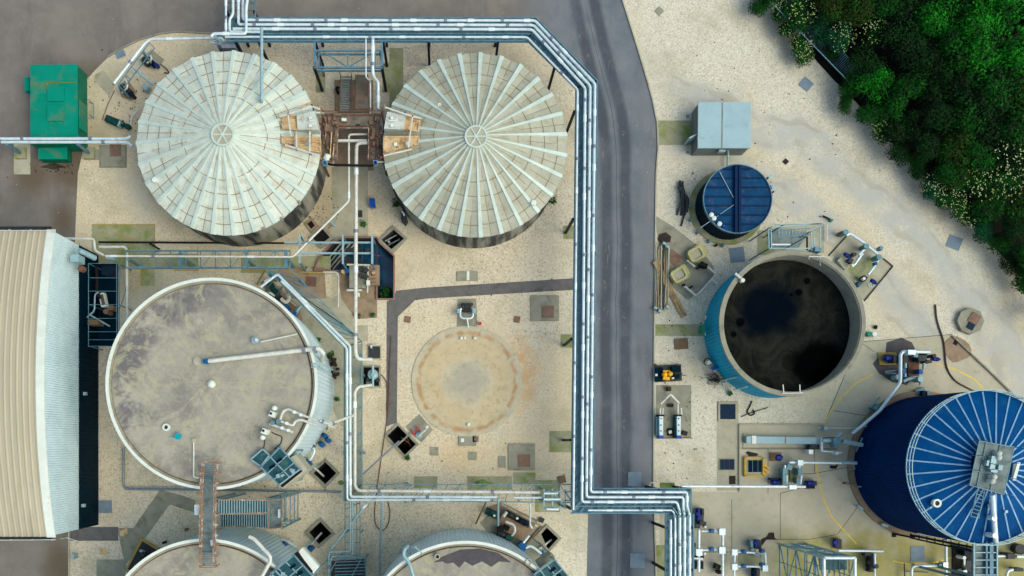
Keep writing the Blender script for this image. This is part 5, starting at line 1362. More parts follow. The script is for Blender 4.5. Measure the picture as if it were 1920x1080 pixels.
pa = [P(408, 938, HT-.1), P(500, 937, 8.3), P(500, 963, 8.3), P(408, 964, HT-.1)]; fl.hexa([v-Vector((0, 0, .12)) for v in pa], [v-Vector((0, 0, .08)) for v in pa])
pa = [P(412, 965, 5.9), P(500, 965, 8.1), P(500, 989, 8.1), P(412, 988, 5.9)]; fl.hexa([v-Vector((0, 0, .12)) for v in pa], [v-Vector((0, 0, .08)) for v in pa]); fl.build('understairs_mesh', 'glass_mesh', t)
M().prism([(500, 936), (529, 934), (529, 989), (500, 991)], 8.2, 8.3).build('landing', 'grate', t)
m = M()
for a, b in (((408, 937, HT+1), (503, 938, 9.4)), ((405, 964, HT+1), (500, 961, 9.4)), ((425, 986, 7.4), (500, 990, 9.2)), ((503, 938, 9.4), (529, 937, 9.4)), ((529, 937, 9.4), (529, 991, 9.4)), ((500, 991, 9.4), (529, 991, 9.4)), ((504, 933, 9.3), (504, 991, 9.3)), ((408, 995, 7), (425, 986, 7.4))): m.bar(a, b, 1.3)
m.build('handrail', 'rust_rail', t)
cg = M()
for i in range(7):
    y = 934+i*9.4; cg.bar((530, y, 8.8), (530+0*i, y, 1.0), 1.1)
    cg.bar((529, y, 8.9), (529, y, .5), 1.0)
for i in range(5):
    x = 504+i*6.2; cg.bar((x, 935, 8.8), (x, 935, .5), 1.1).bar((x, 990, 8.8), (x, 990, .5), 1.1)
for hh in (1.2, 3.0, 5.0, 7.0, 8.8):
    c4 = [P(502, 934, 8.5), P(530, 934, 8.5), P(530, 990, 8.5), P(502, 990, 8.5)]
    for i in range(4):
        A_, B_ = c4[i].copy(), c4[(i+1) % 4].copy(); A_.z = B_.z = hh; cg.sweep([A_, B_], .05, 5)
cg.build('cage', 'galv', t)
M().box(523, 963, 4, 16, 8.4, 8.7).build('light_box', 'pipe_white', t)
for p_ in ((502, 934), (530, 934), (530, 990), (502, 990)): M().post(*p_, 0, 8.6, 2.6, at=8.6).build('leg', 'galv', t)
t = thing('stair_tower', 'dark galvanised stair tower cut by the bottom edge south of the second rack', 'stair tower', 655, 1070)
h = 3.4; m = M()
for i in range(8): m.bar((628, 1048+i*6, h), (684, 1046+i*6, h), 1.5)
for a, b in (((616, 1078), (634, 1046)), ((684, 1044), (688, 1110)), ((634, 1046), (684, 1044)), ((660, 1080), (676, 1050))): m.bar((*a, h+.4), (*b, h+.4), 1.6)
m.build('frame', 'galv', t)
M().prism([(622, 1052), (686, 1048), (688, 1120), (618, 1120)], h-.9, h-.8).build('deck', 'dark_equipment', t)
for p_ in ((634, 1048), (684, 1048)): M().post(*p_, 0, h, 2.4, at=h).build('leg', 'galv', t)
one('pipe', M().tube([(467, 1006, HT+1), (476, 1010, HT+1), (506, 1042, HT+1), (507, 1052, HT+1), (480, 1100, HT+1)], 3.2, 10, 7), 'pipe_cream', 'cream pipe elbowing over the rim of the lower left tank', 'pipe')
one('pipe', M().tube([(764, 1024, HT), (758, 1030, HT+.6), (756, 1040, HT+.6), (768, 1056, HT+.6), (780, 1100, HT+.6)], 3.0, 10, 7), 'galv_pale', 'pale pipe elbowing over the rim of the lower right tank', 'pipe')
M().ring(991, 1054, 4.2, 6.4, HT-.28, HT+.1, 16).cyl(991, 1054, 4.2, HT-.28, HT-.1, 12).build('manhole', 'concrete_pale', tankS)
M().ring(820, 1044, 3.6, 5.6, HT-.26, HT+.1, 16).build('manhole', 'concrete_pale', tankS)
t = thing('ladder', 'caged pale ladder hooked on the lower right tank rim', 'ladder', 775, 1030)
m = M()
for i in range(6): m.bar((752+i*5, 1024+i*0, HT-3+i*.6), (768+i*5, 1038, HT-3+i*.6), 1.2)
m.bar((752, 1024, HT-3), (780, 1024, HT+.2), 1.3).bar((768, 1038, HT-3), (792, 1038, HT+.2), 1.3); m.build('frame', 'galv_pale', t)
# ---------------------------------------------------------------- lattice tower, bottom
t = thing('lattice_tower', 'tall pale blue lattice tower rising at the bottom edge by the concrete apron', 'lattice tower', 1488, 1040)
hT = 9.4; c4 = [P(1545, 1046, hT), P(1603, 1046, hT), P(1603, 1120, hT), P(1545, 1120, hT)]
def vv(p, z): return Vector((p.x, p.y, z))
m = M()
for p in c4: m.sweep([vv(p, 0), vv(p, hT)], .11, 6)
m.build('corner_post', 'galv_pale', t)
m = M(); N_ = 5
for k in range(N_+1):
    z_ = hT*k/N_
    for i in range(4): m.sweep([vv(c4[i], z_), vv(c4[(i+1) % 4], z_)], .07, 5)
    if k < N_:
        z2 = hT*(k+1)/N_
        for i in range(4):
            a_, b_ = (c4[i], c4[(i+1) % 4]) if k % 2 else (c4[(i+1) % 4], c4[i])
            m.sweep([vv(a_, z_), vv(b_, z2)], .055, 5)
            md = (c4[i]+c4[(i+1) % 4])/2; m.sweep([vv(md, z_), vv(md, z2)], .04, 5)
m.build('lattice', 'galv', t)
m = M()
for i in range(4):
    a_, b_ = c4[i], c4[(i+1) % 4]; m.sweep([vv(a_, hT), vv(b_, hT)], .14, 6)
m.build('top_ring', 'pipe_white', t)
m = M().prism([(1548, 1049), (1600, 1049), (1600, 1072), (1548, 1072)], hT-1.2, hT-1.1, hT)
for i in range(5): m.bar((1556+i*9, 1049, hT-.6), (1556+i*9, 1075, hT-.6), 1.2)
m.build('landing', 'glass_mesh', t)
# walkway from tall tank southwards
t = thing('high_walkway', 'blue-grey walkway leaving the tall tank roof off the bottom edge', 'walkway', 1850, 1040)
h = 9.2
m = M().prism([(1826, 1018), (1868, 1018), (1868, 1140), (1826, 1140)], h-.2, h-.12); m.build('deck', 'grate', t)
m = M()
for x, w_ in ((1826, 3), (1849, 3), (1858, 6), (1868, 2.4)): m.bar((x, 1016, h+.05), (x, 1140, h+.05), w_, 4)
m.build('beam', 'steel_blue', t)
m = M()
for i in range(8): m.bar((1826, 1022+i*14, h+.1), (1868, 1022+i*14, h+.1), 1.4)
m.bar((1826, 1018, h+1), (1826, 1140, h+1), 1.2).bar((1870, 1018, h+1), (1870, 1140, h+1), 1.2); m.build('handrail', 'galv_pale', t)
for x in (1828, 1867): M().post(x, 1090, 0, h, 4, at=h).build('leg', 'steel_blue', t)
t = thing('cable_bridge', 'dark sloping cable bridge hugging the south foot of the tall tank', 'bridge', 1765, 1015)
m = M().bar((1706, 1003, 2.4), (1832, 1028, 5.4), 4, 4).bar((1706, 1008, 2.4), (1832, 1036, 5.4), 3, 4).bar((1712, 998, 2.6), (1836, 1020, 5.6), 1.4)
for i in range(9): m.bar((1708+i*15, 1000+i*2.7, 2.5+i*.36), (1708+i*15, 1009+i*3, 2.4+i*.36), 1.4)
m.build('frame', 'navy_leg', t)
M().bar((1720, 1000, 3), (1772, 1010, 4), 2.2, 1.5).box(1783, 1012, 14, 5, 3.6, 4.2, 8).build('cover_plate', 'pipe_cream', t)
for x, y in ((1712, 1008), (1820, 1030)): M().post(x, y, 0, 3.2, 3, at=3).build('leg', 'navy_leg', t)
# ---------------------------------------------------------------- old tank base disc
t = thing('round_tank_base', 'low round concrete tank base with rusty ochre staining among the gravel', 'tank base', 876, 715)
M().cyl(876, 715, 104, 0, .09, 96, at=0, smooth=False).build('slab', 'disc', t)
M().box(866, 634, 5, 5, .22, .34).box(872, 634, 3, 5, .22, .3).build('bracket', 'white_trim', t)
M().box(891, 634, 5, 4, .22, .36).build('bracket', 'white_trim', t)
M().box(879, 796, 5, 5, .22, .34).build('bracket', 'white_trim', t)
M().ring(900, 607, 0.4, 3.2, .012, .3, 14, at=0).build('marker', 'red_paint', t)
# ---------------------------------------------------------------- covers / manholes in the ground
def cover(label, slabp, cov, mt='brown_cover', smt='concrete_grey', h=.12, ang=0, cat='manhole'):
    x0, y0, x1, y1 = slabp; cx, cy = (x0+x1)/2, (y0+y1)/2
    t = thing('manhole', label, cat, cx, cy)
    M().box(cx, cy, x1-x0, y1-y0, .012, h, ang, at=0).build('slab', smt, t)
    a, b, c, d = cov; M().box((a+c)/2, (b+d)/2, c-a, d-b, h, h+.05, ang, at=0).build('cover', mt, t)
    return t
cover('square concrete chamber with a brown cover, east of the dark footpath', (995, 554, 1048, 602), (1016, 574, 1038, 596))
cover('square concrete chamber with a brown cover, south-east of the round tank base', (953, 832, 1003, 882), (971, 852, 994, 875))
cover('grey chamber with brown cover just right of the green container', (190, 275, 236, 313), (207, 272, 228, 294))
cover('small grey chamber with a raised lid north of the footpath', (857, 509, 896, 527), (875, 509, 880, 526), 'white_trim', 'concrete_grey')
cover('grey chamber with dark blue lid by the gravel west of the apron', (1346, 754, 1384, 790), (1350, 758, 1378, 786), 'cover_blue', 'concrete')
M().box(1367, 779, 6, 6, .17, .24, at=0)
cover('small concrete pad below the round tank base with white peg', (860, 818, 893, 836), (864, 822, 870, 829), 'white_trim', 'concrete_grey')
cover('small brown-lidded pad beside the white peg pad', (886, 817, 898, 829), (889, 820, 896, 827), 'brown_cover', 'concrete_grey')
def plate(label, x, y, wx, wy, mt, ang=0, h=.05, name='cover_plate', cat='cover'):
    return one(name, M().box(x, y, wx, wy, .013, h, ang, at=0), mt, label, cat)
plate('small rusty plate north-west of the round tank base', 764, 599, 12, 12, 'brown_cover', 8)
plate('small rusty plate between round tank base and large brown-covered chamber', 969, 599, 12, 12, 'brown_cover', 8)
plate('rusty tilted plate right of the lower concrete chamber by the rack', 1053, 899, 15, 14, 'pallet', -15)
plate('small grey slab left of the pair below the round tank base', 814, 846, 16, 16, 'concrete_grey', 3)
plate('small grey slab right of the pair below the round tank base', 886, 855, 16, 16, 'concrete_grey', 3)
plate('grey slab between the right-hand chamber and the round tank base', 941, 866, 14, 22, 'concrete_grey', 0)
plate('yellow-brown lid on the path at the lower left', 232, 998, 14, 14, 'rust_orange', 0)
plate('rusty disc-like lid below the yellow-brown lid', 194, 1034, 12, 12, 'rust_orange', 20)
plate('grey steel plate on the gravel between the blue tank and the teal tank', 1382, 478, 27, 28, 'slab_blue', -7)
plate('light grey plate on the road just above the rack crossing', 1190, 898, 25, 26, 'slab_blue', 1)
plate('light grey plate on the road near the bottom edge', 1195, 1051, 27, 27, 'slab_blue', 1)
plate('weathered timber lid south-west of the teal tank', 1277, 645, 25, 20, 'pallet', -4, .15)
plate('pale diamond lid on the gravel near the top right road edge', 1236, 21, 13, 13, 'concrete_grey', 45)
plate('torn brown lid on the open gravel east of the kiosk', 1473, 303, 9, 9, 'black_bush', 45)
plate('bluish worn plate by the hedge near the fence', 1511, 158, 22, 20, 'slab_blue', 40)
plate('pale blue worn patch plate by the lower hedge', 1789, 455, 26, 24, 'slab_blue', 20)
plate('grey lid in the mossy slab near the bottom right', 1720, 1038, 26, 28, 'slab_blue', 0)
plate('dark square drain just below the tall tank plinth', 1676, 1003, 8, 8, 'black', 0)
plate('brown grate beside the small concrete pad at the basin slab', 675, 401, 9, 13, 'dark_equipment', 0)
plate('grey square lid under the rack near the second corner', 650, 700, 1, 1, 'concrete', 0) if False else None
for (x, y, L) in ((1289, 218, 'upper of three tiny round caps left of the kiosk'), (1289, 286, 'middle of three tiny round caps left of the kiosk'), (1299, 325, 'lowest of three tiny round caps left of the kiosk')):
    one('stopcock_cap', M().cyl(x, y, 2.6, .01, .06, 10, at=0), 'concrete_grey', L, 'cap')
t = thing('manhole', 'raised octagonal concrete chamber with brown lid on the eastern gravel', 'manhole', 1815, 603)
M().cyl(1815, 603, 25, .0, .45, 8, at=0, smooth=False).build('chamber', 'concrete_grey', t)
M().box(1821, 599, 19, 20, .45, .52, 32, at=0).build('cover', 'brown_cover', t)
M().box(1814, 613, 12, 12, .52, .58, 30, at=0).build('hatch', 'cover_blue', t)
t = thing('manhole', 'broken brownish concrete patch with a black hole beside the grey ground pipe', 'manhole', 1795, 655)
m = M(); pts = [(1795+24*math.cos(a)*(1+.15*math.sin(2*a+.6)), 655+24*math.sin(a)*(1+.12*math.cos(3*a))) for a in [2*PI*i/16 for i in range(16)]]
m.prism(pts, .009, .05, 0).build('patch', 'concrete_brown', t); M().box(1791, 643, 8, 8, .05, .07, 30, at=0).build('hole', 'black', t)
# yellow-edged hatch and cover near apron
t = thing('yellow_hatch', 'square hatch framed in yellow with slatted blue-grey lid on the apron', 'hatch', 1412, 875)
m = M()
for a, b, w_, d_ in ((1412, 858, 36, 3), (1412, 892, 36, 3), (1395, 875, 3, 34), (1429, 875, 3, 34)): m.box(a, b, w_, d_, .012, .35, at=0)
m.build('yellow_frame', 'yellow_paint', t)
M().box(1412, 875, 31, 31, .012, .2, at=0).build('well', 'concrete', t)
M().box(1414, 874, 24, 22, .2, .3, at=0).build('lid', 'navy_low', t)
m = M()
for x in (1402, 1411, 1421): m.bar((x, 863, .33), (x, 886, .33), .6)
m.build('lid_bar', 'galv', t)
m = M()
for i in range(7): m.box(1432+(i % 3)*3, 872+i*2.6, 4, 3, .02, .25, i*25, at=0)
m.build('chain_heap', 'bright_yellow', t)
t = thing('slatted_cover', 'dark blue three-panel cover set in the gravel edge west of the yellow hatch', 'cover', 1363, 871)
M().box(1363, 871, 30, 22, .01, .08, at=0).build('frame', 'concrete_grey', t)
for i in range(3): M().box(1354+i*9, 871, 7.6, 19, .08, .16, at=0).build('panel', 'cover_blue', t)
plate('dark mat-like puddle stain lid left of the apron kerb', 1373, 900, 12, 16, 'black_bush', 0, .03)
m = M(); ribbon(m, [(1386, 796), (1386, 922)], 2.4, .01, .2); ribbon(m, [(1386, 796), (1545, 796)], 2.0, .01, .15)
struct('apron_kerb', m, 'concrete')
struct('apron_kerb', ribbon(M(), [(1393, 812), (1393, 842), (1527, 842)], 1.4, .013, .05), 'concrete_grey')
t = thing('long_cabinet', 'long low pale cabinet lying east-west on the apron', 'cabinet', 1465, 825)
M().prism([(1400, 818), (1536, 820), (1536, 833), (1400, 831)], .012, .7).build('body', 'grey_roof', t)
M().prism([(1410, 817), (1418, 817), (1418, 832), (1410, 832)], .7, .76).build('strap', 'white_trim', t)
M().prism([(1472, 818), (1474, 818), (1474, 832), (1472, 832)], .7, .73).build('seam', 'concrete_grey', t)
t = thing('road_drain', 'white hook-shaped marker post at the road edge above the rack crossing', 'post', 1219, 910)
M().tube([(1228, 905, .9), (1218, 905, .9), (1218, 918, .2)], 1.2).build('hook', 'pipe_cream', t)
# ---------------------------------------------------------------- pumps and valve skids
def motor(t, x, y, ang, L, r, mt, h=.6, base=True, name='motor'):
    a = math.radians(ang); e = Vector((math.cos(a), math.sin(a)))
    p0, p1 = Vector((x, y))-e*L/2, Vector((x, y))+e*L/2
    m = M().sweep([P(*p0, h), P(*p0.lerp(p1, .12), h)], r*S*.85, 12).sweep([P(*p0.lerp(p1, .12), h), P(*p0.lerp(p1, .8), h)], r*S, 12).sweep([P(*p0.lerp(p1, .8), h), P(*p1, h)], r*S*.6, 12)
    for i in range(5):
        q2 = p0.lerp(p1, .2+.12*i); m.sweep([P(*(q2-e*.5), h), P(*(q2+e*.5), h)], r*S*1.12, 12)
    c = p0.lerp(p1, .45); m.box(c.x, c.y, r*1.1, r*1.1, h, h+r*S*1.45, ang)
    o = m.build(name, mt, t)
    if base: M().box(x, y, L*1.15, r*2.2, .02, max(.1, h-r*S*.9), ang, at=0).build('base_plate', 'dark_equipment', t)
    return o
def flg(t, pts, h, r=3.2, mt='valve_blue', name='valve'):
    for (x, y) in pts: M().box(x, y, r*2, r*1.8, h-.25, h+.3).cyl(x, y, r*.55, h+.3, h+.7, 8).build(name, mt, t)
def white_blocks(t, pts, h, s=11):
    for (x, y) in pts: M().box(x, y, s, s+1, h-.25, h+.3).build('insulated_tee', 'pipe_white', t)
# NW pump skids
t = thing('pump_skid', 'blue-motored pump skid in the gravel north-west of the left ribbed tank', 'pump', 280, 112)
M().prism([(262, 112), (285, 93), (308, 112), (296, 130), (276, 128)], .02, .06, 0).build('slab', 'concrete_grey', t)
motor(t, 285, 118, 45, 20, 4, 'navy_low'); M().box(292, 120, 6, 5, .5, 1.2, 30).build('terminal_box', 'motor_blue', t)
M().tube([(276, 104, 1.2), (283, 104, 1.4), (284, 112, 1.4), (276, 118, 1.0)], 1.8).build('pipe', 'pipe_cream', t)
M().cyl(271, 112, 6, .1, 1.0, 12).build('casing', 'dark_equipment', t)
t = thing('pump_skid', 'grey pump skid with white bent pipe at the kerb below the trestle', 'pump', 240, 165)
M().prism([(222, 160), (240, 150), (256, 172), (248, 190), (228, 182)], .02, .06, 0).build('slab', 'concrete_brown', t)
motor(t, 241, 171, 40, 18, 4.4, 'dark_equipment'); M().tube([(231, 148, 1.6), (238, 152, 1.6), (239, 164, 1.6), (229, 174, .8)], 1.9).build('pipe', 'pipe_cream', t)
M().cyl(230, 164, 7, .1, 1.1, 12).box(246, 176, 7, 6, .1, 1, 40).build('casing', 'navy_leg', t)
longpipe('pipe', 'grey elbow pipe from the trestle toward the left ribbed tank', [(246, 138, 1.8), (254, 131, 1.8), (288, 160, 1.2)], 2.8, 'galv_pale', ph=400)
M_ = M().box(272, 163, 10, 9, .1, .9, 35); one('valve_box', M_, 'galv_pale', 'small grey valve box beside the elbow pipe', 'box')
t = thing('pump_set', 'dark green pump set with long motor west of the left ribbed tank', 'pump', 225, 232)
motor(t, 217, 230, 22, 30, 5.5, 'motor_green', .7); motor(t, 240, 238, 22, 14, 4.5, 'motor_green', .6, False, 'gearbox')
M().box(223, 231, 3, 11, .4, 1.1, 22).build('clamp', 'galv_pale', t)
M().tube([(245, 234, .7), (247, 218, .9), (256, 209, .9), (262, 208, 1.2)], 2.0).build('pipe', 'pipe_cream', t)
one('grating', M().tube([(300, 120, .4), (312, 128, .2), (318, 138, .1), (308, 136, .1)], 1), 'hose', 'brown curl of hose by the pump slab near the left ribbed tank', 'hose')
plate('light worn plate on the gravel inside the kerb bend', 226, 102, 18, 12, 'slab_blue', -25)
slab('kerb_slab', [(178, 140), (194, 132), (216, 160), (206, 182), (176, 150)], .012, 'concrete')
# small curbs north-west
struct('yard_kerb', ribbon(M(), [(215, 170), (203, 195), (192, 225)], 1.5, .01, .1), 'concrete_brown')
# equipment at diagonal rack
t = thing('pump_cluster', 'dark cluster of green and grey pumps under the hooked twin pipes', 'pump', 510, 560)
M().prism([(488, 530), (504, 520), (560, 575), (568, 600), (552, 612)], .02, .07, 0).build('slab', 'concrete_brown', t)
for x, y, a, mt in ((506, 532, 40, 'motor_green'), (516, 545, 35, 'motor_green'), (514, 560, 32, 'dark_equipment'), (530, 562, 38, 'dark_equipment')): motor(t, x, y, a, 22, 4.5, mt, 1.0, False)
M().tube([(527, 560, 1.4), (536, 568, 1.4), (543, 560, 1.4), (540, 553, 1.8)], 3.6, 10, 7).build('white_bend', 'pipe_cream', t)
M().tube([(553, 590, 1), (560, 578, 1), (565, 572, 1)], 3).build('short_pipe', 'galv_pale', t)
M().box(537, 576, 9, 9, .4, 1.3, 40).cyl(538, 575, 4, 1.3, 1.7, 10).build('valve', 'valve_blue', t)
M().box(552, 588, 7, 9, .4, 1.2, 20).build('valve', 'valve_blue', t)
m = M().tube([(505, 548, 1.8), (515, 555, 1.8)], 1.8).tube([(495, 528, 2), (506, 520, 2)], 1.8).bar((545, 565, .4), (556, 574, .4), 1.6); m.build('small_pipe', 'pipe_cream', t)
for i in range(3): M().bar((497+i*16, 506+i*16, 2.2), (482+i*16, 533+i*14, .3), 2.2, 2).build('brace', 'line_dull' if i == 0 else 'galv', t)
weed(598, 640, 8, 'straggling weeds beside the upper east wall of the large tank', 60)
weed(620, 665, 9, 'dark weeds at the middle east wall of the large tank', 70)
weed(612, 800, 7, 'low weeds near the pale outlet pipe of the large tank', 60)
weed(632, 748, 6, 'thin weeds by the wall below the thick gas pipe', 50)
# bits at tank's west wall pipe end
t = thing('wall_ladder', 'pale ladder on the east wall of the large tank below the gas pipe', 'ladder', 600, 690)
m = M().tube([(583, 683, HT+.3), (604, 682, HT+.1), (624, 694, 7)], 1.0).tube([(583, 688, HT+.3), (598, 688, HT), (616, 700, 7)], 1.0)
for i in range(4): m.bar((600+i*6, 683+i*3, 9.8-i*.8), (596+i*6, 689+i*3, 9.8-i*.8), 1)
m.build('frame', 'galv_pale', t)
for i, (x, y, L) in enumerate(((622, 678, 'brown-black scrap heap at the east foot of the large tank, upper'), (628, 700, 'brown-black scrap heap at the east foot of the large tank, lower'))):
    m = M(); rnd = random.Random(i); c = P(x, y)
    for k in range(14): m.box(x+rnd.uniform(-9, 9), y+rnd.uniform(-8, 8), rnd.uniform(3, 8), rnd.uniform(2, 5), 0.02, rnd.uniform(.2, .6), rnd.uniform(0, 180), at=0)
    one('scrap_heap', m, 'black_bush', L, 'scrap')
# pump station beside basin
t = thing('pump_station', 'mossy pump station with tanks and white header pipe south of the basin', 'pump station', 680, 520)
M().prism([(655, 498), (690, 498), (690, 540), (655, 540)], .02, 1.0).build('plinth', 'concrete_grey', t)
m = M()
for x, y, r in ((678, 504, 5), (686, 506, 5), (677, 516, 5), (686, 518, 4.5)): m.cyl(x, y, r, 1.0, 1.5, 12)
m.build('round_cover', 'dark_equipment', t)
M().prism([(692, 497), (711, 497), (711, 534), (692, 534)], .02, .7).build('side_plinth', 'concrete_brown', t)
M().tube([(650, 496, 1.3), (694, 497, 1.3)], 1.8).tube([(650, 544, .8), (679, 544, .8)], 2.2).tube([(690, 500, 1.4), (689, 549, 1.0)], 1.2).build('header_pipe', 'pipe_cream', t)
M().box(690, 530, 6, 9, 1.0, 1.6).box(672, 552, 4, 7, .1, .6).build('white_box', 'white_trim', t)
M().cyl(651, 508, 4, .02, 1.2, 12).build('blue_cap', 'valve_blue', t)
M().cyl(643, 509, 3.5, .02, 1.1, 12).cyl(700, 511, 3, .7, 1.0, 12).build('cream_cap', 'rust_orange', t)
m = M()
for y in (516, 523, 530): m.bar((696, y, .75), (704, y-1, .75), 1.4)
m.build('slots', 'rust', t)
one('pipe', M().tube([(562, 510, .6), (606, 511, .6)], 1.4), 'line_dull', 'thin yellowish pipe along the south edge of the basin', 'pipe')
one('pipe', M().tube([(606, 510, .7), (630, 510, .7), (635, 516, .6), (634, 575, .5)], 1.4), 'pipe_cream', 'thin cream pipe bending south at the basin pump station', 'pipe')
plate('rusty red plate on the brown slab left of the pump station', 583, 528, 20, 18, 'rust', 4, .06)
plate('small grey box lid on the yellowish basin pipe', 581, 508, 10, 10, 'concrete_grey', 40, .5)
weed(668, 592, 9, 'bright weeds growing along the lower edge of the pump slab, left', 90)
weed(700, 592, 5, 'bright weeds growing along the lower edge of the pump slab, right', 90)
weed(683, 420, 8, 'green weed tuft above the dark basin', 80)
weed(744, 382, 11, 'green weeds at the lower left wall of the olive ribbed tank', 110, .7)
weed(1036, 378, 8, 'green weeds at the lower right wall of the olive ribbed tank', 80, .9)
weed(868, 405, 4, 'small weed tuft near the olive ribbed tank', 20) if False else None
m = M(); c = P(722, 546); leafcloud(m, c.x, c.y, -1.5, .75, .75, 1.0, 420, .14, random.Random(5)); one('basin_plants', m, 'weed', 'green plants growing in the southern end of the dark basin', 'plant')
weed(765, 858, 7, 'weeds at the lower corner of the twin pit', 60)
for i in range(5):
    pass
# old dark equipment NE of basin: sunken chamber left of basin
t = thing('open_chamber', 'open dark slanting chamber left of the dark basin with a concrete edge', 'chamber', 598, 445)
M().prism([(582, 446), (606, 428), (622, 446), (600, 462)], .012, .03, 0).build('opening', 'black', t)
M().pring([(578, 446), (606, 424), (628, 447), (602, 467)], [(584, 446), (605, 430), (619, 446), (601, 460)], .0, .22).build('curb', 'concrete_grey', t)
t = thing('open_chamber', 'small dark square chamber between the left ribbed tank and the mid slab', 'chamber', 582, 422)
M().prism([(574, 420), (584, 412), (594, 424), (584, 433)], .012, .03, 0).build('opening', 'black', t)
M().pring([(571, 420), (585, 409), (598, 424), (584, 437)], [(576, 420), (584, 414), (591, 424), (584, 430)], .0, .2).build('curb', 'concrete_brown', t)
for (x, y, a, L) in ((566, 398, 60, 'grey pipe stub poking out by the left ribbed tank, upper'), (622, 418, 45, 'grey pipe stub beside the diagonal cream pipe, lower')):
    e = (math.cos(math.radians(a)), math.sin(math.radians(a)))
    one('pipe_stub', M().tube([(x-8*e[0], y-8*e[1], 1.2), (x+8*e[0], y+8*e[1], .5)], 2.4), 'galv_pale', L, 'pipe')
t = thing('wheelbarrow', 'blue plastic tub tipped on grey frame north of the basin', 'tub', 698, 381)
M().prism([(692, 372), (702, 371), (704, 386), (694, 388)], .15, .75).build('tub', 'plastic_blue', t)
M().bar((694, 390, .4), (706, 390, .3), 1.6).bar((696, 388, .4), (699, 393, .1), 1.4).build('frame', 'galv', t)
t = thing('dark_fitting', 'black and white fitting leaning on the olive ribbed tank wall', 'fitting', 757, 404)
M().prism([(751, 396), (757, 394), (764, 410), (760, 418), (752, 410)], .1, 1.4).build('box', 'dark_equipment', t)
M().tube([(753, 396, 1.5), (757, 400, 1.5), (758, 408, 1.2)], 1.5).build('pipe', 'white_trim', t)
# mid: pumps south of cream pipe
t = thing('boxed_pump', 'round white pump in a dark square frame at the end of the cream pipe', 'pump', 697, 707)
M().pring([(679, 686), (714, 686), (714, 727), (679, 727)], [(682, 689), (711, 689), (711, 724), (682, 724)], 0, .25).build('frame', 'concrete_grey', t)
M().prism([(682, 689), (711, 689), (711, 724), (682, 724)], .012, .05, 0).build('floor', 'black', t)
M().cyl(699, 702, 9.5, .05, 1.0, 18).dome(699, 702, 8.5, 1.0, sq=.35).cyl(699, 702, 3.5, 1.0, 1.35, 12).build('casing', 'galv_pale', t)
M().tube([(699, 684, 1.2), (699, 726, 1.0)], 2.4).build('pipe', 'galv_pale', t)
m = M()
for i in range(4): m.box(688+i*3.2, 718, 1.8, 6, .05, .8)
m.build('fin', 'grate', t)
M().cyl(690, 712, 4, .05, .7, 10).cyl(708, 712, 4, .05, .7, 10).build('motor', 'dark_equipment', t)
t = thing('cover_plate', 'dark blue square lid with a clip where the cream pipe ends', 'cover', 702, 660)
M().box(702, 660, 26, 28, .014, .1, at=0).build('frame', 'concrete', t); M().box(702, 661, 22, 22, .1, .16, at=0).build('lid', 'dark_equipment', t)
M().bar((694, 648, .5), (712, 646, .5), 1.6).box(696, 650, 3, 5, .16, .5).build('clip', 'pipe_cream', t)
# twin pit red tools
t = thing('red_tool', 'two red painted levers on the slab beside the twin pit', 'lever', 780, 806)
M().bar((773, 806, .3), (778, 817, .3), 3.2, 3).build('lever', 'red_paint', t); M().bar((780, 799, .3), (788, 810, .3), 3.2, 3).build('lever', 'red_paint', t)
t = thing('valve_post', 'white stubby valve post with round foot on the red tool slab', 'post', 788, 815)
M().cyl(786, 816, 6, .02, .3, 14, at=0).build('foot', 'galv_pale', t); M().tube([(786, 816, .5), (800, 803, 1.2)], 2.4).box(801, 801, 5, 6, 1, 1.4, 45).build('arm', 'pipe_cream', t)
# header fork above the disc
t = thing('pipe_fork', 'white U-shaped pipe fork with dark valves above the round tank base', 'pipework', 876, 585)
M().tube([(865, 578, .9), (863, 582, .9), (863, 593, .9), (867, 597, .9), (883, 597, .9), (887, 593, .9), (887, 578, .9)], 1.8, 8, 3).tube([(876, 597, .9), (878, 614, .5)], 1.5).build('fork', 'pipe_white', t)
M().box(860, 583, 5, 8, .3, 1.1).box(890, 583, 5, 8, .3, 1.1).build('box', 'galv_pale', t)
m = M()
for i in range(4): m.box(869+i*4.4, 578, 3, 11, .1, .9)
m.box(876, 570, 22, 4, .1, .5).build('valve', 'dark_equipment', t)
# lower right tank pumps
t = thing('pump_skid', 'dark green and grey pump skid between the second rack and the lower right tank', 'pump', 955, 970)
M().prism([(912, 952), (940, 942), (1008, 975), (985, 1020), (950, 1000)], .02, .08, 0).build('slab', 'concrete_brown', t)
motor(t, 925, 963, 25, 26, 6, 'motor_green', .9); motor(t, 960, 967, 28, 24, 5, 'dark_equipment', .9); motor(t, 980, 978, 28, 24, 5, 'navy_leg', .9); motor(t, 946, 1003, 20, 26, 5, 'dark_equipment', .8)
M().cyl(927, 967, 2.4, 1.2, 1.5, 8).cyl(970, 972, 2.4, 1.2, 1.6, 8).build('cap', 'white_trim', t)
M().tube([(948, 978, 1.6), (964, 984, 1.6), (966, 996, 1.6), (960, 1004, 1.2)], 2.4, 8, 6).tube([(944, 968, 1.5), (950, 960, 1.6)], 3).build('bend', 'pipe_cream', t)
m = M().bar((972, 988, 1.2), (979, 1009, .8), 1.6); m.build('lever', 'rust_rail', t)
M().box(956, 1008, 14, 8, .4, 1.2, 20).build('valve', 'motor_green', t)
M().cyl(939, 993, 6, .1, 1, 12).box(950, 990, 10, 9, .1, .8, 25).build('casing', 'black', t)
t = thing('valve_set', 'teal and blue valves joined by a white bend beside the eastern pit', 'valve', 990, 1028)
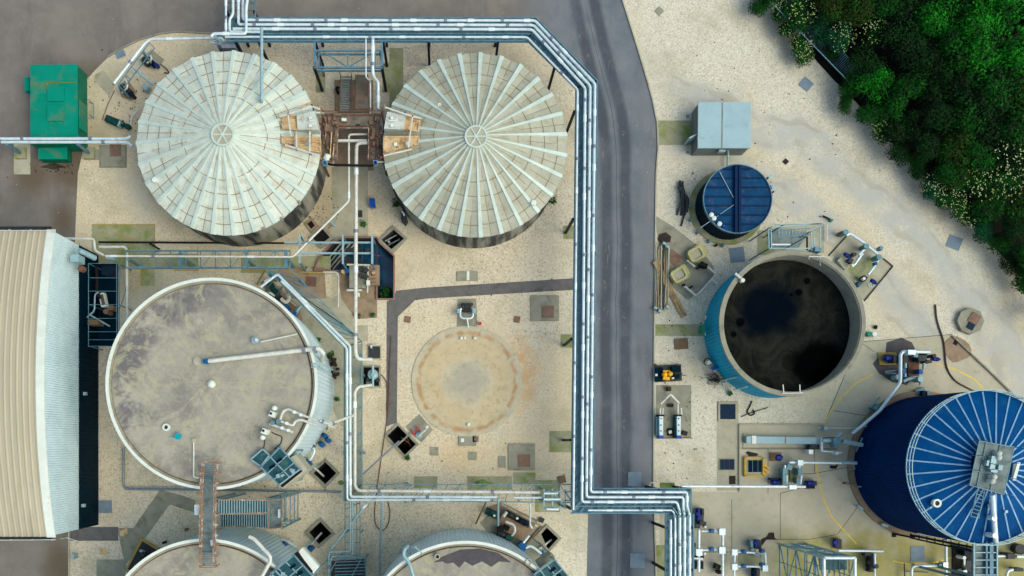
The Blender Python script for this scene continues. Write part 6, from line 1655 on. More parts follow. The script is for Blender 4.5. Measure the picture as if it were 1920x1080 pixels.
M().tube([(981, 1018, 1.4), (992, 1004, 1.4)], 2.6).tube([(986, 1028, 1.4), (992, 1023, 1.4), (1000, 1026, 1.4), (1015, 1038, 1.4)], 2.6, 8, 6).build('pipe', 'pipe_white', t)
M().box(981, 1025, 11, 16, .4, 1.5, -35).build('valve', 'valve_blue', t); M().box(1019, 1040, 9, 9, .4, 1.5, -35).build('valve', 'valve_blue', t)
struct('pit_kerb', ribbon(M(), [(985, 1022), (1016, 986)], 3, .01, .2), 'pallet')
plate('small grey block beside the channel end', 1015, 975, 9, 9, 'dark_equipment', 20, .3)
# SW yellow framed pit
t = thing('framed_pit', 'yellow-edged dark pit with black pump beside the lower left tank', 'pit', 262, 1040)
M().pring([(266, 1008), (304, 1030), (262, 1100), (236, 1068)], [(268, 1014), (296, 1031), (262, 1088), (241, 1066)], .01, .2).build('frame', 'line_dull', t)
M().prism([(268, 1014), (296, 1031), (262, 1088), (241, 1066)], .012, .05, 0).build('floor', 'dark_equipment', t)
motor(t, 268, 1040, -55, 24, 5.5, 'dark_equipment', .7, False); M().tube([(262, 1032, .8), (272, 1036, .8)], 3).build('pipe', 'galv_pale', t)
one('post', M().cyl(306, 1018, 2.4, 0, .8, 10), 'black', 'small black post beside the yellow-edged pit', 'post')
t = thing('gate_frame', 'thin cream swing barrier at the south corner of the hall', 'gate', 140, 1015)
m = M().bar((124, 1008, 1.1), (150, 1016, 1.1), 1.2).bar((124, 1008, .6), (150, 1016, .6), .8).post(124, 1008, 0, 1.1, 1.2).post(150, 1016, 0, 1.1, 1.2); m.build('frame', 'pipe_cream', t)
struct('yard_fence_kerb', ribbon(M(), [(131, 1008), (131, 1400)], 1.2, .01, .12), 'concrete_pale')
one('post_box', M().box(136, 1044, 5, 9, 0, 1), 'galv_pale', 'small grey post box on the yard edge at the lower left', 'box')
one('bucket', M().cyl(349, 993, 3, 0, .3, 12, r1=3.4), 'pallet', 'small brown bucket on gravel left of the ladder bridge', 'bucket')
# ---------------------------------------------------------------- east side objects
t = thing('pole_bundle', 'bundle of long scaffold tubes lying by the road edge', 'poles', 1240, 540)
rnd = random.Random(3)
for i, (a, b) in enumerate((((1231, 455), (1228, 578)), ((1236, 462), (1234, 580)), ((1240, 460), (1240, 582)), ((1246, 456), (1233, 584)), ((1244, 470), (1250, 578)), ((1252, 466), (1246, 583)), ((1240, 480), (1244, 580)), ((1254, 464), (1252, 578)), ((1226, 492), (1252, 540)), ((1234, 468), (1230, 576)))):
    M().sweep([P(*a, .12+.1*(i % 4)), P(*b, .12+.1*((i+1) % 4))], .075, 6).build('tube', ('concrete_pale', 'wood', 'concrete_grey', 'dark_equipment')[(0, 1, 0, 3, 1, 0, 3, 0, 1, 2)[i]], t)
m = M()
for x, y in ((1246, 456), (1252, 462), (1230, 577), (1238, 583), (1252, 575)): m.box(x, y, 6, 4, .1, .7, 30)
m.build('clamp', 'galv_pale', t)
t = thing('timber_boards', 'long tan timber boards angled away from the tube bundle', 'timber', 1262, 560)
for i, (a, b) in enumerate((((1226, 491), (1280, 596)), ((1230, 488), (1286, 592)), ((1233, 492), (1276, 588)))):
    M().bar((*a, .3-.05*i), (*b, .08+.06*i), 5, 1.4).build('board', 'wood', t)
one('ash_pile', M().prism([(1236, 440), (1248, 436), (1258, 444), (1256, 454), (1240, 456), (1233, 450)], .01, .12, 0), 'black_bush', 'dark burnt pile above the scaffold tubes', 'pile')
one('mat', M().prism([(1258, 466), (1282, 484), (1266, 500), (1256, 492)], .013, .05, 0), 'brown_cover', 'brown worn mat between the tubes and the cream tubs', 'mat')
def tub(L, x, y, ang):
    t = thing('planter_tub', L, 'tub', x, y, 0, 'cream moulded tubs')
    def rr(w_, d_, n=20, p=.42):
        out = []
        for i in range(n):
            a = 2*PI*i/n; c, q2 = math.cos(a), math.sin(a); px, py = w_*math.copysign(abs(c)**p, c), d_*math.copysign(abs(q2)**p, q2)
            r_ = math.radians(ang); out.append((x+px*math.cos(r_)-py*math.sin(r_), y+px*math.sin(r_)+py*math.cos(r_)))
        return out
    M().prism(rr(17, 14), .01, .35, 0).build('skirt', 'grp_cream', t)
    M().pring([(*p, .9) for p in rr(14.5, 12)], [(*p, .9) for p in rr(10.5, 8.5)], .3, .9).build('rim', 'grp_cream', t)
    M().prism(rr(10.6, 8.6), .3, .72, .72).build('lid', 'concrete', t)
tub('cream moulded tub nearer the small blue tank', 1306, 476, -28); tub('cream moulded tub nearer the scaffold tubes', 1274, 515, -30)
t = thing('u_pipe', 'white U-shaped pipe linking the cream tubs to the teal tank', 'pipework', 1320, 540)
M().tube([(1282, 535, .5), (1300, 550, .5), (1304, 554, .5), (1309, 552, .5), (1343, 514, .5), (1326, 500, .5), (1317, 496, .5)], 2.2, 8, 4).tube([(1334, 524, .5), (1346, 532, .6)], 2).tube([(1288, 488, .5), (1303, 500, .5)], 1.6).build('pipe', 'pipe_cream', t)
M().box(1318, 495, 9, 8, .2, .9, 30).box(1324, 498, 6, 8, .2, .8, 10).box(1310, 502, 8, 3, .3, .5, -20).build('valve', 'black', t); M().box(1296, 538, 7, 4, .3, .8, -30).box(1283, 534, 5, 4, .3, .7, 20).build('valve', 'black', t)
t = thing('black_hoses', 'tangle of black hoses against the west side of the small blue tank', 'hoses', 1280, 375)
m = M(); rnd = random.Random(11)
for i in range(9):
    x0 = 1272+rnd.uniform(0, 14); m.tube([(x0, 342+rnd.uniform(-4, 6), .3), (1280+rnd.uniform(-5, 8), 370, .3+.05*i), (1276+rnd.uniform(-8, 12), 400+rnd.uniform(-4, 6), .1)], 1.6, 6, 12)
m.tube([(1272, 350, .5), (1290, 372, .5), (1287, 398, .4)], 3).tube([(1284, 400, .2), (1277, 424, .1)], 1.6).build('hose', 'dark_equipment', t)
one('bollard', M().cyl(1341, 461, 2.4, 0, .4, 10, at=0), 'black', 'tiny black bollard below the small blue tank', 'bollard')
t = thing('yellow_pump', 'bright yellow twin-headed pump on a grey pallet by the road', 'pump', 1252, 700)
M().box(1252, 700, 49, 31, .02, .25, -3, at=0).build('pallet', 'dark_equipment', t)
M().box(1236, 702, 14, 26, .25, .5, -3).box(1268, 692, 16, 11, .25, .7, -3).box(1268, 706, 12, 8, .25, .8, -3).build('engine_block', 'navy_low', t)
for x, y in ((1247, 702), (1257, 701)): M().cyl(x, y, 4.6, .25, 1.0, 14).dome(x, y, 4.6, 1.0).build('pump_head', 'bright_yellow', t)
M().box(1250, 709, 12, 6, .25, .9, 10).tube([(1243, 696, .8), (1256, 696, .8)], 2).build('pump_body', 'bright_yellow', t)
M().box(1231, 703, 4, 4, .5, .6).box(1262, 709, 4, 3, .5, .9, -20).build('label_plate', 'white_trim', t); M().bar((1276, 703, .5), (1286, 704, .5), 1.4).build('tow_bar', 'dark_equipment', t)
one('tyre_ring', M().ring(1228, 685, 1.4, 3.2, .01, .12, 12, at=0), 'dark_equipment', 'tiny ring on the kerb beside the yellow pump', 'ring')
t = thing('twin_lance_pumps', 'pair of long white pumps with blue tips joined by a peaked pipe', 'pump', 1258, 780)
M().tube([(1239, 757, .8), (1257, 739, 1.0), (1273, 756, .8)], 2.0, 8, 3).build('peak_pipe', 'pipe_cream', t)
M().tube([(1238, 765, .7), (1237, 780, .7)], 1.8).tube([(1243, 765, .7), (1242, 780, .7)], 1.5).tube([(1271, 758, .7), (1271, 780, .7)], 1.8).tube([(1277, 765, .7), (1278, 780, .7)], 1.5).build('neck_pipe', 'pipe_cream', t)
for x in (1240, 1273):
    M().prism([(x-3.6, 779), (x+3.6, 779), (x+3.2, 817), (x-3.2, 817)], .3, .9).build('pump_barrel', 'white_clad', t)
    M().box(x, 819.5, 8, 6, .3, .95).build('end_cap', 'plastic_blue', t)
    M().box(x, 779, 12, 3, .2, 1.0).build('flange', 'black', t)
    m = M()
    for y in (785, 797, 808): m.cyl(x, y, 1.2, .9, .98, 8)
    m.build('bolt', 'dark_equipment', t)
M().prism([(1230, 782), (1236, 782), (1236, 816), (1230, 816)], .02, .5).build('channel', 'galv', t)
M().prism([(1264, 782), (1268, 782), (1268, 820), (1264, 820)], .02, .5).build('channel', 'motor_green', t)
M().box(1255, 729, 7, 8, .02, .4).box(1258, 760, 10, 6, .02, .3).box(1258, 810, 12, 14, .02, .2).box(1284, 812, 10, 8, .02, .3, 15).build('scrap', 'black_bush', t)
M().ring(1257, 810, 1.2, 3, .2, .4, 12).build('ring', 'white_trim', t)
one('kerb_board', M().bar((1232, 822, .05), (1297, 821, .05), 1.6, 1.6), 'pallet', 'thin board closing the lower edge of the lance pump slab', 'board')
t = thing('branch_heap', 'tangle of dead brown branches at the south-west foot of the teal tank', 'branches', 1340, 712)
m = M(); rnd = random.Random(21)
for i in range(38):
    x, y = 1341+rnd.gauss(0, 8), 712+rnd.gauss(0, 4.5); a = rnd.uniform(0, PI); L = rnd.uniform(4, 9)
    m.bar((x-L*math.cos(a), y-L*math.sin(a)*.6, rnd.uniform(.05, .5)), (x+L*math.cos(a), y+L*math.sin(a)*.6, rnd.uniform(.05, .5)), .9)
m.build('twigs', 'black_bush', t)
one('kerb_block', M().box(1335, 718, 15, 7, .01, .2, at=0), 'concrete_grey', 'small grey block under the dead branches', 'block')
weed(1368, 738, 5, 'small dark weed left of the teal tank below the branches', 90)
one('drain_hook', M().tube([(1369, 724, 1), (1376, 740, .2)], 1.4), 'pipe_cream', 'short white rod leaning off the teal tank foot', 'rod')
# stair cage north of teal tank
t = thing('ladder_cage', 'pale teal open stair frame against the north rim of the teal tank', 'stair frame', 1490, 445)
h = 4.9
top = [(1441, 429), (1535, 422), (1540, 470), (1443, 466)]
m = M()
def q2f(X, Y): return (1420+X/5.685, 390+Y/5.685)
for a, b in (((120, 210), (690, 165)), ((120, 225), (125, 430)), ((145, 230), (150, 425)), ((600, 250), (605, 460)), ((575, 255), (580, 460)), ((670, 190), (670, 430)), ((125, 430), (600, 430)), ((120, 210), (290, 170)), ((560, 250), (690, 180)), ((290, 170), (690, 170))):
    m.bar((*q2f(*a), h), (*q2f(*b), h), 1.6, 1.6)
m.build('upper_frame', 'galv_pale', t)
m = M()
for i in range(9): m.bar((*q2f(230+i*36, 235-i*2), h-1.5+i*.12), (*q2f(232+i*36, 300-i*4), h-1.5+i*.12), 1.3)
m.bar((*q2f(220, 235), h-1.4), (*q2f(570, 215), h-.3), 1.3).bar((*q2f(220, 312), h-1.4), (*q2f(570, 280), h-.3), 1.3).build('tread', 'galv_pale', t)
M().prism([q2f(150, 220), q2f(560, 260), q2f(440, 420), q2f(150, 425)], .2, .3, .3).build('base_grid', 'grate', t)
m = M()
for a in ((125, 215), (290, 170), (690, 180), (670, 430), (125, 430), (530, 300)): m.post(*q2f(*a), 0, h, 1.8, at=h)
m.build('post', 'galv', t)
M().bar((*q2f(155, 390), h), (*q2f(350, 390), h), 2.4, 2).build('light_bar', 'white_trim', t)
M().box(*q2f(650, 440), 12, 8, 3.5, 5.2, 10).build('gate_box', 'galv', t)
M().bar((*q2f(530, 300), 4), (*q2f(530, 450), 4), 2.4).build('dark_post', 'navy_leg', t)
one('tube_light', M().tube([(1550.5, 422, .3), (1550, 452, .3)], 1.0), 'white_trim', 'thin white rod lying right of the pale stair frame', 'rod')
t = thing('torch', 'short black tube with a green end on the gravel north of the valve skid', 'tube', 1551, 409)
M().tube([(1543, 405, .2), (1556, 411, .2)], 1.8).build('tube', 'black', t); M().cyl(1559.5, 412.5, 2.8, .02, .35, 10).build('end', 'plastic_green', t)
# valve skid NE of teal tank
t = thing('valve_skid', 'blue-valved pipe skid on the slab north-east of the teal tank', 'pipework', 1620, 480)
def Q(pts, hh): return [(*q2f(*p), hh) for p in pts]
M().tube(Q([(950, 290), (985, 270), (1140, 375), (1290, 500)], 1.1), 2.6, 8, 3).tube(Q([(1120, 485), (1030, 610)], .8), 2.6).tube(Q([(1235, 640), (1180, 710)], .8), 2.4).tube(Q([(1160, 420), (1080, 500)], .9), 2.2).tube(Q([(1290, 560), (1235, 640)], .8), 2.0).build('pipe', 'pipe_white', t)
m = M()
for X, Y in ((945, 255), (1165, 405), (1300, 520)): m.cyl(*q2f(X, Y), 5, .3, 1.4, 12)
m.bar((*q2f(1250, 440), 1), (*q2f(1310, 410), 1), 1.4).box(*q2f(1325, 425), 6, 6, .6, 1.3, 20).build('flange_body', 'galv', t)
for X, Y in ((905, 265),): M().cyl(*q2f(X, Y), 4, .2, 1.0, 10).build('rusty_valve', 'brown_cover', t)
for X, Y, a in ((955, 505, 35), (1240, 785, 35)): motor(t, *q2f(X, Y), a, 14, 3.2, 'motor_blue', .9, False)
M().box(*q2f(1000, 560), 8, 8, .2, 1.0, 30).box(*q2f(1150, 745), 8, 8, .2, 1.0, 30).box(*q2f(1085, 810), 7, 9, .2, .8, 40).box(*q2f(1040, 490), 6, 6, .2, 1.2).build('valve_body', 'dark_equipment', t)
for X, Y in ((1022, 612), (1140, 752)): M().cyl(*q2f(X, Y), 2.8, .8, 1.2, 10).build('cap', 'white_trim', t)
M().box(*q2f(1270, 590), 4, 5, .6, 1.2).build('valve', 'valve_blue', t); M().box(*q2f(1085, 815), 4, 6, .8, 1.0, 40).build('valve', 'valve_blue', t)
M().ring(*q2f(1210, 815), 4.4, 5.8, .6, .75, 18).build('hand_wheel', 'galv_pale', t)
M().prism([q2f(900, 515), q2f(985, 595), q2f(935, 660), q2f(855, 560)], .012, .5).build('concrete_block', 'concrete_pale', t)
for pts in ([(1340, 540), (1440, 625), (1140, 990)], [(960, 290), (760, 510)]):
    m = M(); ribbon(m, [q2f(*p) for p in pts], 1.6, .01, .12); struct('skid_kerb', m, 'deep_wall')
t = thing('chemical_drums', 'green and white round caps beside the east rim of the teal tank', 'drums', 1636, 627)
M().cyl(1631, 626, 4.6, 0, .5, 14).build('green_drum', 'plastic_green', t); M().cyl(1640.5, 626.5, 4.6, 0, .55, 14).build('white_drum', 'white_trim', t)
M().box(1643.5, 613, 4, 6.5, 0, .3, 10).build('black_box', 'black', t)
# big white pipework by tarmac patch
q3 = lambda X, Y: (1600+X/6, 600+Y/6)
def Q3(pts, hh): return [(*q3(*p), hh) for p in pts]
t = thing('valve_station', 'white looped pipework with dark blue motors on the black tarmac patch', 'pipework', 1705, 680)
M().tube(Q3([(860, 360), (560, 355), (530, 390), (528, 700)], 1.6)+[(1650, 770, 1.6), (1612, 802, 1.4), (1598, 813, 1.2)], 3.2, 10, 5).build('main_pipe', 'pipe_white', t)
M().box(*q3(660, 362), 14, 9, 1.2, 2.0).build('insulated_tee', 'pipe_white', t)
M().tube(Q3([(585, 480), (583, 540)], 1), 2.8).tube(Q3([(795, 485), (790, 550)], 1), 2.6).tube(Q3([(560, 690), (640, 655), (730, 665)], .9), 3.4, 8, 3).tube(Q3([(755, 640), (755, 730)], .9), 2.6).tube(Q3([(580, 600), (580, 640)], 1), 2.8).build('branch_pipe', 'galv_pale', t)
motor(t, *q3(395, 430), 5, 20, 4.6, 'motor_blue', 1.0); motor(t, *q3(925, 440), 5, 17, 3.6, 'motor_blue', 1.0, False)
M().box(*q3(480, 440), 8, 12, .3, 1.4).box(*q3(590, 440), 9, 14, .2, 1.2).box(*q3(780, 420), 16, 14, .2, 1.2).box(*q3(850, 465), 12, 6, .3, 1.2).cyl(*q3(915, 400), 3.4, .3, 1.4, 10).build('valve_body', 'dark_equipment', t)
M().box(*q3(705, 400), 8, 6, 1.2, 1.6, 15).box(*q3(770, 375), 26, 6, .6, 1.2).build('grey_body', 'galv', t)
M().box(*q3(575, 575), 6, 9, .3, 1.2).build('valve', 'valve_blue', t); M().box(*q3(763, 580), 7, 9, .3, 1.2).build('valve', 'valve_blue', t)
M().cyl(*q3(760, 665), 5.5, .3, 1.4, 12).cyl(*q3(505, 640), 5, .3, 1.2, 10).build('flange', 'galv_pale', t)
M().prism([q3(610, 430), q3(730, 430), q3(730, 630), q3(610, 630)], .012, .15, 0).build('mossy_bed', 'rust', t)
M().prism([q3(265, 365), q3(480, 365), q3(480, 505), q3(290, 505)], .012, .12, 0).build('motor_plinth', 'line_dull', t)
m = M().bar((*q3(360, 580), .6), (*q3(490, 565), .6), 2).bar((*q3(360, 595), .6), (*q3(490, 600), .6), 1.4); m.build('bars', 'galv', t)
m = M().bar((*q3(300, 870), 1), (*q3(190, 980), 1), 2.4).bar((*q3(410, 850), 1), (*q3(230, 1060), .8), 1.6); m.build('support_rail', 'galv', t)
M().box(*q3(270, 985), 10, 10, .2, 1.2, 45).build('support_box', 'galv', t)
M().tube([(1645, 796, .5), (1600, 803, .4), (1553, 803, .4)], 1.2).build('thin_pipe', 'pipe_cream', t)
t = thing('scrap_heap', 'grey scrap plates at the north foot of the tall tank', 'scrap', 1725, 735)
M().box(1722, 734, 18, 10, .02, .4, -20, at=0).box(1732, 738, 4, 8, .02, .8, at=0).build('plate', 'galv', t); M().box(1733, 737, 5, 9, .4, .9, 10).build('dark_part', 'navy_leg', t)
# apron pump cluster
q6 = lambda X, Y: (1370+X/7.2, 780+Y/7.2)
def Q6(pts, hh): return [(*q6(*p), hh) for p in pts]
t = thing('pump_loop', 'square pipe loop with blue motors on the apron beside the tall tank', 'pipework', 1492, 885)
M().tube(Q6([(790, 625), (1640, 635)], 1.2), 2.4).tube(Q6([(735, 660), (730, 720)], 1), 2.4).tube(Q6([(930, 660), (925, 720)], 1), 2.4).tube(Q6([(757, 800), (755, 920)], .9), 2.4).tube(Q6([(955, 800), (940, 930)], .9), 2.4).build('pipe', 'pipe_white', t)
M().box(*q6(945, 632), 10, 10, .8, 1.6).box(*q6(843, 962), 13, 8, .9, 1.7).build('insulated_tee', 'pipe_white', t)
M().box(*q6(735, 760), 8, 13, .2, 1.2).box(*q6(940, 755), 8, 13, .2, 1.2).box(*q6(800, 690), 10, 10, .2, 1.0, 15).box(*q6(725, 850), 6, 14, .2, 1.1).box(*q6(915, 880), 6, 10, .2, 1.0).build('valve_body', 'galv', t)
motor(t, *q6(655, 560), 0, 12, 5.2, 'motor_blue', 1.0, False); motor(t, *q6(600, 897), 0, 16, 4, 'motor_blue', .8); motor(t, *q6(1060, 905), 180, 16, 4, 'motor_blue', .8)
M().box(*q6(1080, 960), 16, 6, .1, .8).box(*q6(620, 850), 22, 3, .1, .7).build('guard', 'navy_leg', t)
M().box(*q6(845, 810), 16, 22, .02, .2, at=0).build('mossy_bed', 'concrete_moss', t)
M().box(*q6(600, 550), 22, 16, .02, .1, at=0).build('timber_bed', 'pallet', t)
M().tube(Q6([(1440, 660), (1412, 690)], .6), 1.8).cyl(*q6(1415, 692), 3, .1, .9, 10).build('black_elbow', 'black', t)
t = thing('inlet_assembly', 'thick grey flanged pipe entering the tall tank beyond the long cabinet', 'pipework', 1560, 828)
M().tube(Q6([(1240, 320), (1400, 330)], 1.4), 4.4, 10).tube(Q6([(1500, 345), (1740, 390)], 1.5), 3.6, 10).tube(Q6([(1415, 300), (1490, 230)], 1.4), 3.6, 10).build('pipe', 'galv_pale', t)
M().box(*q6(1440, 345), 14, 12, .9, 2.0).box(*q6(1430, 400), 8, 7, .9, 1.8).build('body', 'galv', t)
M().tube(Q6([(1230, 290), (1230, 480)], 1.2), 2.2).tube(Q6([(1230, 470), (1500, 495)], .9), 2.0).box(*q6(1085, 485), 8, 8, .5, 1.4).cyl(*q6(1440, 500), 3.4, .6, 1.4, 10).build('side_pipe', 'pipe_white', t)
M().prism([q6(1080, 385), q6(1200, 385), q6(1200, 450), q6(1050, 450)], .02, .8).build('dark_box', 'dark_equipment', t)
M().box(*q6(1290, 165), 7, 6, .1, .8).tube(Q6([(1180, 160), (1240, 165)], .4), 1.2).build('drain_box', 'galv_pale', t)
M().bar((*q6(1250, 300), 1.8), (*q6(1390, 290), 1.8), 1.6).bar((*q6(1260, 445), 1), (*q6(1440, 445), 1), 1.4).build('rail', 'navy_leg', t)
# south apron clusters
q7 = lambda X, Y: (1240+X/6, 900+Y/6)
def Q7(pts, hh): return [(*q7(*p), hh) for p in pts]
t = thing('pipe_ladder', 'ladder-like white pipework with blue valves east of the pipe bundle', 'pipework', 1335, 1030)
M().tube(Q7([(422, 560), (420, 1030)], 1.4), 3.0, 10).tube(Q7([(690, 560), (690, 1300)], 1.3), 2.7, 10).tube(Q7([(450, 575), (650, 572)], 1.3), 2.0).tube(Q7([(450, 788), (650, 780)], 1.3), 2.0).build('pipe', 'pipe_white', t)
white_blocks(t, [q7(688, 583), q7(688, 792), q7(428, 815)], 1.4, 11.5)
flg(t, [q7(572, 575), q7(572, 780)], 1.3, 4)
motor(t, *q7(412, 388), 92, 22, 4.6, 'motor_blue', 1.2); M().box(*q7(470, 365), 4, 9, .2, 1.4).box(*q7(470, 490), 12, 8, .2, 1.3, 10).box(*q7(410, 520), 9, 8, .2, 1.3).build('valve_body', 'dark_equipment', t)
M().box(*q7(370, 735), 5, 9, .2, 1.2).box(*q7(385, 960), 5, 14, .2, 1.3).box(*q7(460, 960), 5, 14, .2, 1.3).box(*q7(445, 870), 12, 6, .4, 1.5).build('dark_valve', 'navy_leg', t)
M().tube(Q7([(370, 880), (470, 885)], 1.6), 1.8).cyl(*q7(492, 830), 2.4, .8, 1.4, 8).cyl(*q7(498, 528), 2.2, .8, 1.5, 8).build('white_part', 'white_trim', t)
M().box(*q7(640, 980), 9, 10, .2, 1, 20).box(*q7(660, 1040), 8, 6, .2, 1).build('scrap_valve', 'black_bush', t)
t = thing('pipe_ladder', 'smaller ladder-like pipework with blue valves left of the lattice tower', 'pipework', 1405, 1050)
M().tube(Q7([(825, 800), (812, 1300)], 1.2), 2.6, 10).tube(Q7([(860, 810), (1050, 818)], 1.2), 2.0).tube(Q7([(860, 970), (1120, 975)], 1.2), 2.0).tube(Q7([(1130, 800), (1168, 825), (1170, 1000)], 1.2), 2.6, 8, 4).build('pipe', 'pipe_white', t)
white_blocks(t, [q7(828, 815), q7(828, 978), q7(1172, 995)], 1.3, 10)
flg(t, [q7(935, 808), q7(935, 972), q7(1142, 800), q7(1142, 955)], 1.2, 3.8)
motor(t, *q7(1060, 715), 92, 14, 4, 'motor_blue', 1.1); motor(t, *q7(1040, 1045), 92, 18, 4.6, 'navy_low', 1.1)
M().box(*q7(1020, 720), 5, 12, .2, 1.2).cyl(*q7(1028, 785), 3, .5, 1.3, 10).box(*q7(1080, 840), 16, 5, .3, 1, 25).build('valve_body', 'galv', t)
M().prism([q7(975, 640), q7(1118, 625), q7(1118, 750), q7(975, 760)], .012, .08, 0).build('bed', 'concrete_pale', t)
M().prism([q7(870, 840), q7(1130, 840), q7(1130, 950), q7(870, 950)], .012, .06, 0).build('mossy_bed', 'concrete_moss', t)
one('tar_splash', M().prism([q7(1120, 665), q7(1180, 640), q7(1210, 590), q7(1265, 590), q7(1275, 650), q7(1310, 670), q7(1180, 672), q7(1130, 740)], .0145, .03, 0), 'black_bush', 'dark drain and tar splash on the apron joint', 'drain')
q8 = lambda X, Y: (1640+X/6.857, 960+Y/6.857)
def Q8(pts, hh): return [(*q8(*p), hh) for p in pts]
t = thing('pipe_branch', 'white branching pipe with box tee at the bottom edge below the tall tank', 'pipework', 1770, 1060)
M().tube(Q8([(918, 430), (918, 1100)], 1.0), 2.4).tube(Q8([(900, 690), (510, 690), (475, 720), (472, 1000)], 1.0), 2.6, 8, 4).build('pipe', 'pipe_white', t)
M().box(*q8(915, 690), 9, 12, .6, 1.4).build('insulated_tee', 'pipe_white', t); M().box(*q8(850, 690), 6, 6, .6, 1.3).build('collar', 'galv', t)
m = M().bar((*q8(380, 660), .4), (*q8(390, 900), .4), 1.6).bar((*q8(400, 760), .3), (*q8(690, 775), .3), 1.6); m.build('rail', 'dark_equipment', t)
t = thing('pump_skid', 'dark pump skid with white caps under the high walkway', 'pump', 1808, 1052)
M().prism([q8(990, 450), q8(1250, 500), q8(1250, 900), q8(990, 900)], .012, .2, 0).build('bed', 'black_bush', t)
motor(t, *q8(1150, 700), 92, 22, 4, 'dark_equipment', .9); M().cyl(*q8(1155, 590), 3.4, .3, 1.4, 10).box(*q8(1165, 765), 7, 5, .3, 1.2, -15).tube(Q8([(1152, 600), (1150, 690)], 1.1), 2).build('white_part', 'white_trim', t)
M().box(*q8(1190, 520), 10, 12, .2, 1.2).box(*q8(1200, 800), 9, 8, .2, 1).build('valve_body', 'navy_leg', t)
t = thing('pipe_run', 'white pipe with dark valves right of the high walkway at the bottom corner', 'pipework', 1885, 1045)
M().tube(Q8([(1320, 562), (1690, 568)], 1.2), 2.4).tube(Q8([(1820, 572), (2100, 575)], 1.2), 3.0).tube(Q8([(1780, 740), (1720, 750), (1698, 790), (1700, 1000)], 1), 2.8, 8, 4).build('pipe', 'pipe_white', t)
M().box(*q8(1760, 570), 14, 10, .3, 1.5).cyl(*q8(1880, 480), 10, .02, .8, 14).box(*q8(1860, 745), 16, 6, .3, 1.2).build('valve_body', 'dark_equipment', t)
t = thing('pump_skid', 'white pipe header and dark pump right of the lattice tower', 'pump', 1630, 1050)
q9 = lambda X, Y: (1420+X/9.6, 980+Y/9.6)
M().tube([(1572, 1032, 1), (1656, 1033, 1)], 2.6).tube([(1640, 1038, 1), (1640, 1062, 1)], 2.6).tube([(1640, 1066, 1), (1641, 1090, 1)], 1.8).build('pipe', 'pipe_white', t)
motor(t, 1566, 1018, 92, 15, 4.4, 'motor_blue', 1.0); M().box(1566, 1018, 16, 24, .013, .06, at=0).build('bed', 'line_dull', t)
motor(t, 1630, 1056, 92, 26, 6, 'black', .9); M().cyl(1644, 1062, 4, .2, 1.2, 10).box(1630, 1040, 16, 6, .2, .9).build('casing', 'dark_equipment', t)
t = thing('post_box', 'small white switch box with dark post near the apron east of the tall tank plinth', 'box', 1600, 960) if False else None
plinth = [(1614, 952, 40), (1660, 985, 20)]
for i, (x, y, a) in enumerate(plinth):
    one('anchor_bracket', M().box(x, y, 12, 4, .35, .7, a), 'galv_pale', ('upper', 'lower')[i]+' curved anchor bracket on the south-west plinth of the tall tank', 'bracket')
one('stub_valve', M().tube([(1588, 906, .8), (1600, 909, .8)], 1.8).box(1588, 906, 4, 5, .3, 1), 'brown_cover', 'rusty stub on the west plinth of the tall tank', 'valve')
# ---------------------------------------------------------------- palisade fence in the hedge
t = thing('palisade_fence', 'green-grey palisade fence half buried in the hedge', 'fence', 1550, 130)
pA, pB = (1448, 6), (1596, 158); pl = M(); n = 58
for i in range(n+1):
    f = i/n; p = P(pA[0]+(pB[0]-pA[0])*f, pA[1]+(pB[1]-pA[1])*f); pl.hexa([(p.x-.04, p.y-.03, 0), (p.x+.04, p.y-.03, 0), (p.x+.04, p.y+.03, 0), (p.x-.04, p.y+.03, 0)], [(p.x-.04, p.y-.03, 2.4), (p.x+.04, p.y-.03, 2.4), (p.x+.04, p.y+.03, 2.4), (p.x-.04, p.y+.03, 2.4)])
pl.build('pales', 'galv', t)
M().bar((*pA, 2.0), (*pB, 2.0), 1.4).bar((*pA, .5), (*pB, .5), 1.4).build('rail', 'galv', t)
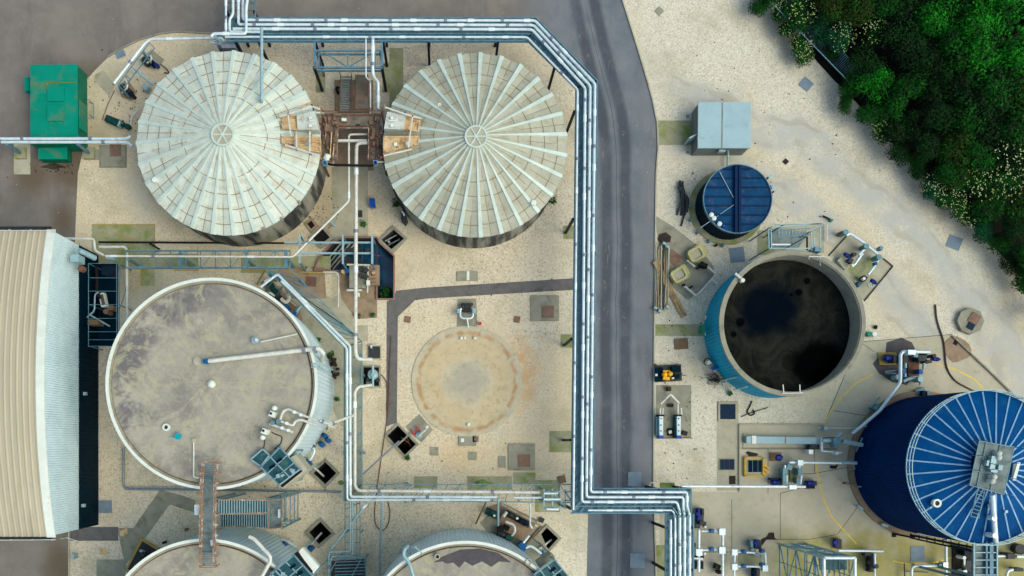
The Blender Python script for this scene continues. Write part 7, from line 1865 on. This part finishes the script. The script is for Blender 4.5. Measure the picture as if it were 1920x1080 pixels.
# ---------------------------------------------------------------- wood in the north-east
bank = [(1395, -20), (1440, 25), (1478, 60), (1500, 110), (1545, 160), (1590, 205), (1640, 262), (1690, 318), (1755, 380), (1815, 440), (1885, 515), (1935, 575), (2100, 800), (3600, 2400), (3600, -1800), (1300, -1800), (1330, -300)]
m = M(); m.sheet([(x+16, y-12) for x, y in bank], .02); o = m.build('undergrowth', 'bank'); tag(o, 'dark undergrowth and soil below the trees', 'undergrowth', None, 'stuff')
def crown_mesh(seed, n, ls, blossom=0):
    m = M(); rnd = random.Random(seed); leafcloud(m, 0, 0, 0, 1, 1, .8, n, ls, rnd, .35); return m
PROTO = {}
def tree(x, y, rpx, hgt, kind, label, cat='tree', blossom=0):
    """x,y px of the crown centre as seen at crown height"""
    rnd = random.Random(int(x*13+y*7)); r = rpx*S
    c = P(x, y, hgt*.7); t = bpy.data.objects.new('bush' if cat == 'bush' else 'tree', None); col.objects.link(t)
    t.location = (c.x, c.y, 0); ORG[t] = t.location.copy(); tag(t, label, cat, 'trees and bushes of the corner wood')
    m = M(); top = Vector((c.x, c.y, hgt*.6)); lim = []
    m.sweep([Vector((c.x, c.y, 0)), Vector((c.x+.1, c.y, hgt*.3)), top], .05*hgt*.35, 7)
    for i in range(4):
        a = rnd.uniform(0, 6.28); m.sweep([Vector((c.x, c.y, hgt*.25)), Vector((c.x+math.cos(a)*r*.5, c.y+math.sin(a)*r*.5, hgt*.6))], .04, 5)
    m.build('trunk', 'trunk', t)
    key = (kind, blossom > 0, rnd.randint(0, 2))
    if key not in PROTO:
        mm = M(); rr = random.Random(hash(key[2])+len(kind)*31)
        leafcloud(mm, 0, 0, 0, 1, 1, .8, 3000, .048 if kind != 'leaf_dark' else .042, rr, .3)
        me = bpy.data.meshes.new('crown_leaves'); me.from_pydata([tuple(v) for v in mm.v], [], mm.f); me.materials.append(MATS[kind]); me.update()
        b = None
        if blossom:
            bm_ = M()
            for i in range(100):
                a = rr.uniform(0, 6.28); q0 = rr.random()**.5*.85; cx_, cy_ = q0*math.cos(a), q0*math.sin(a); zz = .72*math.sqrt(max(.05, 1-q0*q0))+rr.uniform(-.05, .12)
                sz = rr.uniform(.015, .034)
                for k in range(5): 
                    ax, ay = cx_+rr.gauss(0, sz*.6), cy_+rr.gauss(0, sz*.6); bm_.add([(ax-sz*.5, ay, zz), (ax, ay-sz*.5, zz+.01), (ax+sz*.5, ay, zz), (ax, ay+sz*.5, zz+.01)], [(0, 1, 2, 3)])
            b = bpy.data.meshes.new('blossom'); b.from_pydata([tuple(v) for v in bm_.v], [], bm_.f); b.materials.append(MATS['blossom']); b.update()
        PROTO[key] = (me, b)
    me, b = PROTO[key]
    o = bpy.data.objects.new('crown', me); col.objects.link(o); o.parent = t
    sx, sy = r*rnd.uniform(.95, 1.15), r*rnd.uniform(.95, 1.15); o.scale = (sx, sy, hgt*.42); o.location = (0, 0, hgt*.5); o.rotation_euler = (0, 0, rnd.uniform(0, 6.28))
    if b:
        o2 = bpy.data.objects.new('blossom', b); col.objects.link(o2); o2.parent = t; o2.scale = (sx, sy, hgt*.46); o2.location = (0, 0, hgt*.52); o2.rotation_euler = o.rotation_euler
T = [
 # edge bushes along the gravel
 (1425, 2, 26, 2.2, 'leaf_mid', 0), (1462, 18, 24, 2.4, 'leaf_mid', 1), (1478, 50, 22, 2.2, 'leaf_mid', 1), (1504, 84, 26, 2.4, 'leaf_mid', 1), (1512, 108, 20, 2.0, 'leaf_mid', 1),
 (1562, 96, 20, 2.4, 'leaf_mid', 0), (1596, 158, 28, 3.0, 'leaf_mid', 0), (1590, 190, 22, 2.4, 'leaf_mid', 0), (1640, 205, 34, 3.6, 'leaf_mid', 0), (1655, 245, 26, 2.6, 'leaf_mid', 1),
 (1690, 285, 28, 3.0, 'leaf_dark', 0), (1722, 312, 26, 2.6, 'leaf_mid', 0), (1752, 345, 28, 2.8, 'leaf_teal', 1), (1785, 372, 30, 2.8, 'leaf_mid', 1), (1816, 402, 28, 2.6, 'leaf_mid', 1),
 (1848, 432, 28, 2.6, 'leaf_teal', 0), (1876, 458, 28, 2.8, 'leaf_mid', 0), (1900, 495, 26, 2.6, 'leaf_dark', 0), (1930, 528, 26, 2.8, 'leaf_mid', 0),
 # second row
 (1505, 22, 32, 4.0, 'leaf_mid', 1), (1548, 48, 30, 4.2, 'leaf_teal', 0), (1580, 70, 30, 4.2, 'leaf_teal', 1), (1638, 60, 30, 4.0, 'leaf_mid', 1), (1628, 112, 34, 4.6, 'leaf_dark', 0),
 (1640, 150, 36, 5.2, 'leaf_bright', 0), (1690, 185, 36, 5.0, 'leaf_mid', 0), (1700, 235, 34, 4.6, 'leaf_dark', 0), (1742, 270, 36, 4.6, 'leaf_dark', 0), (1790, 320, 36, 4.6, 'leaf_mid', 0),
 (1838, 345, 36, 4.2, 'leaf_mid', 1), (1800, 325, 30, 4.0, 'leaf_olive', 0), (1862, 385, 34, 4.2, 'leaf_mid', 0), (1905, 425, 36, 4.4, 'leaf_dark', 0), (1945, 470, 36, 4.4, 'leaf_mid', 0),
 # deeper trees
 (1560, 0, 36, 5.5, 'leaf_olive', 0), (1608, 10, 38, 5.5, 'leaf_olive', 0), (1660, 12, 38, 5.6, 'leaf_mid', 0), (1715, 10, 42, 6.0, 'leaf_dark', 0), (1700, 62, 42, 6.0, 'leaf_dark', 0), (1770, 40, 44, 6.6, 'leaf_bright', 0),
 (1830, 20, 50, 7.2, 'leaf_bright', 0), (1890, 30, 50, 7.4, 'leaf_bright', 0), (1735, 110, 42, 6.0, 'leaf_dark', 0), (1800, 90, 46, 6.8, 'leaf_mid', 0), (1862, 90, 50, 7.4, 'leaf_bright', 0), (1925, 100, 50, 7.4, 'leaf_bright', 0),
 (1715, 150, 36, 5.6, 'leaf_mid', 0), (1765, 160, 40, 6.0, 'leaf_dark', 0), (1815, 100, 32, 6.2, 'leaf_olive', 0), (1822, 165, 44, 6.4, 'leaf_dark', 0), (1885, 160, 46, 6.8, 'leaf_mid', 0), (1935, 180, 46, 6.8, 'leaf_olive', 0),
 (1760, 215, 40, 5.6, 'leaf_dark', 0), (1812, 225, 42, 5.8, 'leaf_mid', 0), (1868, 225, 44, 6.2, 'leaf_dark', 0), (1925, 245, 46, 6.4, 'leaf_mid', 0), (1800, 275, 36, 5.2, 'leaf_olive', 0), (1848, 285, 40, 5.4, 'leaf_mid', 0),
 (1900, 300, 42, 5.6, 'leaf_dark', 1), (1945, 320, 40, 5.4, 'leaf_mid', 1), (1888, 345, 38, 5.0, 'leaf_mid', 1), (1930, 385, 38, 4.8, 'leaf_olive', 0),
 (1960, 20, 50, 7, 'leaf_mid', 0), (1985, 140, 50, 7, 'leaf_dark', 0), (1985, 260, 50, 7, 'leaf_mid', 0), (1985, 380, 46, 6, 'leaf_dark', 0), (1985, 500, 44, 5, 'leaf_mid', 0), (1975, 580, 34, 4, 'leaf_mid', 0),
 (1850, -40, 50, 7, 'leaf_bright', 0), (1760, -40, 50, 6.5, 'leaf_mid', 0), (1670, -40, 46, 6, 'leaf_dark', 0), (1590, -45, 44, 5.5, 'leaf_mid', 0), (1510, -30, 38, 4.5, 'leaf_mid', 0), (1450, -25, 32, 3.5, 'leaf_mid', 0), (1940, -50, 50, 7, 'leaf_dark', 0),
]
KN = {'leaf_dark': 'dark green', 'leaf_mid': 'mid-green', 'leaf_bright': 'bright green', 'leaf_teal': 'bluish green', 'leaf_olive': 'brownish olive'}
ORD = ['first', 'second', 'third', 'fourth', 'fifth', 'sixth', 'seventh', 'eighth', 'ninth', 'tenth', 'eleventh', 'twelfth', 'thirteenth', 'fourteenth', 'fifteenth', 'sixteenth', 'seventeenth', 'eighteenth', 'nineteenth']
for i, (x, y, r, hg, k, b) in enumerate(T):
    if i < 19: L = f"{KN[k]} bush {'speckled with cream blossom ' if b else ''}on the gravel edge, {ORD[i]} from the top"; cat = 'bush'
    elif i < 34: L = f"{KN[k]} tree {'dotted with blossom ' if b else ''}just behind the edge bushes, {ORD[i-19]} from the top"; cat = 'tree'
    else:
        row = 'top edge' if y < 60 else 'upper part' if y < 140 else 'middle' if y < 260 else 'lower part'
        L = f"{KN[k]} tree {'dotted with blossom ' if b else ''}in the {row} of the corner wood"; cat = 'tree'
    tree(x, y, r, hg, k, L, cat, b)

one('cable', M().tube([(1410, 752, .1), (1405, 764, .1), (1400, 772, .1), (1406, 780, .1), (1416, 776, .1), (1412, 768, .1)], 1.1, 6, 6).tube([(1390, 782, .1), (1402, 776, .1), (1440, 764, .1)], .7, 6, 6), 'black', 'black cable curled on the gravel beside the dark blue chamber lid', 'cable')
one('rubber_mat', M().prism([(1398, 849), (1402, 846), (1410, 848), (1422, 851), (1418, 855), (1404, 855)], .013, .06, 0), 'black_bush', 'dark scrap of mat above the yellow-framed hatch', 'mat')
rnd = random.Random(77)
m = M()
for i in range(420):
    x, y = rnd.choice(((rnd.gauss(600, 25), rnd.gauss(395, 22)), (rnd.gauss(250, 40), rnd.gauss(190, 30)), (rnd.gauss(560, 40), rnd.gauss(900, 40)), (rnd.uniform(690, 1060), rnd.uniform(480, 890)), (rnd.uniform(1240, 1340), rnd.uniform(600, 900)), (rnd.uniform(1300, 1750), rnd.uniform(60, 420)), (rnd.gauss(110, 28), rnd.gauss(315, 8))))
    if y > 60+ (x-1400)*1.0 or x < 1380:
        m.box(x, y, rnd.uniform(.8, 2.4), rnd.uniform(.8, 2.2), .0, rnd.uniform(.03, .09), rnd.uniform(0, 90), at=0)
tag(m.build('debris', 'black_bush'), 'small dark stones and litter strewn over the gravel', 'debris', None, 'stuff')
